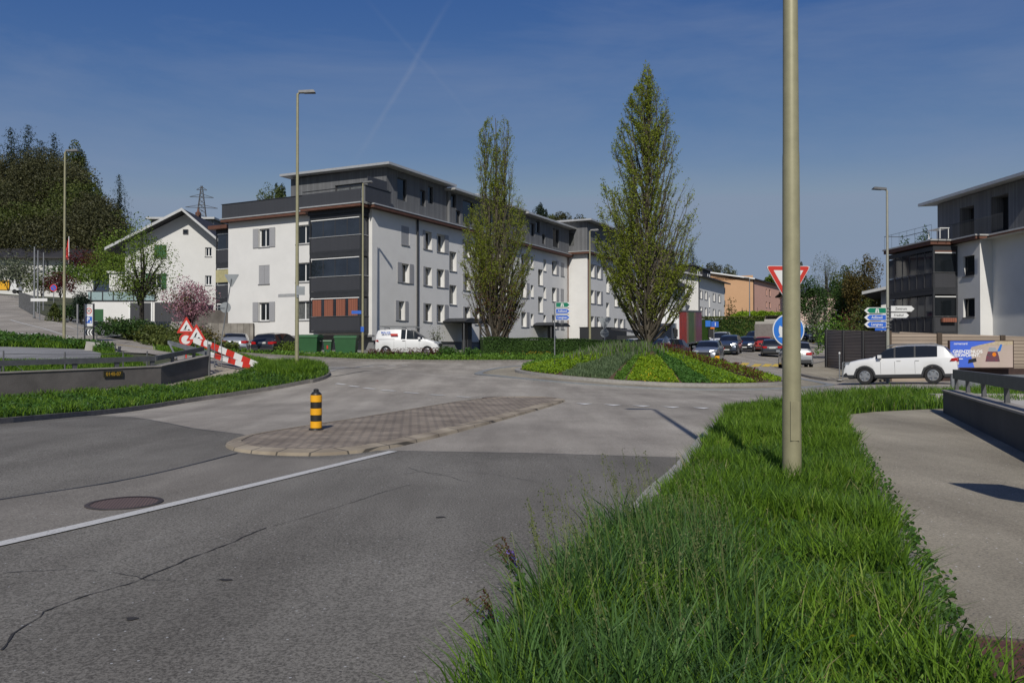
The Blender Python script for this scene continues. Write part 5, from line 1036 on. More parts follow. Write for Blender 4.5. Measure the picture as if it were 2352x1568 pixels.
# cars on the street to the right
ST = atan2(.886, .463)            # direction of the street, away from us
G_ = 'cars on the street beyond the roundabout'
x, y = put(1826, 51.5); car('mpv', 'silver people carrier seen from behind, partly hidden by the near lamp pole', 'car', x, y, R(76), 'silver', 'people_carrier', G_)
x, y = put(1772, 70); car('hatch', 'dark hatchback seen from behind left of the near lamp pole', 'car', x, y, R(74), 'dark', 'hatchback_car', G_)
x, y = put(1757, 80); car('hatch', 'small red tailed car just behind the dark hatchback', 'car', x, y, R(66), 'red', 'hatchback_car', G_)
x, y = put(1628, 58.5); car('suv', 'silver grey car facing us right behind the truck with the colourful box', 'car', x, y, R(-112), 'bronze', 'parked_car', G_, scale=.96)
x, y = put(1676, 71); car('suv', 'blue grey estate car with bright grille facing us in the queue', 'car', x, y, R(-112), 'navy', 'estate_car', G_, scale=.98)
x, y = put(1716, 79); car('hatch', 'dark car with one orange lamp following the blue grey estate', 'car', x, y, R(-114), 'dark', 'hatchback_car', G_)
x, y = put(1733, 93); car('mpv', 'grey people carrier at the end of the oncoming queue', 'car', x, y, R(-114), 'grey', 'people_carrier', G_)
x, y = put(1656, 86); car('van', 'white van behind the blue grey estate', 'van', x, y, R(-116), 'white', 'white_van', G_, scale=.95)
x, y = put(1690, 100); car('hatch', 'red car whose roof shows over the blue grey estate', 'car', x, y, R(-116), 'red', 'hatchback_car', G_, scale=1.1)
x, y = put(1858, 112); car('hatch', 'dark car waiting below the pale pink house', 'car', x, y, R(-128), 'dark', 'hatchback_car', G_)
x, y = put(1886, 104); car('suv', 'dark grey car at the left end of the noise wall', 'car', x, y, R(-128), 'grey', 'estate_car', G_)
x, y = put(1849, 124); car('van', 'white van parked in front of the pale pink house', 'van', x, y, R(-160), 'white', 'white_van', G_)
x, y = put(1514, 55.0); car('suv', 'dark car at the roundabout entry right of the tall tree trunk', 'car', x, y, R(-140), 'grey', 'sport_utility_car', G_)
x, y = put(1449, 64); car('hatch', 'white car half hidden left of the tall tree trunk', 'car', x, y, R(-150), 'white', 'hatchback_car', G_)
# cars by the building
x, y = put(545, 56.5); car('wagon', 'silver grey car parked by the garages, left of the dark estate', 'car', x, y, R(104), 'bronze', 'estate_car')
x, y = put(642, 57); car('wagon', 'dark blue estate car parked by the garages beside the green containers', 'car', x, y, R(78), 'dark', 'estate_car', scale=1.04)
x, y = put(940, 56.6); vn = car('van', 'white painter van with roof rack and logo parked before the long block', 'van', x, y, R(-4), 'white', 'painter_van', win0=.40)
mb = MB()
for xx in (-1.6, -.4, .55): mb.box(xx, xx + .05, -.72, .72, 1.93, 1.97).box(xx, xx + .05, -.72, -.68, 1.80, 1.97).box(xx, xx + .05, .68, .72, 1.80, 1.97)
for yy in (-.7, -.2, .3, .66): mb.box(-2.0, .75, yy, yy + .03, 1.97, 2.0)
mb.build('roof_rack', 'galv', vn); MB().box(-2.0, .6, -.5, -.42, 2.0, 2.06).build('ladder', 'galv_d', vn)
MB().box(-2.1, -.85, -.938, -.932, 1.14, 1.155).build('slide_rail', 'clad', vn)
text_mesh('MALER', .22, TT(-1.45, -.935, 1.58, 1.0), pm('logo_blue', (.08, .09, .32), .5, kind='plain').name if False else 'dblu', 'lettering', vn, .02); MB().box(-1.12, -.62, -.948, -.943, 1.38, 1.52).build('red_logo', 'red', vn)
# box truck with the printed side, cab to the left
def truck():
    x, d = 12.28, 63.9; t = thing('box_truck', 'box truck with a colourful red and green printed side behind the roundabout', 'truck', (x, d, H(x, d)), R(-111.8)); t.rotation_euler = (0, math.atan((H(x + 4, d + 9) - H(x, d)) / 9.8) * 1., R(-111.8))
    z0, z1 = 1.0, 3.75
    MB().box(-9.8, 1.6, -1.2, 1.2, z0, z1).build('cargo_box', 'frame_w', t)
    colr = [('red', -2.9 + 4.5 - .95, 1.6), ]
    cols = [((.55, .05, .03), 0, .28), ((.40, .24, .16), .28, .36), ((.11, .19, .06), .36, .62), ((.30, .20, .12), .62, .70), ((.30, .11, .15), .70, 1.)]
    L0, L1 = 1.4, -9.7
    for i, (c, a, b) in enumerate(cols):
        xa, xb = L0 + (L1 - L0) * a, L0 + (L1 - L0) * b
        MB().box(xa, xb, 1.2, 1.215, z0 + .12, z1 - .12).build('printed_panel', pm('print_%d' % i, c, .5, col2=tuple(q * .5 + .02 for q in c), vs=1.1, seed=i), t)
    MB().box(-9.85, 1.65, 1.19, 1.24, z0, z0 + .12).box(-9.85, 1.65, 1.19, 1.24, z1 - .12, z1).build('box_rail', 'galv', t)
    cab = MB().add([(1.75, -1.1, .55), (3.5, -1.1, .55), (3.5, 1.1, .55), (1.75, 1.1, .55), (1.75, -1.1, 1.5), (3.55, -1.1, 1.5), (3.55, 1.1, 1.5), (1.75, 1.1, 1.5), (1.75, -1.05, 2.75), (3.1, -1.0, 2.75), (3.1, 1.0, 2.75), (1.75, 1.05, 2.75)],
        [(3, 2, 1, 0), (0, 1, 5, 4), (1, 2, 6, 5), (2, 3, 7, 6), (3, 0, 4, 7), (4, 5, 9, 8), (5, 6, 10, 9), (6, 7, 11, 10), (7, 4, 8, 11), (8, 9, 10, 11)]).build('cab', [CPNT['dark']], t)
    MB().add([(3.56, -.98, 1.58), (3.56, .98, 1.58), (3.17, .92, 2.6), (3.17, -.92, 2.6)], [(0, 1, 2, 3)]).build('windscreen', 'cglass', cab)
    MB().box(2.2, 3.0, 1.09, 1.12, 1.6, 2.4).build('side_window', 'cglass', cab)
    for sy in (1, -1): MB().box(3.35, 3.5, sy * 1.15, sy * 1.42, 1.75, 2.3).build('mirror', 'black', cab); MB().box(3.5, 3.57, sy * .7, sy * 1.02, .75, .98).build('headlight', 'lens', cab)
    for xx in (2.6, -6.2, -7.6):
        for sy in (1, -1): MB().lathe([(0, -.13), (.44, -.13), (.46, 0), (.44, .13), (.2, .13), (0, .08)], 20, 0, Matrix.Translation((xx, sy * .98, .46)) @ Matrix.Rotation(pi/2 * -sy, 4, 'X')).build('wheel', 'tyre', t)
    MB().box(-9.6, 1.7, -.5, .5, .6, 1.0).build('chassis', 'black', t)
truck()
def tipper():
    d = 84; x = xd(1772, d); t = thing('tipper_truck', 'grey tipper truck with a covered load driving away beside the round blue sign', 'truck', (x, d, H(x, d)), ST)
    MB().box(-2.6, 2.2, -1.2, 1.2, 1.1, 2.55).build('tipper_body', pm('grey_tipper', (.20, .18, .165), .7), t); MB().box(-2.5, 2.1, -1.15, 1.15, 2.555, 2.8).build('load_cover', 'conc_l', t); MB().box(2.4, 4.2, -1.15, 1.15, .7, 3.2).add([(2.3, -1.1, 3.2), (3.9, -1.1, 3.2), (3.0, -1.0, 3.6), (2.3, -1.0, 3.6), (2.3, 1.1, 3.2), (3.9, 1.1, 3.2), (3.0, 1.0, 3.6), (2.3, 1.0, 3.6)], [(0, 1, 2, 3), (7, 6, 5, 4), (1, 5, 6, 2), (3, 2, 6, 7)]).build('cab', 'conc_l', t)
    for xx in (3.3, -1.4):
        for sy in (1, -1): MB().lathe([(0, -.14), (.48, -.14), (.5, 0), (.48, .14), (0, .14)], 18, 0, Matrix.Translation((xx, sy * .98, .5)) @ Matrix.Rotation(pi/2, 4, 'X')).build('wheel', 'tyre', t)
    for sy in (1, -1): MB().box(-2.63, -2.6, sy * .75, sy * 1.1, .8, .98).build('tail_light', 'rlens', t)
    MB().box(-2.5, 4, -.45, .45, .7, 1.1).build('chassis', 'black', t)
tipper()
def yellow_truck():
    d = 118; p = at(14, 675, d); t = thing('service_truck', 'small yellow service truck at the top of the hill street, cut by the left edge', 'truck', (p.x, d, p.z), R(8)); s = 1.0
    MB().box(-3, .8, -.9, .9, .55, 1.95).build('yellow_body', [CPNT['yellow']], t); MB().add([(.9, -.85, .5), (2.1, -.85, .5), (2.1, .85, .5), (.9, .85, .5), (.9, -.8, 1.95), (1.6, -.8, 1.95), (1.6, .8, 1.95), (.9, .8, 1.95)], [(3, 2, 1, 0), (4, 5, 6, 7), (0, 1, 5, 4), (1, 2, 6, 5), (2, 3, 7, 6), (3, 0, 4, 7)]).build('cab', [CPNT['white']], t)
    for xx in (1.5, -1.8):
        for sy in (1, -1): MB().lathe([(0, -.1), (.32, -.1), (.33, 0), (.32, .1), (0, .1)], 14, 0, Matrix.Translation((xx, sy * .75, .33)) @ Matrix.Rotation(pi/2, 4, 'X')).build('wheel', 'tyre', t)
yellow_truck()

# ================================================================ LAMPS
def lamp(px, ybase, ytop, d, label, arm, rb=.085, rt=.045, zbase=None, mat='pole', arm_len=1.1, head_len=.55, flat=False, zt=None):
    x = xd(px, d); zb = H(x, d) if zbase is None else zbase; zt = at(px, ytop, d).z if zt is None else zt; h = zt - zb
    t = thing('street_lamp', label, 'street lamp', (x, d, zb)); a = Vector((cos(arm), sin(arm), 0))
    MB().tube([(0, 0, -.3), (0, 0, h * .34), (0, 0, h * .345), (0, 0, h)], [rb, rb * .86, rb * .83, rt], 20).build('pole', mat, t, smooth=True)
    MB().tube([(0, 0, h - .02), a * .08 + Vector((0, 0, h + .05)), a * .2 + Vector((0, 0, h + .07))], rt * .8, 10).build('arm', mat, t)
    T = Matrix.Translation(a * .14 + Vector((0, 0, h + .09))) @ Matrix.Rotation(arm, 4, 'Z') @ Matrix.Rotation(R(-3), 4, 'Y')
    hd = MB().add([(-.1, -.08, -.05), (.58, -.13, -.05), (.58, .13, -.05), (-.1, .08, -.05), (-.1, -.06, .05), (.5, -.11, .06), (.5, .11, .06), (-.1, .06, .05)], [(3, 2, 1, 0), (4, 5, 6, 7), (0, 1, 5, 4), (1, 2, 6, 5), (2, 3, 7, 6), (3, 0, 4, 7)], T=T).build('lamp_head', 'galv_d', t)
    MB().box(.12, .54, -.10, .10, -.062, -.052, T=T).build('lamp_glass', 'glass_c', hd); return t
lamp(1818, 0, 0, 8.35, 'close thick beige lamp pole rising from the long grass, its head out of frame', R(180), .097, .052, zbase=.0, zt=10.4)
clp = [o for o in bpy.data.objects if o.name.startswith('street_lamp')][0]; MB().box(-.045, .045, -.098, -.088, .62, 1.02).build('service_door', pm('pole_door', (.27, .25, .15), .55, va=.12), clp)
l2 = lamp(682, 848, 216, 33, 'tall beige lamp pole in the left verge beside the dashed lane line', R(8), .085, .05)
MB().box(-.04, .04, -.1, -.085, 3.05, 3.55, T=Matrix.Rotation(R(25), 4, 'Z')).box(.0, .34, -.12, -.10, 3.15, 3.5).build('small_sign_plate', 'sback', l2)
lamp(147, 780, 350, 44, 'beige lamp pole at the far left beside the hill street', R(5), .085, .05)
l3 = lamp(833, 816, 422, 55, 'beige lamp pole before the corner loggias by the green containers', R(-10), .09, .05)
MB().box(-.75, -.09, -.04, -.02, 2.92, 3.14).build('street_name_sign', 'dblu', l3); MB().box(-.12, .1, -.1, -.08, 1.7, 2.05).build('small_blue_sign', 'dblu', l3)
lamp(1355, 790, 531, 66, 'beige lamp pole behind the hedge in front of the farther white block', R(0), .10, .055)
lamp(1722, 780, 640, 98, 'slim grey lamp pole in front of the peach house', R(180), .09, .05, mat='galv')
l6 = lamp(2039, 800, 438, 39.6, 'grey beige lamp pole carrying the direction signs at right', R(180), .085, .05, mat='pole_g')

# ================================================================ SIGNS
def poly_arrow(w, h, tip, left): 
    p = [(0, -h/2), (w - tip, -h/2), (w, 0), (w - tip, h/2), (0, h/2)]
    return [(-a, b) for a, b in p] if left else p
def arrow_sign(par, x, z, w, h, left, mat, txt, tc, y=-.1, icon=False):
    s = -1 if left else 1; T = Matrix.Translation((x, y, z))
    a = MB().prism(poly_arrow(w, h, h * .55, left), 0, .03, 0, T, 'y').build('arrow_sign', 'wht', par)
    T2 = Matrix.Translation((x + s * .025, y, z)); f_ = MB().prism(poly_arrow(w - .05 - .10, h - .05, h * .45, left), -.004, 0, 0, T2, 'y').build('face', mat, a)
    if txt: text_mesh(txt, h * .62, TT(x + s * (w * .43), y - .0055, z - .0, .92), tc, 'lettering', a, .012)
    if icon: 
        mb = MB(); c = x + s * w * .42; k = h * .36
        for q in (-1, 1): mb.add([(c + q * k * .15, y - .006, z + k), (c + q * k * .38, y - .006, z + k), (c + q * k * .95, y - .006, z - k), (c + q * k * .2, y - .006, z - k)], [(0, 1, 2, 3)])
        mb.box(c - k * .8, c + k * .8, y - .0065, y - .006, z + k * .15, z + k * .4); mb.build('motorway_symbol', 'wht', a)
zq = lambda y, d: at(1176, y, d).z
b_ = l6.location
for yy, m, tx, ic in ((713, 'grn', None, True), (729, 'dblu', 'Adliswil', False), (745, 'dblu', 'Langnau', False)): arrow_sign(l6, -.10, zq(yy, 39.5) - b_.z, 1.08, .30, True, m, tx, 'wht', icon=ic)
arrow_sign(l6, .12, zq(709, 39.5) - b_.z, 1.15, .28, False, 'wht', 'Zentrum', 'ink'); arrow_sign(l6, .12, zq(724, 39.5) - b_.z, .88, .24, False, 'wht', 'Friedhof', 'ink')
MB().box(-.65, -.1, -.08, -.06, zq(759, 39.5) - b_.z, zq(753, 39.5) - b_.z).build('street_name_sign', 'dblu', l6)
for k in range(7): MB().box(-.11, .13, -.11, .1, zq(708 + 7.5 * k, 39.5) - b_.z, zq(708 + 7.5 * k, 39.5) - b_.z + .03).build('clamp', 'galv_d', l6)
d_ = 51.5; x = xd(1274, d_); t = thing('direction_sign', 'direction signpost with three arrows pointing right, in front of the hedge', 'signpost', (x, d_, H(x, d_)))
MB().tube([(0, 0, 0), (0, 0, zq(694, d_) - t.location.z)], .04, 10).build('post', 'galv', t)
for yy, m, tx, ic in ((700, 'grn', None, True), (714.5, 'dblu', 'Adliswil', False), (729, 'dblu', 'Langnau', False)): arrow_sign(t, .06, zq(yy, d_) - t.location.z, 1.0, .33, False, m, tx, 'wht', y=-.06, icon=ic)
def tri(w, up=True, r=.06):
    h = w * .866; c = [(-w/2, -h/3), (w/2, -h/3), (0, 2*h/3)]
    if not up: c = [(a, -b) for a, b in c]
    out = []; n = 3
    for i in range(3):
        p, q, s = Vector(c[i-1]), Vector(c[i]), Vector(c[(i+1) % 3]); a = q + (p - q).normalized() * r * 1.7; b = q + (s - q).normalized() * r * 1.7
        out += [tuple(a), tuple((a + b) / 2 * .45 + q * .55), tuple(b)]
    return out
# yield and roundabout signs behind the near lamp pole
d_ = 15.9; x = xd(1811, d_); t = thing('yield_sign', 'yield triangle above a round blue roundabout sign, both crossed by the near lamp pole', 'traffic sign', (x, d_, H(x, d_)), R(4)); zz = lambda y: zq(y, d_) - t.location.z
MB().tube([(0, .05, -.2), (0, .05, zz(622))], .03, 12).build('post', 'galv', t); T = Matrix.Translation((0, 0, zz(641)))
s = MB().prism(tri(.90, False, .035), -.006, .02, 0, T, 'y').build('yield_plate', 'wht', t); MB().prism(tri(.87, False, .035), -.009, -.0065, 0, T, 'y').build('red_border', 'red', s); MB().prism(tri(.60, False, .004), -.012, -.0095, 0, T, 'y').build('white_field', 'wht', s)
T = Matrix.Translation((0, 0, zz(758))); s = MB().disc(0, 0, .32, -.006, .02, 0, 40, T).build('roundabout_plate', 'wht', t); MB().disc(0, 0, .30, -.009, -.0065, 0, 40, T).build('blue_field', 'blu', s)
mb = MB()
for k in range(3):
    A = T @ Matrix.Rotation(-2 * pi * k / 3 - .25, 4, 'Y'); n = 7; ri, ro = .13, .20; a0, a1 = .35, 1.35
    pts = [(ri * cos(a0 + (a1 - a0) * i / n), ri * sin(a0 + (a1 - a0) * i / n)) for i in range(n + 1)] + [(ro * cos(a1 - (a1 - a0) * i / n), ro * sin(a1 - (a1 - a0) * i / n)) for i in range(n + 1)]
    mb.prism(pts, -.012, -.0095, 0, A, 'y'); m_ = (ri + ro) / 2; mb.prism([((m_ + .085) * cos(a1), (m_ + .085) * sin(a1)), (m_ * cos(a1 + .62), m_ * sin(a1 + .62)), ((m_ - .085) * cos(a1), (m_ - .085) * sin(a1))], -.0122, -.0097, 0, A, 'y')
mb.build('arrows', 'wht', s)
# reverse sides of give-way signs
def back_sign(px, d, ytri, w, ydisc, r, ybase, label, up=False, lean=0.):
    x = xd(px, d); t = thing('sign_back', label, 'traffic sign', (x, d, H(x, d))); zz = lambda y: zq(y, d) - t.location.z
    MB().tube([(0, 0, -.2), (lean, 0, zz(ytri))], .032, 8).build('post', 'galv', t)
    MB().prism(tri(w, up, .05), .04, .06, 0, Matrix.Translation((lean * 1.0, 0, zz(ytri))), 'y').build('triangle_plate', 'sback', t)
    if ydisc: MB().disc(0, 0, r, .04, .06, 0, 28, Matrix.Translation((lean * .5, 0, zz(ydisc)))).box(-r, r, -.03, -.02, zz(ydisc) - .02, zz(ydisc) + .02).build('disc_plate', 'sback', t)
back_sign(1389, 52.5, 739, .92, 765, .28, 790, 'grey backs of a triangle and a round sign above the roundabout planting')
back_sign(503, 50, 640, .95, 706, .33, 785, 'grey backs of a tilted triangle and disc on a leaning post left of the block', False, .75)
# parking zone board
d_ = 46.; x = xd(204, d_); t = thing('zone_sign', 'tall dark framed zone board with speed limit, blue parking field and chevrons', 'traffic sign', (x, d_, H(x, d_)), R(-4)); zz = lambda y: zq(y, d_) - t.location.z
for sx in (-.30, .24): MB().box(sx, sx + .06, 0, .06, -.3, zz(697)).build('post', 'frame_d', t)
MB().box(-.24, .24, .0, .05, zz(811 - 4) * 0 + zz(751), zz(697)).build('board', 'frame_d', t); MB().box(-.22, .22, -.006, 0, zz(749), zz(699)).build('white_panel', 'wht', t)
s = MB().disc(0, zz(714), .17, -.012, -.007, 0, 28).build('speed_limit_ring', 'red', t); MB().disc(0, zz(714), .125, -.015, -.0125, 0, 28).build('speed_limit_field', 'wht', s); text_mesh('30', .16, TT(0, -.017, zz(714)), 'ink', 'lettering', s, .02); text_mesh('ZONE', .08, TT(0, -.008, zz(702.5)), 'ink', 'lettering', t)
s = MB().box(-.19, .19, -.012, -.007, zz(742), zz(727)).build('parking_field', 'dblu', t); text_mesh('P', .34, TT(-.04, -.014, zz(734)), 'wht', 'lettering', s, .03); MB().disc(.11, zz(739), .05, -.014, -.0125, 0, 16).build('parking_disc_symbol', 'wht', s)
s = MB().box(-.24, .24, .01, .03, zz(770), zz(756)).build('chevron_panel', 'wht', t); c_ = (zz(770) + zz(756)) / 2; hh = (zz(756) - zz(770)) / 2 * .96
for k in range(3):
    x0 = -.22 + k * .17; MB().prism([(x0, c_), (x0 + .09, c_ + hh), (x0 + .17, c_ + hh), (x0 + .08, c_), (x0 + .17, c_ - hh), (x0 + .09, c_ - hh)] if k < 3 else [], .004, .009, 0, None, 'y').build('chevron', 'ink', s)
x = xd(178, 44.5); t = thing('marker_post', 'slim grey marker post left of the zone board', 'post', (x, 44.5, H(x, 44.5))); MB().tube([(0, 0, 0), (0, 0, 1.0)], .025, 6).build('lower_post', 'galv', t); MB().box(-.04, .04, -.04, .04, 1.0, 2.05).build('upper_post', 'plinth', t)
# no stopping sign, name board, bare poles and flag on the hill street
d_ = 62.; p = gp(118, 712); x = xd(122, d_); t = thing('no_stopping_sign', 'round blue and red no stopping sign between the bare grey poles', 'traffic sign', (x, d_, H(x, d_))); zz = lambda y: zq(y, d_) - t.location.z
MB().tube([(0, .04, 0), (0, .04, zz(655))], .03, 8).build('post', 'galv', t); s = MB().disc(0, zz(661), .28, 0, .02, 0, 28).build('red_disc', 'red', t); MB().disc(0, zz(661), .21, -.003, -.001, 0, 28).build('blue_field', 'dblu', s); MB().box(-.2, .2, -.006, -.0035, -.025, .025, T=Matrix.Translation((0, 0, zz(661))) @ Matrix.Rotation(R(45), 4, 'Y')).build('cross_bar', 'red', s)
d_ = 56.; x = xd(88, d_); t = thing('name_board', 'pale street name board on a short post at the hill street corner', 'sign', (x, d_, H(x, d_))); zz = lambda y: zq(y, d_) - t.location.z; MB().box(-.55, .6, 0, .03, zz(692), zz(685)).build('board', 'wht', t); MB().tube([(.05, .05, 0), (.05, .05, zz(686))], .04, 6).build('post', 'galv', t)
for px, yt, yb, d in ((78, 567, 728, 57), (86, 575, 700, 68), (99, 580, 700, 74)):
    x = xd(px, d); z = min(H(x, d), at(px, yb, d).z); t = thing('flag_pole', {78: 'tallest and nearest of three bare grey poles at left', 86: 'middle one of three bare grey poles at left', 99: 'rightmost of three bare grey poles at left'}[px], 'pole', (x, d, z), 0, 'bare poles on the hill street')
    MB().tube([(0, 0, 0), (0, 0, at(px, yt, d).z - z)], [.07, .05], 8).build('pole', 'galv', t); MB().lathe([(.09, 0), (.09, .12), (0, .14)], 8).build('foot', 'galv_d', t)
d = 110.; x = xd(157, d); t = thing('flag', 'red flag hanging from a thin white pole behind the bungalow', 'flag', (x, d, at(157, 600, d).z - 1)); zz = lambda y: zq(y, d) - t.location.z; MB().tube([(0, 0, 0), (0, 0, zz(543))], .05, 6).build('flag_pole', 'frame_w', t)
mb = MB(); n = 6
mb.add([(-.02 - .55 * (i % 2) * .3 - .1 * i, .12 * sin(i * 1.9), zz(548) - .62 * i * .9) for i in range(n)] + [(-.05, .04 * i % .1, zz(546) - .6 * i) for i in range(n)], [(i, i + 1, n + i + 1, n + i) for i in range(n - 1)]).build('cloth', 'red', t)
# fence at the hill street, bus stop signs
t = thing('metal_fence', 'grey vertical bar fence along the bend of the hill street', 'fence', tuple(gp(60, 716))); o = t.location.copy(); a = gp(44, 706); b = gp(76, 724)
mb = MB(); n = 14
for i in range(n + 1): p = a.lerp(b, i / n); mb.box(-.03, .03, -.03, .03, 0, 1.5, T=Matrix.Translation(p - o))
mb.tube([a - o + Vector((0, 0, 1.45)), b - o + Vector((0, 0, 1.45))], .03, 4).tube([a - o + Vector((0, 0, .2)), b - o + Vector((0, 0, .2))], .03, 4); mb.build('bars', 'galv_d', t)
d_ = 74.; x = xd(1640, d_); t = thing('bus_stop_sign', 'blue square stop sign with orange lamp beside the printed truck box', 'traffic sign', (x, d_, H(x, d_))); zz = lambda y: zq(y, d_) - t.location.z; MB().tube([(0, .05, 0), (0, .05, zz(735))], .05, 6).build('post', 'galv', t)
s = MB().box(-.25, .42, 0, .03, zz(751), zz(738)).build('blue_plate', 'dblu', t); text_mesh('i', .5, TT(.12, -.004, zz(744.5)), 'wht', 'lettering', s, .03); MB().box(-.75, -.28, .1, .13, zz(750), zz(736)).build('blue_disc', 'blu', t); MB().box(-.32, .05, 0, .1, zz(755), zz(751.5)).build('orange_lamp', 'orange', t); MB().box(-.45, -.05, .1, .3, zz(775), zz(755)).build('dark_box', 'black', t)
# bollards
def bollard(px, py, label, hgt=.72, r=.108, g=None, zoff=.08, pos=None):
    p = gp(px, py) if pos is None else Vector((pos[0], pos[1], H(*pos))); t = thing('bollard', label, 'bollard', (p.x, p.y, p.z + zoff), 0, g); k = hgt / .72
    MB().lathe([(0, 0), (r * 1.25, 0), (r * 1.2, .02), (r * .95, .025), (r * .95, .03 * k)], 28).build('foot', 'blk', t)
    z = .03; bands = [('yel', .125), ('blk', .115), ('yel', .125), ('blk', .115), ('yel', .13)]
    for m, h in bands:
        rr = r if m == 'yel' else r * .955; MB().lathe([(rr * .93, z * k), (rr, (z + .006) * k), (rr, (z + h - .006) * k), (rr * .93, (z + h) * k)], 28).build('yellow_band' if m == 'yel' else 'black_band', m, t, smooth=True); z += h
    MB().lathe([(r * .93, z * k), (r * .92, (z + .02) * k), (r * .6, (z + .06) * k), (r * .45, (z + .065) * k), (r * .45, (z + .10) * k), (r * .3, (z + .115) * k), (0, (z + .118) * k)], 28).build('cap', 'blk', t, smooth=True)
bollard(726, 996, 'black and yellow ringed plastic bollard standing on the paved traffic island')
x = xd(1647, 47.8); bollard(0, 0, 'small far black and yellow bollard behind the red brown planting', .95, .15, None, 0, (x, 47.8))
# work signs, boards and fence at the left parapet end
def work_sign(px, yc, d, w, label):
    x = xd(px, d); t = thing('roadworks_sign', label, 'traffic sign', (x, d, H(x, d)), R(6), 'roadworks signs'); T = Matrix.Translation((0, 0, zq(yc, d) - t.location.z))
    s = MB().prism(tri(w, True, .03), -.006, .02, 0, T, 'y').build('red_triangle', 'red', t); MB().prism(tri(w * .66, True, .004), -.010, -.0065, 0, T, 'y').build('white_field', 'wht', s)
    k = w * .9; m = MB()
    m.prism([(.05 * k, -.17 * k), (.14 * k, -.08 * k), (.22 * k, -.17 * k)], -.014, -.0105, 0, T, 'y')
    for pl in ([(-.10, -.17), (-.07, -.17), (-.05, -.02), (-.08, -.02)], [(-.03, -.17), (-.0, -.17), (-.02, -.02), (-.05, -.02)], [(-.09, -.03), (-.01, -.03), (.03, .10), (-.04, .12)], [(.0, .1), (.05, .1), (.05, .15), (.0, .15)], [(-.02, .06), (.02, .04), (-.13, -.12), (-.15, -.1)], [(-.2, -.17), (-.1, -.17), (-.14, -.14)]):
        m.prism([(a * k, b * k) for a, b in pl], -.014, -.0105, 0, T, 'y')
    m.build('worker_symbol', 'ink', s); MB().tube([(-.1, .06, 0), (0, .03, zq(yc, d) - t.location.z)], .025, 6).build('stand', 'galv', t)
work_sign(428, 752, 37.2, .88, 'higher left roadworks triangle beyond the parapet end'); work_sign(451, 770, 36.4, .90, 'lower right roadworks triangle beside the striped boards')
d_ = 36.9; x = xd(427, d_); t = thing('no_entry_board', 'round white sign with red rim under the higher roadworks triangle', 'traffic sign', (x, d_, H(x, d_)), R(6)); zz = lambda y: zq(y, d_) - t.location.z
s = MB().disc(0, zz(780), .30, 0, .02, 0, 32).build('red_disc', 'red', t); MB().disc(0, zz(780), .20, -.004, -.001, 0, 32).build('white_field', 'wht', s); MB().box(-.03, .03, .03, .06, -.2, zz(780)).build('stand', 'red', t)
def board(P0, P1, w, n, first, label, name='barrier_board'):
    P0, P1 = Vector(P0), Vector(P1); t = thing(name, label, 'barrier board', P0, 0, 'red and white barrier boards'); D = P1 - P0; Lb = D.length; ex = D.normalized(); ez = Vector((0, 0, 1)) - ex * ex.z; ez.normalize(); ey = ex.cross(ez)
    T = Matrix.Identity(4)
    for i in range(3): T[i][0], T[i][1], T[i][2] = ex[i], ey[i], ez[i]
    for k in range(n):
        a, b = Lb * k / n, Lb * (k + 1) / n
        q = [(a + (.08 if k else .05), 0) if False else (a, -w/2), (b, -w/2), (b, w/2), (a, w/2)]
        if k == 0: q = [(a + .05, -w/2), (b, -w/2), (b, w/2), (a + .05, w/2), (a, 0)]
        MB().prism(q, -.015, .015, 0, T, 'y').build('red_stripe' if (k + first) % 2 else 'white_stripe', 'red' if (k + first) % 2 else 'wht', t)
board(at(468, 786, 35.5), at(592, 839, 34.5), .27, 7, 0, 'uppermost striped red and white board leaning down to the verge'); board(at(444, 780, 36.2), at(575, 838, 35.2), .24, 7, 0, 'middle striped red and white board crossing behind the upper one')
board(at(476, 811, 35.2), at(574, 843, 34.4), .22, 6, 0, 'lowest striped red and white board nearest the parapet end')
t = thing('site_fence', 'thin wire site fence with posts and a concrete block near the parapet end', 'fence', tuple(gp(255, 808))); o = t.location.copy(); posts = [(246, 790, 835, 39), (254, 796, 838, 38), (265, 794, 842, 37), (222, 770, 800, 41)]
mb = MB()
for px, yt, yb, d in posts: mb.tube([at(px, yb, d) - o, at(px, yt - 6, d) - o], .03, 6)
mb.tube([at(238, 803, 39) - o, at(267, 800, 38) - o], .015, 4).tube([at(222, 778, 41) - o, at(268, 771, 40) - o], .02, 4); mb.build('posts', 'galv_d', t)
fx = [(484, 812, 33.6), (490, 806, 34.2), (506, 812, 33.8)]; t2 = thing('wire_fence', 'thin wire mesh panel standing behind the striped boards', 'fence', tuple(gp(495, 842))); o = t2.location.copy(); mb = MB()
for px, d in ((477, 34.3), (493, 34.1), (509, 33.9)): mb.tube([at(px, 842, d) - o, at(px, 778, d) - o], .015, 5)
for yy in (784, 800, 816, 832): mb.tube([at(477, yy, 34.3) - o, at(509, yy, 33.9) - o], .008, 4)
mb.build('mesh_panel', 'galv', t2)
t = thing('concrete_block', 'tilted concrete slab lying at the bank above the lower yard', 'concrete block', tuple(gp(236, 806)), .3); MB().box(-.7, .7, -.5, .5, -.1, .35, T=Matrix.Rotation(R(10), 4, 'Y')).build('slab', 'conc_l', t)
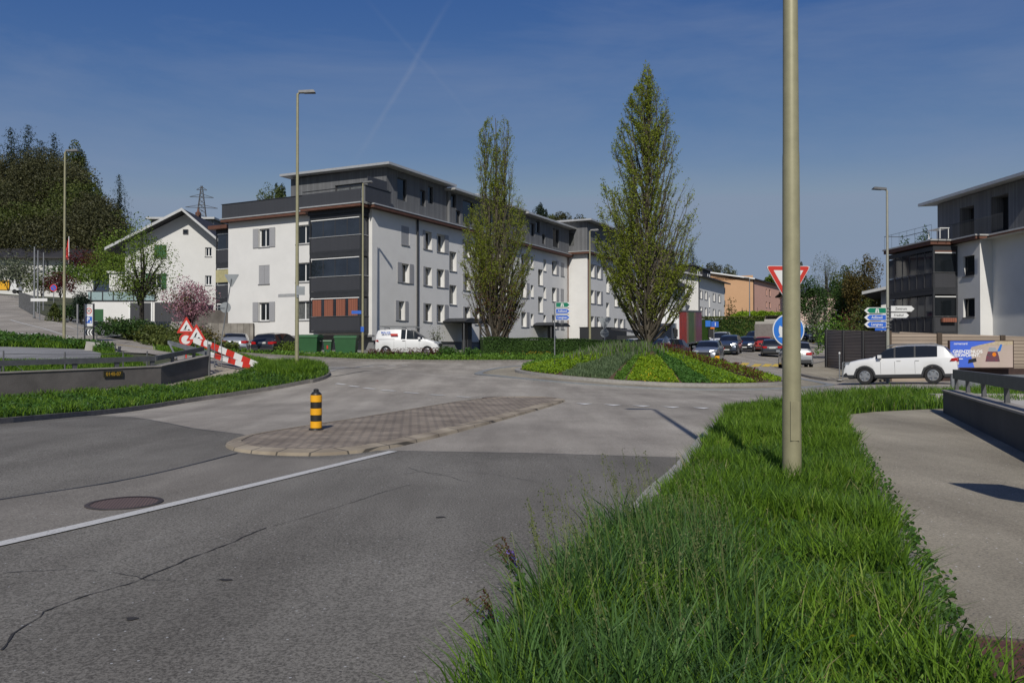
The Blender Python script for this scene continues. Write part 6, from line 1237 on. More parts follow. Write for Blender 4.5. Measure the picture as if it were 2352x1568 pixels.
# left railing posts of the lower yard
t = thing('yard_fence', 'low wire fence with thin grey posts just behind the left parapet', 'fence', (xd(0, 27), 27, H(xd(0, 27), 27))); o = t.location.copy(); mb = MB()
for px, yt, yb, d in ((8, 805, 862, 26.5), (149, 808, 858, 28), (283, 806, 855, 30), (338, 806, 850, 31)): mb.tube([at(px, yb, d) - o, at(px, yt, d) - o], .028, 6)
for a, b in (((8, 812, 26.5), (149, 814, 28)), ((149, 814, 28), (283, 812, 30)), ((283, 812, 30), (338, 811, 31)), ((8, 835, 26.5), (149, 836, 28)), ((149, 836, 28), (283, 833, 30)), ((38, 840, 26.8), (62, 858, 26.9))): mb.tube([at(*a) - o, at(*b) - o], .008, 4)
mb.build('posts', 'galv_d', t)
# containers
def container(px, d, label, rz):
    x = xd(px, d); t = thing('refuse_container', label, 'refuse container', (x, d, H(x, d) + .06), rz, 'green refuse containers'); w, dp = .72, .5
    MB().add([(-w + .08, -dp + .1, .18), (w - .08, -dp + .1, .18), (w - .08, dp - .1, .18), (-w + .08, dp - .1, .18), (-w, -dp, 1.2), (w, -dp, 1.2), (w, dp, 1.2), (-w, dp, 1.2)], [(3, 2, 1, 0), (4, 5, 6, 7), (0, 1, 5, 4), (1, 2, 6, 5), (2, 3, 7, 6), (3, 0, 4, 7)]).build('bin_body', 'bin', t)
    lid = MB(); n = 8; pr = [(-dp - .04, 1.2), (dp + .04, 1.2)] + [((dp + .04) * cos(pi * i / n), 1.26 + .14 * sin(pi * i / n)) for i in range(n + 1)]
    lid.prism(pr, -w - .04, w + .04, 0, None, 'x').build('lid', 'bin_l', t)
    for sx in (-1, 1):
        for sy in (-1, 1): MB().lathe([(0, -.03), (.09, -.03), (.09, .03), (0, .03)], 12, 0, Matrix.Translation((sx * .55, sy * .3, .09)) @ Matrix.Rotation(pi/2, 4, 'X')).build('caster', 'tyre', t)
        MB().tube([(sx * (w + .02), -.05, .95), (sx * (w + .09), -.05, .95), (sx * (w + .09), .05, .95)], .02, 6).build('handle', 'galv', t)
container(712, 54.9, 'left green wheeled container standing partly behind the lamp pole', R(-10)); container(796, 54.6, 'right green wheeled container below the loggia curtains', R(0))
x = xd(754, 55); t = thing('wheelie_bin', 'small green wheelie bin with red and white sticker between the two containers', 'wheelie bin', (x, 55, H(x, 55) + .06)); MB().add([(-.2, -.22, .05), (.2, -.22, .05), (.2, .22, .05), (-.2, .22, .05), (-.27, -.28, .95), (.27, -.28, .95), (.27, .28, .95), (-.27, .28, .95)], [(3, 2, 1, 0), (4, 5, 6, 7), (0, 1, 5, 4), (1, 2, 6, 5), (2, 3, 7, 6), (3, 0, 4, 7)]).build('bin_body', 'bin', t)
MB().prism([(-.33, .95), (.33, .95), (.28, 1.06), (-.3, 1.04)], -.3, .3, 0, None, 'x').build('lid', 'bin_l', t); MB().box(-.05, .05, -.275, -.262, .45, .68).build('sticker', 'red', t)
for sx in (-1, 1): MB().lathe([(0, -.03), (.1, -.03), (.1, .03), (0, .03)], 12, 0, Matrix.Translation((sx * .24, .2, .1)) @ Matrix.Rotation(pi/2, 4, 'Y')).build('wheel', 'tyre', t)
# standpipe meters by the dark wall
for i, (px, h, lb) in enumerate(((1934, 1.35, 'taller white gas vent pipe at the foot of the dark noise wall'), (1945, .9, 'shorter bent white vent pipe at the foot of the dark noise wall'))):
    x = xd(px - 6, 41.2); t = thing('vent_pipe', lb, 'pipe', (x + .0, 41.2 + .2 * i, H(x, 41.2) + .08)); MB().tube([(0, 0, 0), (0, 0, h)], .035, 8).build('pipe', 'galv', t); MB().lathe([(.12, 0), (.12, .05), (0, .06)], 10).build('foot', 'conc_l', t)
    if i: MB().tube([(.0, 0, h), (.16, 0, h), (.16, 0, h * .45)], .03, 6).build('bend', 'galv', t)
    else: MB().lathe([(.05, h), (.05, h + .08), (0, h + .1)], 8).build('cap', 'wht', t)
# ================================================================ NOISE WALL AND BILLBOARD
c0 = Vector((18.75, 40.4)); far_ = Vector((19.5, 50.0)); t = thing('noise_barrier', 'brown slatted timber noise wall: dark end along the street, sunlit stretch to the right edge', 'noise wall', (c0.x, c0.y, H(*c0))); o = t.location.copy()
def nw(a, b, ta, tb, nm, mat='slat'):
    d = (b - a).normalized(); n = Vector((-d.y, d.x)) * .12; q = [a - n * .5, b - n * .5, b + n * .5, a + n * .5]; z0 = min(H(*a), H(*b)) - .6 - o.z
    vs = [(p.x - o.x, p.y - o.y, z0) for p in q] + [(p.x - o.x, p.y - o.y, z) for p, z in zip(q, (ta, tb, tb, ta))]; return MB().add(vs, [(3, 2, 1, 0), (4, 5, 6, 7), (0, 1, 5, 4), (1, 2, 6, 5), (2, 3, 7, 6), (3, 0, 4, 7)]).build(nm, mat, t)
tz = lambda px, py, d: at(px, py, d).z - o.z
sp = [(c0, tz(2045, 761, 40.4)), (Vector((xd(2155, 40.6), 40.6)), tz(2155, 766, 40.6)), (Vector((xd(2300, 41.2), 41.2)), tz(2300, 771, 41.2)), (Vector((xd(2480, 42), 42)), tz(2480, 777, 42))]
M['slat_f'] = pm('post_brown', (.085, .06, .04), .8, va=.2)
for (a, za), (b, zb) in zip(sp, sp[1:]):
    nw(a, b, za - .07, zb - .07, 'panel'); nw(a, b, za, zb, 'cap').scale = (1, 1, 1)
for o_ in [c for c in t.children if c.name.startswith('cap')]:
    me = o_.data
    zs = [v.co.z for v in me.vertices]
    for i, v in enumerate(me.vertices):
        if i < 4: v.co.z = me.vertices[i + 4].co.z - .07
for p, z in sp[:3] : MB().box(-.12, .12, -.16, .0, -1.2, z + .03, T=Matrix.Translation((p.x - o.x, p.y - o.y, 0))).build('wall_post', 'slat_f', t)
zf_ = tz(1912, 757, 50); zc_ = sp[0][1]
for k in range(3):
    a = c0.lerp(far_, k / 3); b = c0.lerp(far_, (k + 1) / 3); nw(b, a, zc_ + (zf_ - zc_) * (k + 1) / 3, zc_ + (zf_ - zc_) * k / 3, 'panel', 'slat'); MB().box(-.16, .0, -.1, .1, -.8, zc_ + (zf_ - zc_) * (k + 1) / 3, T=Matrix.Translation((b.x - o.x, b.y - o.y, 0))).build('wall_post', 'frame_d', t)
bz0, bz1 = tz(2200, 866, 40.2), tz(2200, 846, 40.2)
MB().box(xd(2150, 40.2) - o.x, xd(2480, 40.2) - o.x, 40.25 - o.y, 40.35 - o.y, bz0 - .8, bz1, T=Matrix.Translation((0, 0, 0))).build('steel_plinth', 'slat_b', t)
d_ = 39.7; xa, xb = xd(2181, d_), xd(2328, d_); zt_, zb_ = at(2181, 783, d_).z, at(2181, 843.5, d_).z; bb = thing('billboard', 'wide blue and beige printed billboard mounted on the brown noise wall', 'billboard', ((xa + xb) / 2, d_, zb_), R(2)); w = (xb - xa) / 2; h = zt_ - zb_
MB().box(-w - .06, w + .06, .02, .12, -.06, h + .04).build('frame', 'slat_b', bb); pst = MB().box(-w, w, 0, .02, 0, h).build('poster', pm('poster_sand', (.46, .36, .32), .6, col2=(.40, .33, .27), vs=1.5), bb)
U = lambda a, b: (-w + 2 * w * a, h * b)
MB().prism([U(0, 0), U(.385, 0), U(.36, .18), U(.325, .5), U(.32, .68), U(.34, .77), U(.45, .84), U(.70, .97), U(.72, 1), U(0, 1)], -.004, -.001, 0, None, 'y').build('blue_area', pm('poster_blue', (.055, .13, .60), .5, va=.05), pst)
MB().prism([U(.70, .97), U(.45, .84), U(.36, .79), U(.42, .76), U(.6, .83), U(1, .86), U(1, 1), U(.74, 1)], -.0035, -.001, 0, None, 'y').build('dune_area', pm('poster_dune', (.34, .27, .16), .7, col2=(.50, .42, .30), vs=9), pst)
for tx, sz, a, b in (('GRENZENLOS', .205, .275, .595), ('VERWÖHNT.', .205, .255, .455), ('cornercard', .15, .165, .90)):
    tw = text_mesh(tx, sz, TT(U(a, b)[0], -.0075, U(a, b)[1], 1.15 if sz > .2 else 1.0), 'frame_w', 'lettering', pst, .03 if sz > .2 else .01)
MB().box(U(.035, 0)[0], U(.2, 0)[0], -.006, -.0045, U(0, .31)[1], U(0, .34)[1]).box(U(.035, 0)[0], U(.13, 0)[0], -.006, -.0045, U(0, .25)[1], U(0, .28)[1]).build('small_print', 'frame_w', pst)
MB().prism([U(.56, .22), U(.79, .22), U(.775, .42), U(.75, .60), U(.60, .60), U(.575, .42)], -.006, -.002, 0, None, 'y').build('printed_car', pm('poster_car', (.05, .06, .075), .6, col2=(.20, .03, .05), vs=7), pst); MB().prism([U(.60, .60), U(.75, .60), U(.72, .76), U(.62, .76)], -.006, -.002, 0, None, 'y').build('printed_roof', 'lens', pst)
MB().disc(*U(.70, .49), .10, -.009, -.0065, 0, 16).build('printed_ball', 'orange', pst); MB().prism([U(.745, .60), U(.80, .62), U(.83, .86), U(.80, .88)], -.0065, -.0035, 0, None, 'y').build('printed_figure', 'blu', pst); MB().prism([U(.28, .15), U(.42, .22), U(.41, .36), U(.29, .30)], -.006, -.0045, 0, None, 'y').build('printed_card', 'ink', pst)
# unseen plate added to cast the footpath shadow, outline projected back from that shadow
t = thing('shadow_plate', 'guessed plate on a post, added outside the frame at right to cast the footpath shadow', 'traffic sign', (4.62, 5.5, H(4.6, 5.5))); tn = math.tan(SUN_EL) / .998; pl = []
for sx, sy in ((2176, 1126), (2230, 1127), (2300, 1130), (2352, 1141), (2420, 1158), (2470, 1176), (2400, 1177), (2340, 1172), (2290, 1163), (2235, 1146)):
    g_ = gp(sx, sy); pl.append((g_.x - .062 * (g_.y - 5.5) - 4.62, (g_.y - 5.5) * tn + .08))
MB().prism(pl, -.02, 0, 0, None, 'y').build('plate', 'sback', t); MB().tube([(.75, .03, 0), (.75, .03, 2.3)], .03, 8).build('post', 'galv', t)
# white hooded thing beside the tree on the roundabout
p = Vector((xd(1530, 43.2), 43.2)); zz0 = float(mound_z(p.x, p.y)); t = thing('garden_sculpture', 'white cone shaped sculpture with dark hollow on the roundabout, right of the trunk', 'sculpture', (p.x, p.y, zz0 - .1), R(-20))
MB().lathe([(.34, 0), (.33, .2), (.27, .6), (.15, .95), (.03, 1.08), (0, 1.09)], 20).build('cone', 'frame_w', t, smooth=True); MB().lathe([(0, .0), (.16, .06), (.19, .3), (.12, .52), (0, .56)], 14, 0, Matrix.Translation((.17, -.2, .12))).build('hollow', 'soil', t); MB().tube([(.3, -.1, .55), (.5, -.2, 0)], .02, 5).build('prop', 'frame_w', t); MB().tube([(-.02, 0, 1.05), (-.02, 0, 2.2)], .012, 5).build('rod', 'galv', t)
# ================================================================ VEGETATION
def np_(n): return rng.random(n)
def quads_idx(n, k=4): return (np.arange(n)[:, None] * k + np.arange(k)[None])
def leaf_quads(C, size, asp=.55, up=0., flat=0.):
    """rhombic leaves round centres C (n,3); size (n,) or float"""
    n = len(C); size = np.broadcast_to(size, (n,)); a = rng.normal(size=(n, 3)); a[:, 2] = a[:, 2] * (1 - flat) + up; a /= np.linalg.norm(a, axis=1)[:, None] + 1e-9
    b = rng.normal(size=(n, 3)); b[:, 2] *= (1 - flat); b -= (a * b).sum(1)[:, None] * a; b /= np.linalg.norm(b, axis=1)[:, None] + 1e-9
    s = size[:, None]; V = np.stack([C - a * s * .5, C + b * s * asp * .5, C + a * s * .5, C - b * s * asp * .5], 1).reshape(-1, 3); return V, quads_idx(n)
def blades(pts, h, w, bend=.35, lean=None):
    n = len(pts); az = np_(n) * 2 * pi; d = np.stack([np.cos(az), np.sin(az), np.zeros(n)], 1)
    if lean is not None: d = d * .7 + np.asarray(lean)[None] * .6
    sa = np_(n) * 2 * pi; sd = np.stack([np.cos(sa), np.sin(sa), np.zeros(n)], 1); b = (bend * (.4 + 1.2 * np_(n)))[:, None]; h = np.asarray(h)[:, None]; w = np.broadcast_to(w, (n,))[:, None]
    L_ = []
    for t, k in ((0, .75), (.38, 1.), (.72, .7), (1., .06)):
        p = pts + np.array([0, 0, 1.])[None] * h * (t - .28 * b * t * t) + d * h * b * t * t; L_ += [p - sd * w * k * .5, p + sd * w * k * .5]
    V = np.stack(L_, 1).reshape(-1, 3); q = np.array([[0, 1, 3, 2], [2, 3, 5, 4], [4, 5, 7, 6]]); return V, (np.arange(n)[:, None, None] * 8 + q[None]).reshape(-1, 4)
def join(parts):
    Vs, Fs, off = [], [], 0
    for V, Fq in parts: Vs.append(V); Fs.append(Fq + off); off += len(V)
    return np.concatenate(Vs), np.concatenate(Fs)
def in_poly(poly, n, y0=-1e9, y1=1e9):
    P = np.array([(p[0], p[1]) for p in poly]); lo, hi = P.min(0), P.max(0); lo[1] = max(lo[1], y0); hi[1] = min(hi[1], y1); out = np.zeros((0, 2))
    if hi[1] <= lo[1]: return out
    for _ in range(60):
        q = lo + np_((n * 2, 2)) * (hi - lo); q = q[inside(P, q[:, 0], q[:, 1])]; out = np.concatenate([out, q])
        if len(out) >= n: break
    return out[:n]
def patch_n(x, y, s=1.): return (np.sin(x * 1.7 * s + 2 * np.sin(y * 1.1 * s)) + np.sin(y * 2.3 * s + 1.3 * np.sin(x * 2.9 * s)) + np.sin((x + y) * 3.7 * s)) / 3
def grass_on(poly, n, hmin, hmax, w, y0=-1e9, y1=1e9, off=.06, bend=.35, s=1.):
    p = in_poly(poly, n, y0, y1); z = Hs(p[:, 0], p[:, 1]) + off; k = .5 + .5 * patch_n(p[:, 0], p[:, 1], s); h = hmin + (hmax - hmin) * np.clip(k * .75 + .45 * np_(len(p)) - .1, .05, 1); return blades(np.c_[p, z], h, w * (.6 + .8 * np_(len(p))), bend)
def weeds_on(poly, n, hmax, size, y0=-1e9, y1=1e9, off=.06, s=.8):
    p = in_poly(poly, n * 3, y0, y1); k = patch_n(p[:, 0] + 7, p[:, 1] - 3, s); p = p[(k > -.05) | (np_(len(k)) < .12)][:n]; z = Hs(p[:, 0], p[:, 1]) + off + np_(len(p)) ** 1.3 * hmax; return leaf_quads(np.c_[p, z], size * (.5 + np_(len(p))), .6, .25)
def stuff(name, VF, mat): return tag(np_mesh(name, *VF, mat), kind='stuff')
# ---- right verge: long grass
verge_g = [(max(p[0], -.04 + .30 * (p[1] - 3.6)) if p[1] < 5.5 and p[0] < 1.2 else p[0] + (.20 if 5.5 <= p[1] < 17 and p[0] < .5 * p[1] - 1.2 and p[0] < 4.3 and (p[0] < .32 * p[1]) else 0) - (.10 if p[1] < 11 and p[0] > 1.8 and p[0] > .33 * p[1] else 0), p[1]) for p in verge_r]

stuff('grass', join([grass_on(verge_g, 10500, .10, .50, .010, 1.6, 5.2, bend=.45, s=2.2), grass_on(verge_g, 22000, .10, .46, .010, 5.2, 11, s=1.8), grass_on(verge_g, 30000, .14, .50, .014, 11, 19), grass_on(verge_g, 24000, .14, .55, .018, 19, 29)]), 'grass')
stuff('grass', join([grass_on(verge_g, 7500, .10, .38, .011, 1.6, 5.2, bend=.6, s=1.7), grass_on(verge_g, 9000, .10, .38, .0085, 5.2, 11, s=1.7), grass_on(verge_g, 12000, .12, .38, .015, 11, 28.5, s=1.7)]), 'grass_d')
stuff('ground_cover', join([weeds_on(verge_g, 7000, .20, .05, 1.6, 6), weeds_on(verge_g, 5000, .22, .055, 6, 13), weeds_on(verge_g, 3500, .30, .07, 13, 28.5)]), 'weed')
stuff('dry_grass', join([grass_on(verge_g, 700, .12, .40, .006, 1.6, 6, bend=.7), grass_on(verge_g, 1500, .12, .42, .008, 6, 14, bend=.6), grass_on(verge_g, 1200, .2, .5, .012, 14, 28, bend=.5)]), 'straw')
# tall dark tufts leaning over the road edge at bottom centre
edge = [(-.50, 2.2), (.2, 2.2), (.55, 4.3), (1.55, 7.4), (1.30, 7.6), (.62, 6.3), (.02, 4.6), (-.32, 3.2)]
tuft = [(-.15, 2.6), (.9, 2.6), (1.5, 5.4), (1.35, 6.5), (.9, 6.5), (.18, 4.6)]
stuff('tall_grass', join([grass_on(tuft, 4300, .24, .66, .0105, off=.02, bend=.42, s=2), grass_on(edge, 2600, .08, .28, .006, off=.02, bend=.8)]), 'grass_d')
def seed_grass():
    p = in_poly(tuft, 150); p = p[p[:, 1] > 3.0]; hs = .50 + .34 * np_(len(p)); z = Hs(p[:, 0], p[:, 1]); S, C = [], []
    az = rng.normal(2.9, .8, len(p))
    for (x, y), zz, h, a in zip(p, z, hs, az):
        b = np.array([cos(a), sin(a), 0]) * random.uniform(.05, .25) * h; 
        q = [np.array([x, y, zz]) + np.array([0, 0, h]) * t + b * t * t for t in (0, .35, .7, 1.)]
        for u0, u1 in zip(q, q[1:]): S.append((u0, u1))
        for _ in range(random.randint(14, 24)): t = random.uniform(.78, 1.02); C.append(np.array([x, y, zz]) + np.array([0, 0, h]) * t + b * t * t + rng.normal(0, .011, 3))
    V = []; 
    for u0, u1 in S: s = np.array([.0012, 0, 0]); V += [u0 - s, u0 + s, u1 + s, u1 - s]
    V = np.array(V); tag(np_mesh('grass_stems', V, quads_idx(len(V) // 4), 'seed'), kind='stuff'); stuff('seed_heads', leaf_quads(np.array(C), .017, .45, .9), 'seed')
seed_grass()
def sage(x, y, h, seed, label):
    r = random.Random(seed); z = H(x, y); t = thing('meadow_sage', label, 'wild flower', (x, y, z)); st = MB(); fl_, lf, br = [], [], []
    for k in range(7):
        a = r.uniform(1.9, 4.3); L_ = h * r.uniform(.7, 1.1); out = r.uniform(.25, .6)
        pts = [Vector((cos(a) * out * L_ * s * s, sin(a) * out * L_ * s * s, L_ * (s - .28 * out * s * s))) for s in (0, .25, .5, .75, .9, 1.)]; tipd = Vector((cos(a), sin(a), -.5)) * .07; pts.append(pts[-1] + tipd); st.tube([p + Vector((0, 0, .0)) for p in pts], .0028, 4)
        for i in range(46):
            s = r.uniform(.45, 1.0); j = s * 5; i0 = min(int(j), 5); p = pts[i0].lerp(pts[i0 + 1], j - i0) + Vector((r.gauss(0, .007), r.gauss(0, .007), r.gauss(0, .007))); (fl_ if s < .72 and k % 2 == 0 else br).append(p)
        for i in range(9): p = pts[0].lerp(pts[3], r.random()) + Vector((r.gauss(0, .02), r.gauss(0, .02), 0)); lf.append(p)
    st.build('stem', 'olive', t); tag(np_mesh('flowers', *leaf_quads(np.array(fl_), .021, .6, .3), 'sage', t), kind='stuff'); tag(np_mesh('florets', *leaf_quads(np.array(br), .016, .5, .3), 'brownb', t), kind='stuff'); np_mesh('leaf', *leaf_quads(np.array(lf), .07, .5, .2), 'weed', t)
sage(.08, 4.75, .52, 3, 'meadow sage with arching purple flower spikes leaning over the road edge'); sage(-.04, 4.05, .38, 5, 'lower meadow sage at the bottom edge with nodding brown buds')
def dock(x, y, label, rz, k=1.):
    t = thing('broad_dock', label, 'wild plant', (x, y, H(x, y) + .05), rz)
    for i, (az, L_, w, tilt) in enumerate(((.2, .34, .12, 1.1), (1.7, .30, .11, .9), (3.3, .26, .10, .7), (4.6, .28, .10, .6))):
        V = []; n = 7; L_ *= k; w *= k
        for q in range(n + 1):
            s = q / n; rr = L_ * s * (1 - .25 * s); zz = L_ * sin(tilt) * s * (1.1 - .5 * s); ww = w * sin(pi * min(1, .12 + .9 * s)) ** .7 * (1 if q < n else .05); wob = .02 * sin(q * 2.1 + i)
            for sg in (-1, -.0, 1): V.append((rr * cos(tilt * .4), sg * ww * .5, zz + abs(sg) * .025 + wob * sg))
        MB().add(V, [(a*3 + b, a*3 + b + 1, a*3 + b + 4, a*3 + b + 3) for a in range(n) for b in (0, 1)], T=Matrix.Rotation(az, 4, 'Z')).build('leaf', 'dock', t, smooth=True)
dock(.60, 3.32, 'broad leaved dock with large glossy leaves at the bottom edge', .5, 1.5); dock(1.30, 4.55, 'single bright broad leaf plant in the middle of the long grass', 2.0, 1.2)
stuff('dandelion_flowers', (lambda P: leaf_quads(np.c_[P, Hs(P[:, 0], P[:, 1]) + .16 + .12 * np_(len(P))], .05, .95, 0, .7))(np.concatenate([in_poly(verge_r, 26, 1.6, 5), in_poly(verge_r, 70, 12, 27)])), 'dandelion')
# path edge crumbs of soil and runners
stuff('edge_weeds', join([leaf_quads(np.c_[q, Hs(q[:, 0], q[:, 1]) + .09 + .04 * np_(len(q))], .045, .6, .2) for q in [np.concatenate([np.array([[a[0] + (b[0] - a[0]) * s + rng.normal(.05, .05), a[1] + (b[1] - a[1]) * s] for s in np_(260)]) for a, b in zip(path_left, path_left[1:])])]]), 'weed')
# ---- left verge and banks
stuff('grass', join([grass_on(verge_l, 30000, .08, .34, .022, off=.1, y0=9, y1=40, bend=.45)]), 'grass'); stuff('grass', join([grass_on(verge_l, 12000, .08, .30, .02, off=.1, y0=9, y1=40, bend=.5, s=1.9)]), 'grass_d'); stuff('ground_cover', join([weeds_on(verge_l, 9000, .24, .08, 9, 40, off=.1)]), 'weed')
lv = P2((600, 842), (745, 870), (735, 850), (700, 838)); lv = [(-11.6, 36.0), (-9.6, 31.0), (-7.7, 30.4), (-7.4, 32.6), (-9.2, 35.2)]
stuff('tall_grass', join([grass_on(lv, 9000, .2, .62, .02, off=.1, bend=.35)]), 'grass')
stuff('grass', join([grass_on(far_front + far_back, 14000, .10, .30, .03, off=.08)]), 'grass'); stuff('ground_cover', join([weeds_on(far_front + far_back, 9000, .30, .13, off=.08)]), 'moundg')
bank = P2((-60, 772), (0, 774), (100, 784), (200, 794), (262, 806), (262, 815), (200, 803), (0, 797), (-60, 797)); bank2 = P2((-60, 832), (0, 831), (120, 831), (232, 828), (236, 812), (300, 822), (345, 850), (0, 872), (-60, 880))
stuff('grass', join([grass_on(bank, 9000, .15, .5, .03, off=-.03), grass_on(bank2, 9000, .1, .3, .025, off=-.03)]), 'grass'); stuff('ground_cover', join([weeds_on(bank, 8000, .45, .12, off=-.03)]), 'weed')
lawnp = [LW(6, -.3), LW(35, -.3), LW(35, -3.2), (3, 59), (-1.6, 57.5)]; stuff('lawn_grass', grass_on(lawnp, 8000, .05, .12, .05, off=.05), 'grass')
slope = P2((262, 745), (470, 745), (520, 770), (520, 800), (440, 800), (300, 790), (245, 775)); stuff('slope_planting', join([weeds_on([(-24.5, 52), (-22.5, 48.5), (-18, 45.5), (-17, 50), (-19, 58), (-25, 64), (-31, 62)], 12000, .7, .2, off=0.)]), 'olive')
stuff('tall_grass', join([grass_on([(-19.5, 44), (-13.5, 39), (-12.5, 37.2), (-11.2, 37.4), (-12.5, 41), (-17.5, 46)], 6000, .15, .5, .03, off=.0)]), 'grass')

# ---- roundabout planting in wedges
def kerb_angle(px):
    a = np.linspace(-pi, 0, 2000); p = 1176 + F * (RC.x + RR * np.cos(a)) / (RC.y + RR * np.sin(a)); k = np.argmin(np.abs(p - px) + (a > -.05) * 5); return a[k]
def wedge(name, pxa, pxb, n, h, size, mat, r0=.10, r1=.97, asp=.6, extra=None, grassy=False):
    a0 = kerb_angle(pxa + 4); a1 = kerb_angle(pxb - 4)
    a = a0 + (a1 - a0) * np_(n); r = RR * (r0 + (r1 - r0) * np.sqrt(np_(n))); x = RC.x + r * np.cos(a); y = RC.y + r * np.sin(a); z = mound_z(x, y); nn = .6 + .4 * patch_n(x, y, 1.4)
    if grassy: return tag(np_mesh(name, *blades(np.c_[x, y, z - .02], h * (.5 + np_(n)) * nn, size, .3), mat), kind='stuff')
    return tag(np_mesh(name, *leaf_quads(np.c_[x, y, z + h * np_(n) * nn], size * (.6 + .8 * np_(n)), asp, .3), mat), kind='stuff')
wedge('yellow_flower_bed', 1184, 1276, 9000, .22, .09, 'moundy'); wedge('green_bed', 1184, 1260, 4000, .18, .08, 'moundg')
wedge('lavender_bed', 1278, 1398, 9000, .30, .035, 'lav', grassy=True); wedge('lavender_bed', 1280, 1396, 5000, .22, .08, 'lav')
wedge('green_bed', 1402, 1436, 3500, .2, .08, 'moundg', .06); wedge('yellow_flower_bed', 1434, 1566, 9000, .18, .08, 'moundy', .28); wedge('yellow_flower_bed', 1434, 1566, 170, .2, .06, 'dandelion', .6)
wedge('strawberry_bed', 1566, 1642, 6000, .20, .11, 'moundd', .06); wedge('green_bed', 1640, 1752, 8500, .18, .09, 'moundy', .08); wedge('green_bed', 1640, 1745, 3000, .2, .09, 'moundg', .08)
def far_bed():
    n = 9000; a = np_(n) * pi; r = RR * np.sqrt(np_(n)) * .97; x = RC.x + r * np.cos(a); y = RC.y + r * np.sin(a); tag(np_mesh('green_bed', *leaf_quads(np.c_[x, y, mound_z(x, y) + .25 * np_(n)], .12, .6, .3), 'moundg'), kind='stuff')
far_bed(); aE = kerb_angle(1775)
def end_bed():
    n = 5000; a = aE + (0.25 - aE) * np_(n); r = RR * np.sqrt(np_(n)) * .97; x = RC.x + r * np.cos(a); y = RC.y + r * np.sin(a); tag(np_mesh('yellow_flower_bed', *leaf_quads(np.c_[x, y, mound_z(x, y) + .18 * np_(n)], .09, .6, .3), 'moundy'), kind='stuff')
end_bed()
def red_row():
    a = kerb_angle(1762); V = []
    for k in range(15):
        s = .12 + .82 * k / 14; r = RR * s; x = RC.x + r * cos(a + .02 * random.uniform(-1, 1)); y = RC.y + r * sin(a); z = float(mound_z(x, y)); n = 190
        t = thing('red_shrub', 'one of a row of small red brown shrubs down the right side of the roundabout', 'shrub', (x, y, z), 0, 'red brown shrubs on the roundabout'); hh = .42 * random.uniform(.8, 1.3)
        P = np.c_[rng.normal(0, .13, n), rng.normal(0, .13, n), np_(n) ** .8 * hh]; np_mesh('foliage', *leaf_quads(P, .07, .5, .7), 'redl', t); 
        P = np.c_[rng.normal(0, .15, 60), rng.normal(0, .15, 60), np_(60) * hh * .7]; np_mesh('green_foliage', *leaf_quads(P, .08, .5, .5), 'moundy', t)
        sb = MB()
        for q in range(5): az = random.random() * 6.3; sb.tube([(0, 0, -.05), (.12 * cos(az), .12 * sin(az), hh)], .008, 3)
        sb.build('stem', 'redl', t)
red_row()
def iris_patch():
    n = 700; x = RC.x - 1.6 + rng.normal(0, 1.0, n); y = RC.y - 1.0 + rng.normal(0, .8, n); tag(np_mesh('iris_leaves', *blades(np.c_[x, y, mound_z(x, y)], .32 + .3 * np_(n), .045, .25), 'grey_g'), kind='stuff'); n = 500; tag(np_mesh('iris_leaves', *blades(np.c_[x[:n], y[:n], mound_z(x[:n], y[:n])], .3 + .3 * np_(n), .04, .25), 'moundg'), kind='stuff')
iris_patch()
# brown shoots in front of the van
def shoots():
    for k, px in enumerate((852, 868, 884, 903, 921, 944, 962, 985, 1000)):
        d = 54.3; x = xd(px, d); z = H(x, d); hh0 = .5; t = thing('brown_shrub', 'one of a row of low brown twiggy shrubs in front of the white van', 'shrub', (x, d, z), 0, 'brown shrubs in front of the white van'); n = 170; hh = random.uniform(.45, .62)
        P = np.c_[rng.normal(0, .24, n), rng.normal(0, .15, n), .1 + np_(n) * hh]; np_mesh('foliage', *leaf_quads(P, .10, .4, .8), 'brownb', t); sb = MB()
        for q in range(7): az = random.random() * 6.3; sb.tube([(0, 0, 0), (.25 * cos(az), .12 * sin(az), hh)], .012, 3)
        sb.build('stem', 'brownb', t)
shoots()

# ---- bushes
def bush(name, px, ytop, d, wm, mat, label, hm=None, n=1400, size=.13, cat='bush', group=None, cone=False, dy=1., zb=None, mats=None):
    x = xd(px, d); z = H(x, d) if zb is None else zb; h = hm or max(.3, at(px, ytop, d).z - z); t = thing(name, label, cat, (x, d, z), 0, group)
    u_ = np_(n) ** .45; th = np_(n) * 2 * pi; ph = np.arccos(1 - 1.7 * np_(n)); lump = 1 + .18 * np.sin(3 * th + 5 * ph) + .1 * rng.normal(size=n)
    if cone: zz = np_(n) ** .8; rr = (1 - zz) ** .8 * .5 * wm * lump * np.where(np_(n) < .75, 1, np_(n)); P = np.c_[rr * np.cos(th), rr * np.sin(th) * dy, zz * h]
    else: rr = u_ * lump; P = np.c_[rr * np.sin(ph) * np.cos(th) * wm / 2, rr * np.sin(ph) * np.sin(th) * wm / 2 * dy, h * .5 + rr * np.cos(ph) * h * .52]; P[:, 2] = np.clip(P[:, 2], .02, None)
    np_mesh('foliage', *leaf_quads(P, size * (.6 + .8 * np_(n)), .6), mat, t); sb = MB()
    for q in range(6): az = random.random() * 6.3; sb.tube([(0, 0, -.05), (wm * .1 * cos(az), wm * .1 * sin(az), h * .4), (wm * .28 * cos(az), wm * .2 * sin(az), h * .75)], [.04, .03, .01], 4)
    sb.build('stem', 'bark_d', t); return t
bush('clipped_hedge', 292, 733, 51.5, 4.2, 'hedge', 'rounded dark green hedge at the top of the driveway', n=4200, size=.14, cat='hedge'); bush('hedge_bush', 348, 744, 51, 3.0, 'olive', 'olive green shrub right of the rounded dark hedge', n=2200)
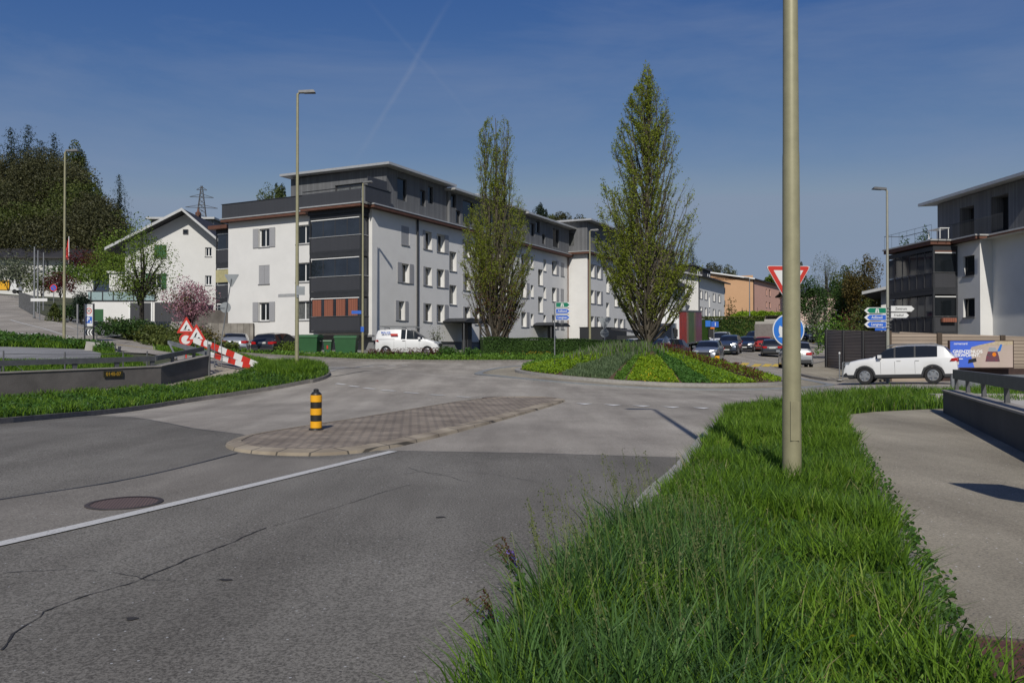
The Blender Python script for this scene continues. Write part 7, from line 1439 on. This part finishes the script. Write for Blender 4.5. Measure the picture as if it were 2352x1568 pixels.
bush('hedge_bush', 405, 750, 50, 3.2, 'olive', 'low mixed shrub below the flowering tree', n=2400); bush('rose_bush', 458, 752, 52, 2.6, 'rust', 'bronze tinted shrub just above the roadworks signs', n=1600)
bush('topiary_bush', 187, 670, 58, 1.3, 'conifer', 'tall dark clipped evergreen in front of the glass balustrade', n=3200, size=.12); bush('cone_bush', 125, 696, 57, 1.1, 'olive', 'small green cone shaped bush at the driveway corner', n=1200, cone=True)
bush('dark_bush', 162, 700, 59, 2.0, 'hedge', 'dark green bush between the cone bush and the lamp pole', n=1500); bush('yellow_bush', 184, 703, 59.5, .9, 'yellowb', 'bright yellow flowering bush by the garage', n=500, size=.1)
bush('copper_maple', 138, 655, 70, 2.9, 'copper', 'low dark red maple right of the bare grey poles', hm=2.2, n=2000, zb=at(138, 683, 70).z)
bush('copper_tree', 190, 592, 100, 4.5, 'copper', 'dark red bush in front of the bungalow corner', hm=3.6, n=1800, size=.22, zb=at(190, 640, 100).z)
bush('garden_bush', 40, 600, 95, 5.5, 'grey_g', 'pale grey green bush in front of the bungalow', hm=3.6, n=2200, size=.2, zb=at(40, 660, 95).z); bush('garden_bush', 95, 640, 85, 4.2, 'olive', 'olive bush behind the bare grey poles', hm=2.4, n=1800, size=.18, zb=at(95, 680, 85).z)
bush('garden_bush', 150, 615, 92, 4.4, 'hedge', 'dark round bush behind the far left lamp pole', hm=2.6, n=1800, size=.2, zb=at(150, 655, 92).z); bush('garden_bush', 215, 632, 86, 6.5, 'spring', 'fresh green bush above the glass balustrade', hm=3.2, n=2600, size=.2, zb=at(215, 672, 86).z)
bush('garden_bush', 235, 600, 96, 5, 'rust', 'bronze green bush below the left edge of the gabled roof', hm=4.4, n=2200, size=.2, zb=at(235, 652, 96).z); bush('garden_bush', 18, 625, 108, 6, 'conifer', 'very dark bush behind the small yellow truck', hm=4.2, n=2200, size=.24, zb=at(18, 668, 108).z)
bush('garden_bush', 668, 786, 55.5, 2.7, 'spring', 'green shrub in front of the dark blue estate car', hm=1.0, n=1300, size=.11); bush('garden_bush', 1028, 806, 54.6, 1.6, 'weed', 'dark green shrub at the nose of the white van', hm=.75, n=1100, size=.11); bush('garden_bush', 1082, 808, 54.4, 1.4, 'weed', 'dark green shrub left of the long hedge end', hm=.65, n=1000, size=.11)
bush('garden_bush', 1002, 775, 63, 1.4, 'grey_g', 'thin pale shrub left of the nearer entrance canopy', hm=2.2, n=260, size=.12)
# long clipped hedge
def hedge(P0, P1, wd, h, name, label, mat, n, size=.09, bot=0.):
    P0, P1 = Vector(P0), Vector(P1); D = P1 - P0; L_ = D.length; D.normalize(); N = Vector((-D.y, D.x)); z0 = H(*P0); t = thing(name, label, 'hedge', (P0.x, P0.y, z0)); s = np_(n) * L_; fc = np_(n); a = np.where(fc < .42, -.5, np.where(fc < .62, .5, np_(n) - .5)) * wd; zz = np.where(fc < .62, np_(n) * h, h) + rng.normal(0, .02, n) + .03 * np.sin(s * 2); a = a + rng.normal(0, .03, n)
    x = P0.x + D.x * s + N.x * a * -1; y = P0.y + D.y * s + N.y * a * -1; z = Hs(x, y) + zz; np_mesh('foliage', *leaf_quads(np.c_[x - P0.x, y - P0.y, z - z0], size * (.6 + .8 * np_(n)), .6), mat, t)
    c = MB(); k = max(2, int(L_ / 3)); 
    for i in range(k):
        q = [P0.lerp(P1, i / k) - N * wd * .4, P0.lerp(P1, (i + 1) / k) - N * wd * .4, P0.lerp(P1, (i + 1) / k) + N * wd * .4, P0.lerp(P1, i / k) + N * wd * .4]; vs = [(p.x - P0.x, p.y - P0.y, H(p.x, p.y) - z0 + zz_) for zz_ in (0, h * .93) for p in q]; c.add(vs, [(0, 1, 5, 4), (1, 2, 6, 5), (2, 3, 7, 6), (3, 0, 4, 7), (4, 5, 6, 7)])
    c.build('inner_twigs', 'hedge', t); return t
hedge((xd(1107, 55.8), 55.8), (xd(1440, 58.5), 58.5), 1.0, at(0, 777, 56).z - H(0, 56), 'clipped_hedge', 'long low clipped dark green hedge in front of the white blocks', 'hedge', 26000, .085)
stuff('hedge_flowers', leaf_quads((lambda P: np.c_[P, Hs(P[:, 0], P[:, 1]) + .15 + .35 * np_(len(P))])(np.concatenate([np.c_[rng.normal(xd(1235, 55), .5, 130), rng.normal(55, .1, 130)], np.c_[rng.normal(xd(1310, 55.4), .35, 90), rng.normal(55.4, .1, 90)], np.c_[rng.normal(xd(1160, 54.8), .25, 30), rng.normal(54.8, .1, 30)]])), .07, .8), 'yellowb')
hedge((xd(1612, 92), 92), (xd(1790, 104), 104), 1.6, 3.3, 'tall_hedge', 'tall yellow green hedge along the far pavement', 'olive', 9000, .22)

# ---- trees
def prof_fn(pr): 
    a = np.array(pr); return lambda f: np.interp(f, a[:, 0], a[:, 1])
def hornbeam(px, d, h, prof, label, nb, seed, zb=None, spires=1, lowcol=None, thin=0., ytw=0):
    r = random.Random(seed); g = np.random.default_rng(seed); x = xd(px, d); z = H(x, d) if zb is None else zb; t = thing('hornbeam_tree', label, 'tree', (x, d, z)); pf = prof_fn(prof); mb = MB()
    trunks = []
    for k in range(spires):
        off = [(0, 0), (-.75, .2), (.62, -.2), (.2, .5)][k]; pts = [Vector((off[0] * min(1, s * 1.6) + r.gauss(0, .04) * (s > 0), off[1] * s + r.gauss(0, .04) * (s > 0), h * s * (1 if k == 0 else .965 - .02 * k))) for s in np.linspace(0, 1, 9)]
        trunks.append(pts); mb.tube(pts, [max(.02, .19 * (1 - s) ** 1.0 * (1 if k == 0 else .6)) for s in np.linspace(0, 1, 9)], 8)
    mb.build('trunk', 'bark', t); bb = MB(); tw = []; lf = []; sz = []
    for i in range(nb):
        tr = trunks[i % spires]; f0 = r.random() ** 1.5 * .86 + .012; az = r.random() * 2 * pi; rise = h * (r.uniform(.16, .40) if f0 < .6 else r.uniform(.06, .18)); f1 = min(.985, f0 + rise / h); R1 = float(pf(f1)) * (1.06 if r.random() < .5 else r.uniform(.4, 1.05))
        k = min(int(f0 * 8), 7); o = tr[k].lerp(tr[k+1], f0 * 8 - k); ctr = tr[min(8, int(f1 * 8))]
        if spires > 1 and f1 > .66: R1 *= .5
        pts = []; z0_, z1_ = o.z, h * f1
        for s in np.linspace(0, 1, 7):
            rr = R1 * (s ** .85) * (1 - .10 * s * s); pts.append(Vector((o.x + (rr - 0) * cos(az + .25 * s), o.y + rr * sin(az + .25 * s), z0_ + (z1_ - z0_) * (s ** 1.1))) + Vector((r.gauss(0, .05), r.gauss(0, .05), r.gauss(0, .04))) * (s > 0))
            if spires > 1 and f1 <= .66: pts[-1].x -= o.x * s * .8
        b0 = .04 * (1 - f0) ** .6 + .010; bb.tube(pts, [b0 * (1 - s) ** .8 + .006 for s in np.linspace(0, 1, 7)], 4, cap=False)
        m = int(7 + 17 * (R1 / 2.3) ** 1.3); 
        for q in range(m):
            s = (.28 + .72 * r.random() ** .7) * 6; k = min(int(s), 5); p = pts[k].lerp(pts[k+1], s - k); a2 = az + r.gauss(0, 1.0); Lt = r.uniform(.35, .95); e = p + Vector((cos(a2) * Lt * .55, sin(a2) * Lt * .55, Lt * r.uniform(.35, .9)))
            ff = e.z / h; lim = float(pf(min(1, ff))) * 1.10; rad = sqrt(e.x ** 2 + e.y ** 2)
            if rad > lim and rad > 0: e.x *= lim / rad; e.y *= lim / rad
            tw.append((p, e)); side = (e.x) / (float(pf(min(1, ff))) + .1); nl = int(r.uniform(10, 20) * (1 - thin * (side > .25) * (ff > .3)))
            for _ in range(nl): u_ = r.random() ** .8; lf.append(tuple(p.lerp(e, u_ * 1.05) + Vector((r.gauss(0, .05), r.gauss(0, .05), r.gauss(0, .05))))); sz.append(r.uniform(.06, .115))
    bb.build('limbs', 'bark', t); V = []
    for p, e in tw: s = Vector((r.gauss(0, 1), r.gauss(0, 1), 0)); s.normalize(); s *= .007; V += [p - s * 1.4, p + s * 1.4, e + s * .5, e - s * .5]
    np_mesh('twigs', np.array([tuple(v) for v in V]), quads_idx(len(V) // 4), 'bark', t); lf = np.array(lf); sz = np.array(sz)
    if lowcol:
        lo = lf[:, 2] < h * (lowcol[1] + .1 * g.normal(size=len(lf))); np_mesh('lower_foliage', *leaf_quads(lf[lo][::2], sz[lo][::2], .6, -.1), lowcol[0], t); lf, sz = lf[~lo], sz[~lo]
    np_mesh('foliage', *leaf_quads(lf, sz, .6, -.1), 'hornbeam', t); return t
zm = float(mound_z(RC.x, RC.y))
hornbeam(1487, 41.0, 14.4, [(0, .25), (.05, .7), (.13, 1.7), (.21, 2.4), (.35, 2.55), (.53, 2.3), (.64, 1.95), (.76, 1.5), (.86, 1.1), (.94, .5), (1, .08)], 'tall tapering hornbeam with thin spring leaves on the roundabout', 215, 11, zb=zm - .15, thin=.62)
hornbeam(1140, 57.3, 16.9, [(0, .2), (.06, .55), (.12, 1.2), (.2, 1.9), (.31, 2.45), (.45, 2.45), (.57, 2.1), (.67, 1.75), (.78, 1.55), (.87, 1.4), (.95, 1.05), (1, .55)], 'narrow hornbeam with three spires behind the hedge before the long block', 240, 23, spires=3, lowcol=('brownb', .27), thin=.3)

def proto_mesh(V, Fq, name): 
    o = np_mesh(name, V, Fq, 'forest'); me = o.data; bpy.data.objects.remove(o); return me
def crown_arrays(h, w, n, size, ncl=26, seed=0, base=.28, dense=.75, shape='round'):
    g = np.random.default_rng(seed); C = []; 
    cl = g.normal(size=(ncl, 3)); cl /= np.linalg.norm(cl, axis=1)[:, None]; cl *= (g.random(ncl) ** .4)[:, None] * .8; R_ = .22 + .2 * g.random(ncl)
    k = g.integers(0, ncl, n); q = g.normal(size=(n, 3)); q /= np.linalg.norm(q, axis=1)[:, None]; q *= (g.random(n) ** (1 - dense))[:, None]; P = cl[k] + q * R_[k][:, None]
    P = np.c_[P[:, 0] * w / 2, P[:, 1] * w / 2, h * (base + (1 - base) * .5) + P[:, 2] * h * (1 - base) * .5]
    if shape == 'umbrella': P[:, 2] = h * .62 + np.abs(P[:, 2] - h * .62) * .55 - h * .05
    return P, size * (.6 + .8 * g.random(n)), cl
def broadleaf(name, px, ytop, d, wpx, mat, label, n=2200, size=None, group=None, seed=0, zb=None, base=.25, shape='round', bark='bark_d', sparse=False, ncl=26, cat='tree'):
    x = xd(px, d); z = H(x, d) if zb is None else zb; h = at(px, ytop, d).z - z; w = wpx / F * d; size = size or max(.12, d * .0032); t = thing(name, label, cat, (x, d, z), 0, group)
    P, s, cl = crown_arrays(h, w, n, size, seed=seed, base=base, shape=shape, ncl=ncl); np_mesh('crown', *leaf_quads(P, s, .65), mat, t); mb = MB(); rr = max(.09, h * .018)
    mb.tube([(0, 0, -.5), (0, 0, h * .3), (w * .03, 0, h * .6), (0, 0, h * .85)], [rr * 1.2, rr, rr * .6, rr * .15], 7)
    for c in cl[:14 if sparse else 7]: e = Vector((c[0] * w / 2, c[1] * w / 2, h * (base + (1 - base) * .5) + c[2] * h * (1 - base) * .5)); o = Vector((0, 0, h * (.25 if shape != 'umbrella' else .4) + .1 * e.z)); mb.tube([o, o.lerp(e, .5) + Vector((0, 0, .04 * h)), e], [rr * .5, rr * .3, rr * .08], 5)
    mb.build('trunk', bark, t); return t
def spruce_mesh(seed, n=64):
    g = random.Random(seed); C, S = [], []; 
    for lv_ in range(n):
        f = lv_ / n; z = .06 + .94 * f; r = (1 - f) ** .58 * .5 * g.uniform(.6, 1.15); m = max(3, int(11 * (1 - f) + 3))
        for b in range(m):
            a = g.random() * 6.28; L_ = r * g.uniform(.7, 1.1); k = max(2, int(9 * L_ / .5))
            for q in range(k): s = (q + .5) / k; C.append((L_ * s * cos(a), L_ * s * sin(a), z - .10 * s * s * L_ * 2 + g.gauss(0, .004))); S.append(.055 * (1.15 - .6 * s) * (1.1 - .5 * f))
    C, S = np.array(C), np.array(S); return np.concatenate([C] + [C + rng.normal(0, .014, C.shape) * [1, 1, .7] for _ in range(4)]), np.concatenate([S, S * .9, S * .8, S * .8, S * .7])
SPR = [spruce_mesh(k) for k in range(3)]
def spruce(px, ytop, d, wpx, label, k=0, group=None, zb=None, name='spruce_tree', mat='conifer', hm=None):
    x = xd(px, d); z = H(x, d) if zb is None else zb; h = hm or at(px, ytop, d).z - z; w = wpx / F * d * 2.8; C, S = SPR[k % 3]; t = thing(name, label, 'tree', (x, d, z), 0, group)
    V, Fq = leaf_quads(C * np.array([w, w, h]), S * (h * .5 + w * .5) * .62, .5, -.15); np_mesh('crown', V, Fq, mat, t); MB().tube([(0, 0, -.5), (0, 0, h * .97)], [h * .012, .02], 6).build('trunk', 'bark_d', t); return t
# left hill wood: distinguishable trees stand as things, the mass below them as one wood
G_w = 'trees of the wood on the left hill'
wz = lambda px, y, d: at(px, y, d).z
for i, (px, yt, d, wp, mat, lb) in enumerate(((-18, 345, 175, 70, 'conifer', 'dark spruce cut by the left edge of the photo'), (22, 292, 180, 62, 'conifer', 'tallest dark spruce at the left edge of the wood'), (62, 286, 184, 66, 'conifer', 'pointed spruce second from the left on the wood skyline'), (122, 306, 188, 64, 'conifer', 'spruce on the skyline just left of the lamp head'), (92, 322, 200, 50, 'conifer', 'lower spruce between the two skyline points'))):
    spruce(px, yt, d, wp * 1.15, lb, i, G_w, hm=24 if i != 4 else 18, zb=wz(px, yt, d) - (24 if i != 4 else 18))
spruce(272, 400, 150, 42, 'lone hazy spruce at the right end of the wood', 1, G_w, zb=wz(272, 400, 150) - 17, hm=17, mat='conifer'); spruce(248, 470, 148, 40, 'dark young spruce beside the lone spruce', 2, G_w, zb=wz(248, 470, 148) - 12, hm=12)
rows = [(165, 325, 172, 90, 'olive', 'broad dark tree behind the far left lamp head'), (40, 345, 168, 100, 'forest', 'dark broadleaf tree under the two tallest spruces'), (105, 352, 165, 100, 'forest', 'dark broadleaf tree left of the lamp pole, high on the hill'), (190, 395, 160, 80, 'forest', 'rounded tree on the right shoulder of the wood'), (215, 420, 155, 70, 'olive', 'light olive tree on the right shoulder of the wood'), (235, 465, 150, 60, 'spring', 'fresh green tree low on the right shoulder of the wood')]
for i, (px, yt, d, wp, mat, lb) in enumerate(rows): hh = 21 - i; broadleaf('wood_tree', px, yt, d, wp, mat, lb, n=9000, size=.36, group=G_w, seed=30 + i, zb=wz(px, yt, d) - hh, base=.15)
def wood():
    P = []
    for k in range(150):
        px = random.uniform(-120, 262); top = np.interp(px, [-120, 0, 120, 175, 215, 262], [372, 372, 372, 392, 452, 530]); y = random.uniform(top + 12, 575); d = np.interp(y, [330, 580], [172, 128]) + random.uniform(-4, 4); c = at(px, y, d); n = 900; r_ = random.uniform(2.6, 4.6)
        q = rng.normal(size=(n, 3)); q /= np.linalg.norm(q, axis=1)[:, None]; q *= (np_(n) ** .25)[:, None] * r_; q[:, 2] *= 1.15; P.append(np.array(c)[None] + q)
    P = np.concatenate(P); mi = (patch_n(P[:, 0], P[:, 2], .12) > .2).astype(int); V, Fq = leaf_quads(P, .33 * (.6 + .8 * np_(len(P))), .65); tag(np_mesh('wood', V, Fq, (['forest', 'olive'], mi)), kind='stuff')
wood()
def hill_back():      # wooded ridge behind the blocks
    P = []
    for k in range(120):
        px = random.uniform(-200, 2250); d = random.uniform(215, 260); x = xd(px, d); z = H(x, d) + random.uniform(2, 6); n = 150; q = rng.normal(size=(n, 3)); q /= np.linalg.norm(q, axis=1)[:, None]; q *= (np_(n) ** .25)[:, None] * random.uniform(3.5, 6); P.append(np.array([x, d, z])[None] + q)
    P = np.concatenate(P); tag(np_mesh('wood', *leaf_quads(P, .9 * (.6 + .8 * np_(len(P))), .65), 'forest'), kind='stuff')
hill_back()
for i, (px, yt, d, wp, mat, lb, hm) in enumerate(((625, 419, 120, 80, 'olive', 'olive tree crown above the roof terrace, left of the attic', 9), (1080, 440, 140, 60, 'forest', 'dark tree crown showing over the roof left of the narrow hornbeam', 8), (1290, 484, 210, 66, 'forest', 'rounded hill tree above the farther block, right one', 9), (1240, 466, 205, 40, 'conifer', 'pointed hill tree above the roof right of the narrow hornbeam', 11), (1265, 488, 220, 50, 'olive', 'low hill tree between pointed and rounded ones', 8), (1335, 494, 215, 60, 'forest', 'hill tree above the attic of the farther block', 8), (1372, 508, 218, 40, 'forest', 'small hill tree left of the roundabout tree', 7),
    (1640, 596, 185, 55, 'forest', 'bare brownish tree above the two dormers', 8), (1672, 608, 188, 50, 'grey_g', 'pale tree left of the peach house ridge', 7), (1775, 622, 200, 40, 'spring', 'green tree top above the peach house roof', 7), (1838, 600, 190, 34, 'forest', 'tree top just right of the near lamp pole', 12), (645, 408, 124, 34, 'conifer', 'dark pointed crown left of the attic wall', 8), (1120, 452, 150, 40, 'olive', 'small crown behind the narrow hornbeam', 8))):
    broadleaf('hill_tree', px, yt, d, wp, mat, lb, n=3600, size=max(.2, d * .0017), group='tree tops above the roofs', seed=60 + i, zb=wz(px, yt, d) - hm, base=.1)
spruce(1590, 570, 190, 46, 'dark spruce right of the roundabout tree above the dormers', 0, 'tree tops above the roofs', zb=wz(1590, 570, 190) - 14, hm=14); spruce(1566, 590, 186, 34, 'smaller dark spruce beside it behind the roundabout tree', 1, 'tree tops above the roofs', zb=wz(1566, 590, 186) - 12, hm=12)
# trees at right
broadleaf('bare_tree', 1895, 573, 112, 90, 'grey_g', 'thin half bare tree above the pale pink house', n=2200, size=.14, seed=81, base=.3, sparse=True, ncl=40); broadleaf('dark_tree', 1868, 640, 105, 80, 'hedge', 'dark green tree at the left of the right hand group', n=7000, size=.2, seed=82, base=.05)
broadleaf('rust_tree', 1985, 578, 86, 110, 'rust', 'large green and rust tinted tree left of the dark loggias', n=13000, size=.17, seed=83, base=.05, ncl=40); broadleaf('dark_tree', 1935, 625, 90, 95, 'hedge', 'dark green tree behind the noise wall end', n=10000, size=.18, seed=84, base=.0); broadleaf('dark_tree', 1952, 592, 94, 95, 'olive', 'tall full green tree between the thin bare tree and the rust tinted one', n=11000, size=.18, seed=87, base=.05, ncl=36); broadleaf('dark_tree', 2010, 660, 80, 70, 'olive', 'olive tree beside the direction sign lamp pole', n=7500, size=.15, seed=85, base=.0)
bush('birch_bush', 1880, 680, 84, 2.6, 'grey_g', 'thin drooping grey green birch in front of the pale pink house', hm=5.2, n=520, size=.22); bush('red_bush', 1945, 705, 70, 2.0, 'redl', 'dark red shrub over the noise wall', hm=4.0, n=900, size=.18); bush('wall_bush', 1915, 715, 68, 3.4, 'moundg', 'bright green shrub over the noise wall end', hm=3.6, n=2200, size=.18); bush('wall_bush', 1985, 700, 66, 4.2, 'olive', 'olive shrub between the wall and the rust tinted tree', hm=4.4, n=2600, size=.18)
for i, (px, yt, wp, lb) in enumerate(((2075, 548, 50, 'dark green potted tree at the left end of the right roof terrace'), (2110, 535, 60, 'dark green tree left of the right attic'), (2128, 524, 38, 'tallest dark green tree touching the right attic'))): broadleaf('dark_tree', px, yt, 72, wp, 'hedge', lb, n=1500, size=.17, seed=90 + i, base=.3, zb=H(xd(px, 72), 72))
for i, (px, lb) in enumerate(((1705, 'left flat topped plane tree in front of the peach house'), (1740, 'middle flat topped plane tree in front of the peach house'), (1783, 'right flat topped plane tree beside the blue sign'))): broadleaf('umbrella_tree', px, 692, 106, 70, 'moundy', lb, n=5200, size=.2, group='flat topped trees', seed=95 + i, shape='umbrella', base=.3)
bush('bare_shrub', 1680, 700, 112, 1.8, 'rust', 'thin reddish shrub between the white house and the flat topped trees', hm=6, n=500, size=.25)
# sparse green tree and pink blossom tree at left
broadleaf('linden_tree', 325, 498, 57, 158, 'spring', 'sparse young green tree with dark trunk in front of the gabled house', n=5200, size=.12, seed=101, base=.18, sparse=True, ncl=46); broadleaf('linden_undergrowth', 330, 640, 57.4, 130, 'olive', 'dense lower foliage around the trunk of the sparse green tree', n=1700, size=.17, seed=102, base=.35, cat='bush') if False else None
bush('ivy_bush', 318, 640, 57.8, 3.4, 'olive', 'ivy and dense twigs around the trunk of the sparse green tree', hm=2.5, n=1500, size=.15, zb=at(318, 700, 57.8).z)
broadleaf('cherry_tree', 435, 632, 55, 128, 'pinkb', 'pink blossoming cherry tree in front of the gabled house', n=4200, size=.11, seed=103, base=.28, sparse=True, ncl=40); bush('cherry_leaves', 436, 650, 55.4, 3.2, 'rust', 'bronze young leaves low inside the pink blossoming tree', hm=2.4, n=900, size=.13, zb=at(436, 735, 55.4).z)
bush('garden_bush', 300, 575, 84, 6.0, 'olive', 'olive tree crown left of the gabled house wall', hm=8, n=2600, size=.22, zb=at(262, 690, 84).z) if False else bush('garden_bush', 262, 555, 92, 5.0, 'spring', 'yellow green tree left of the gabled house roof', hm=6.5, n=2600, size=.22, zb=at(262, 660, 92).z)
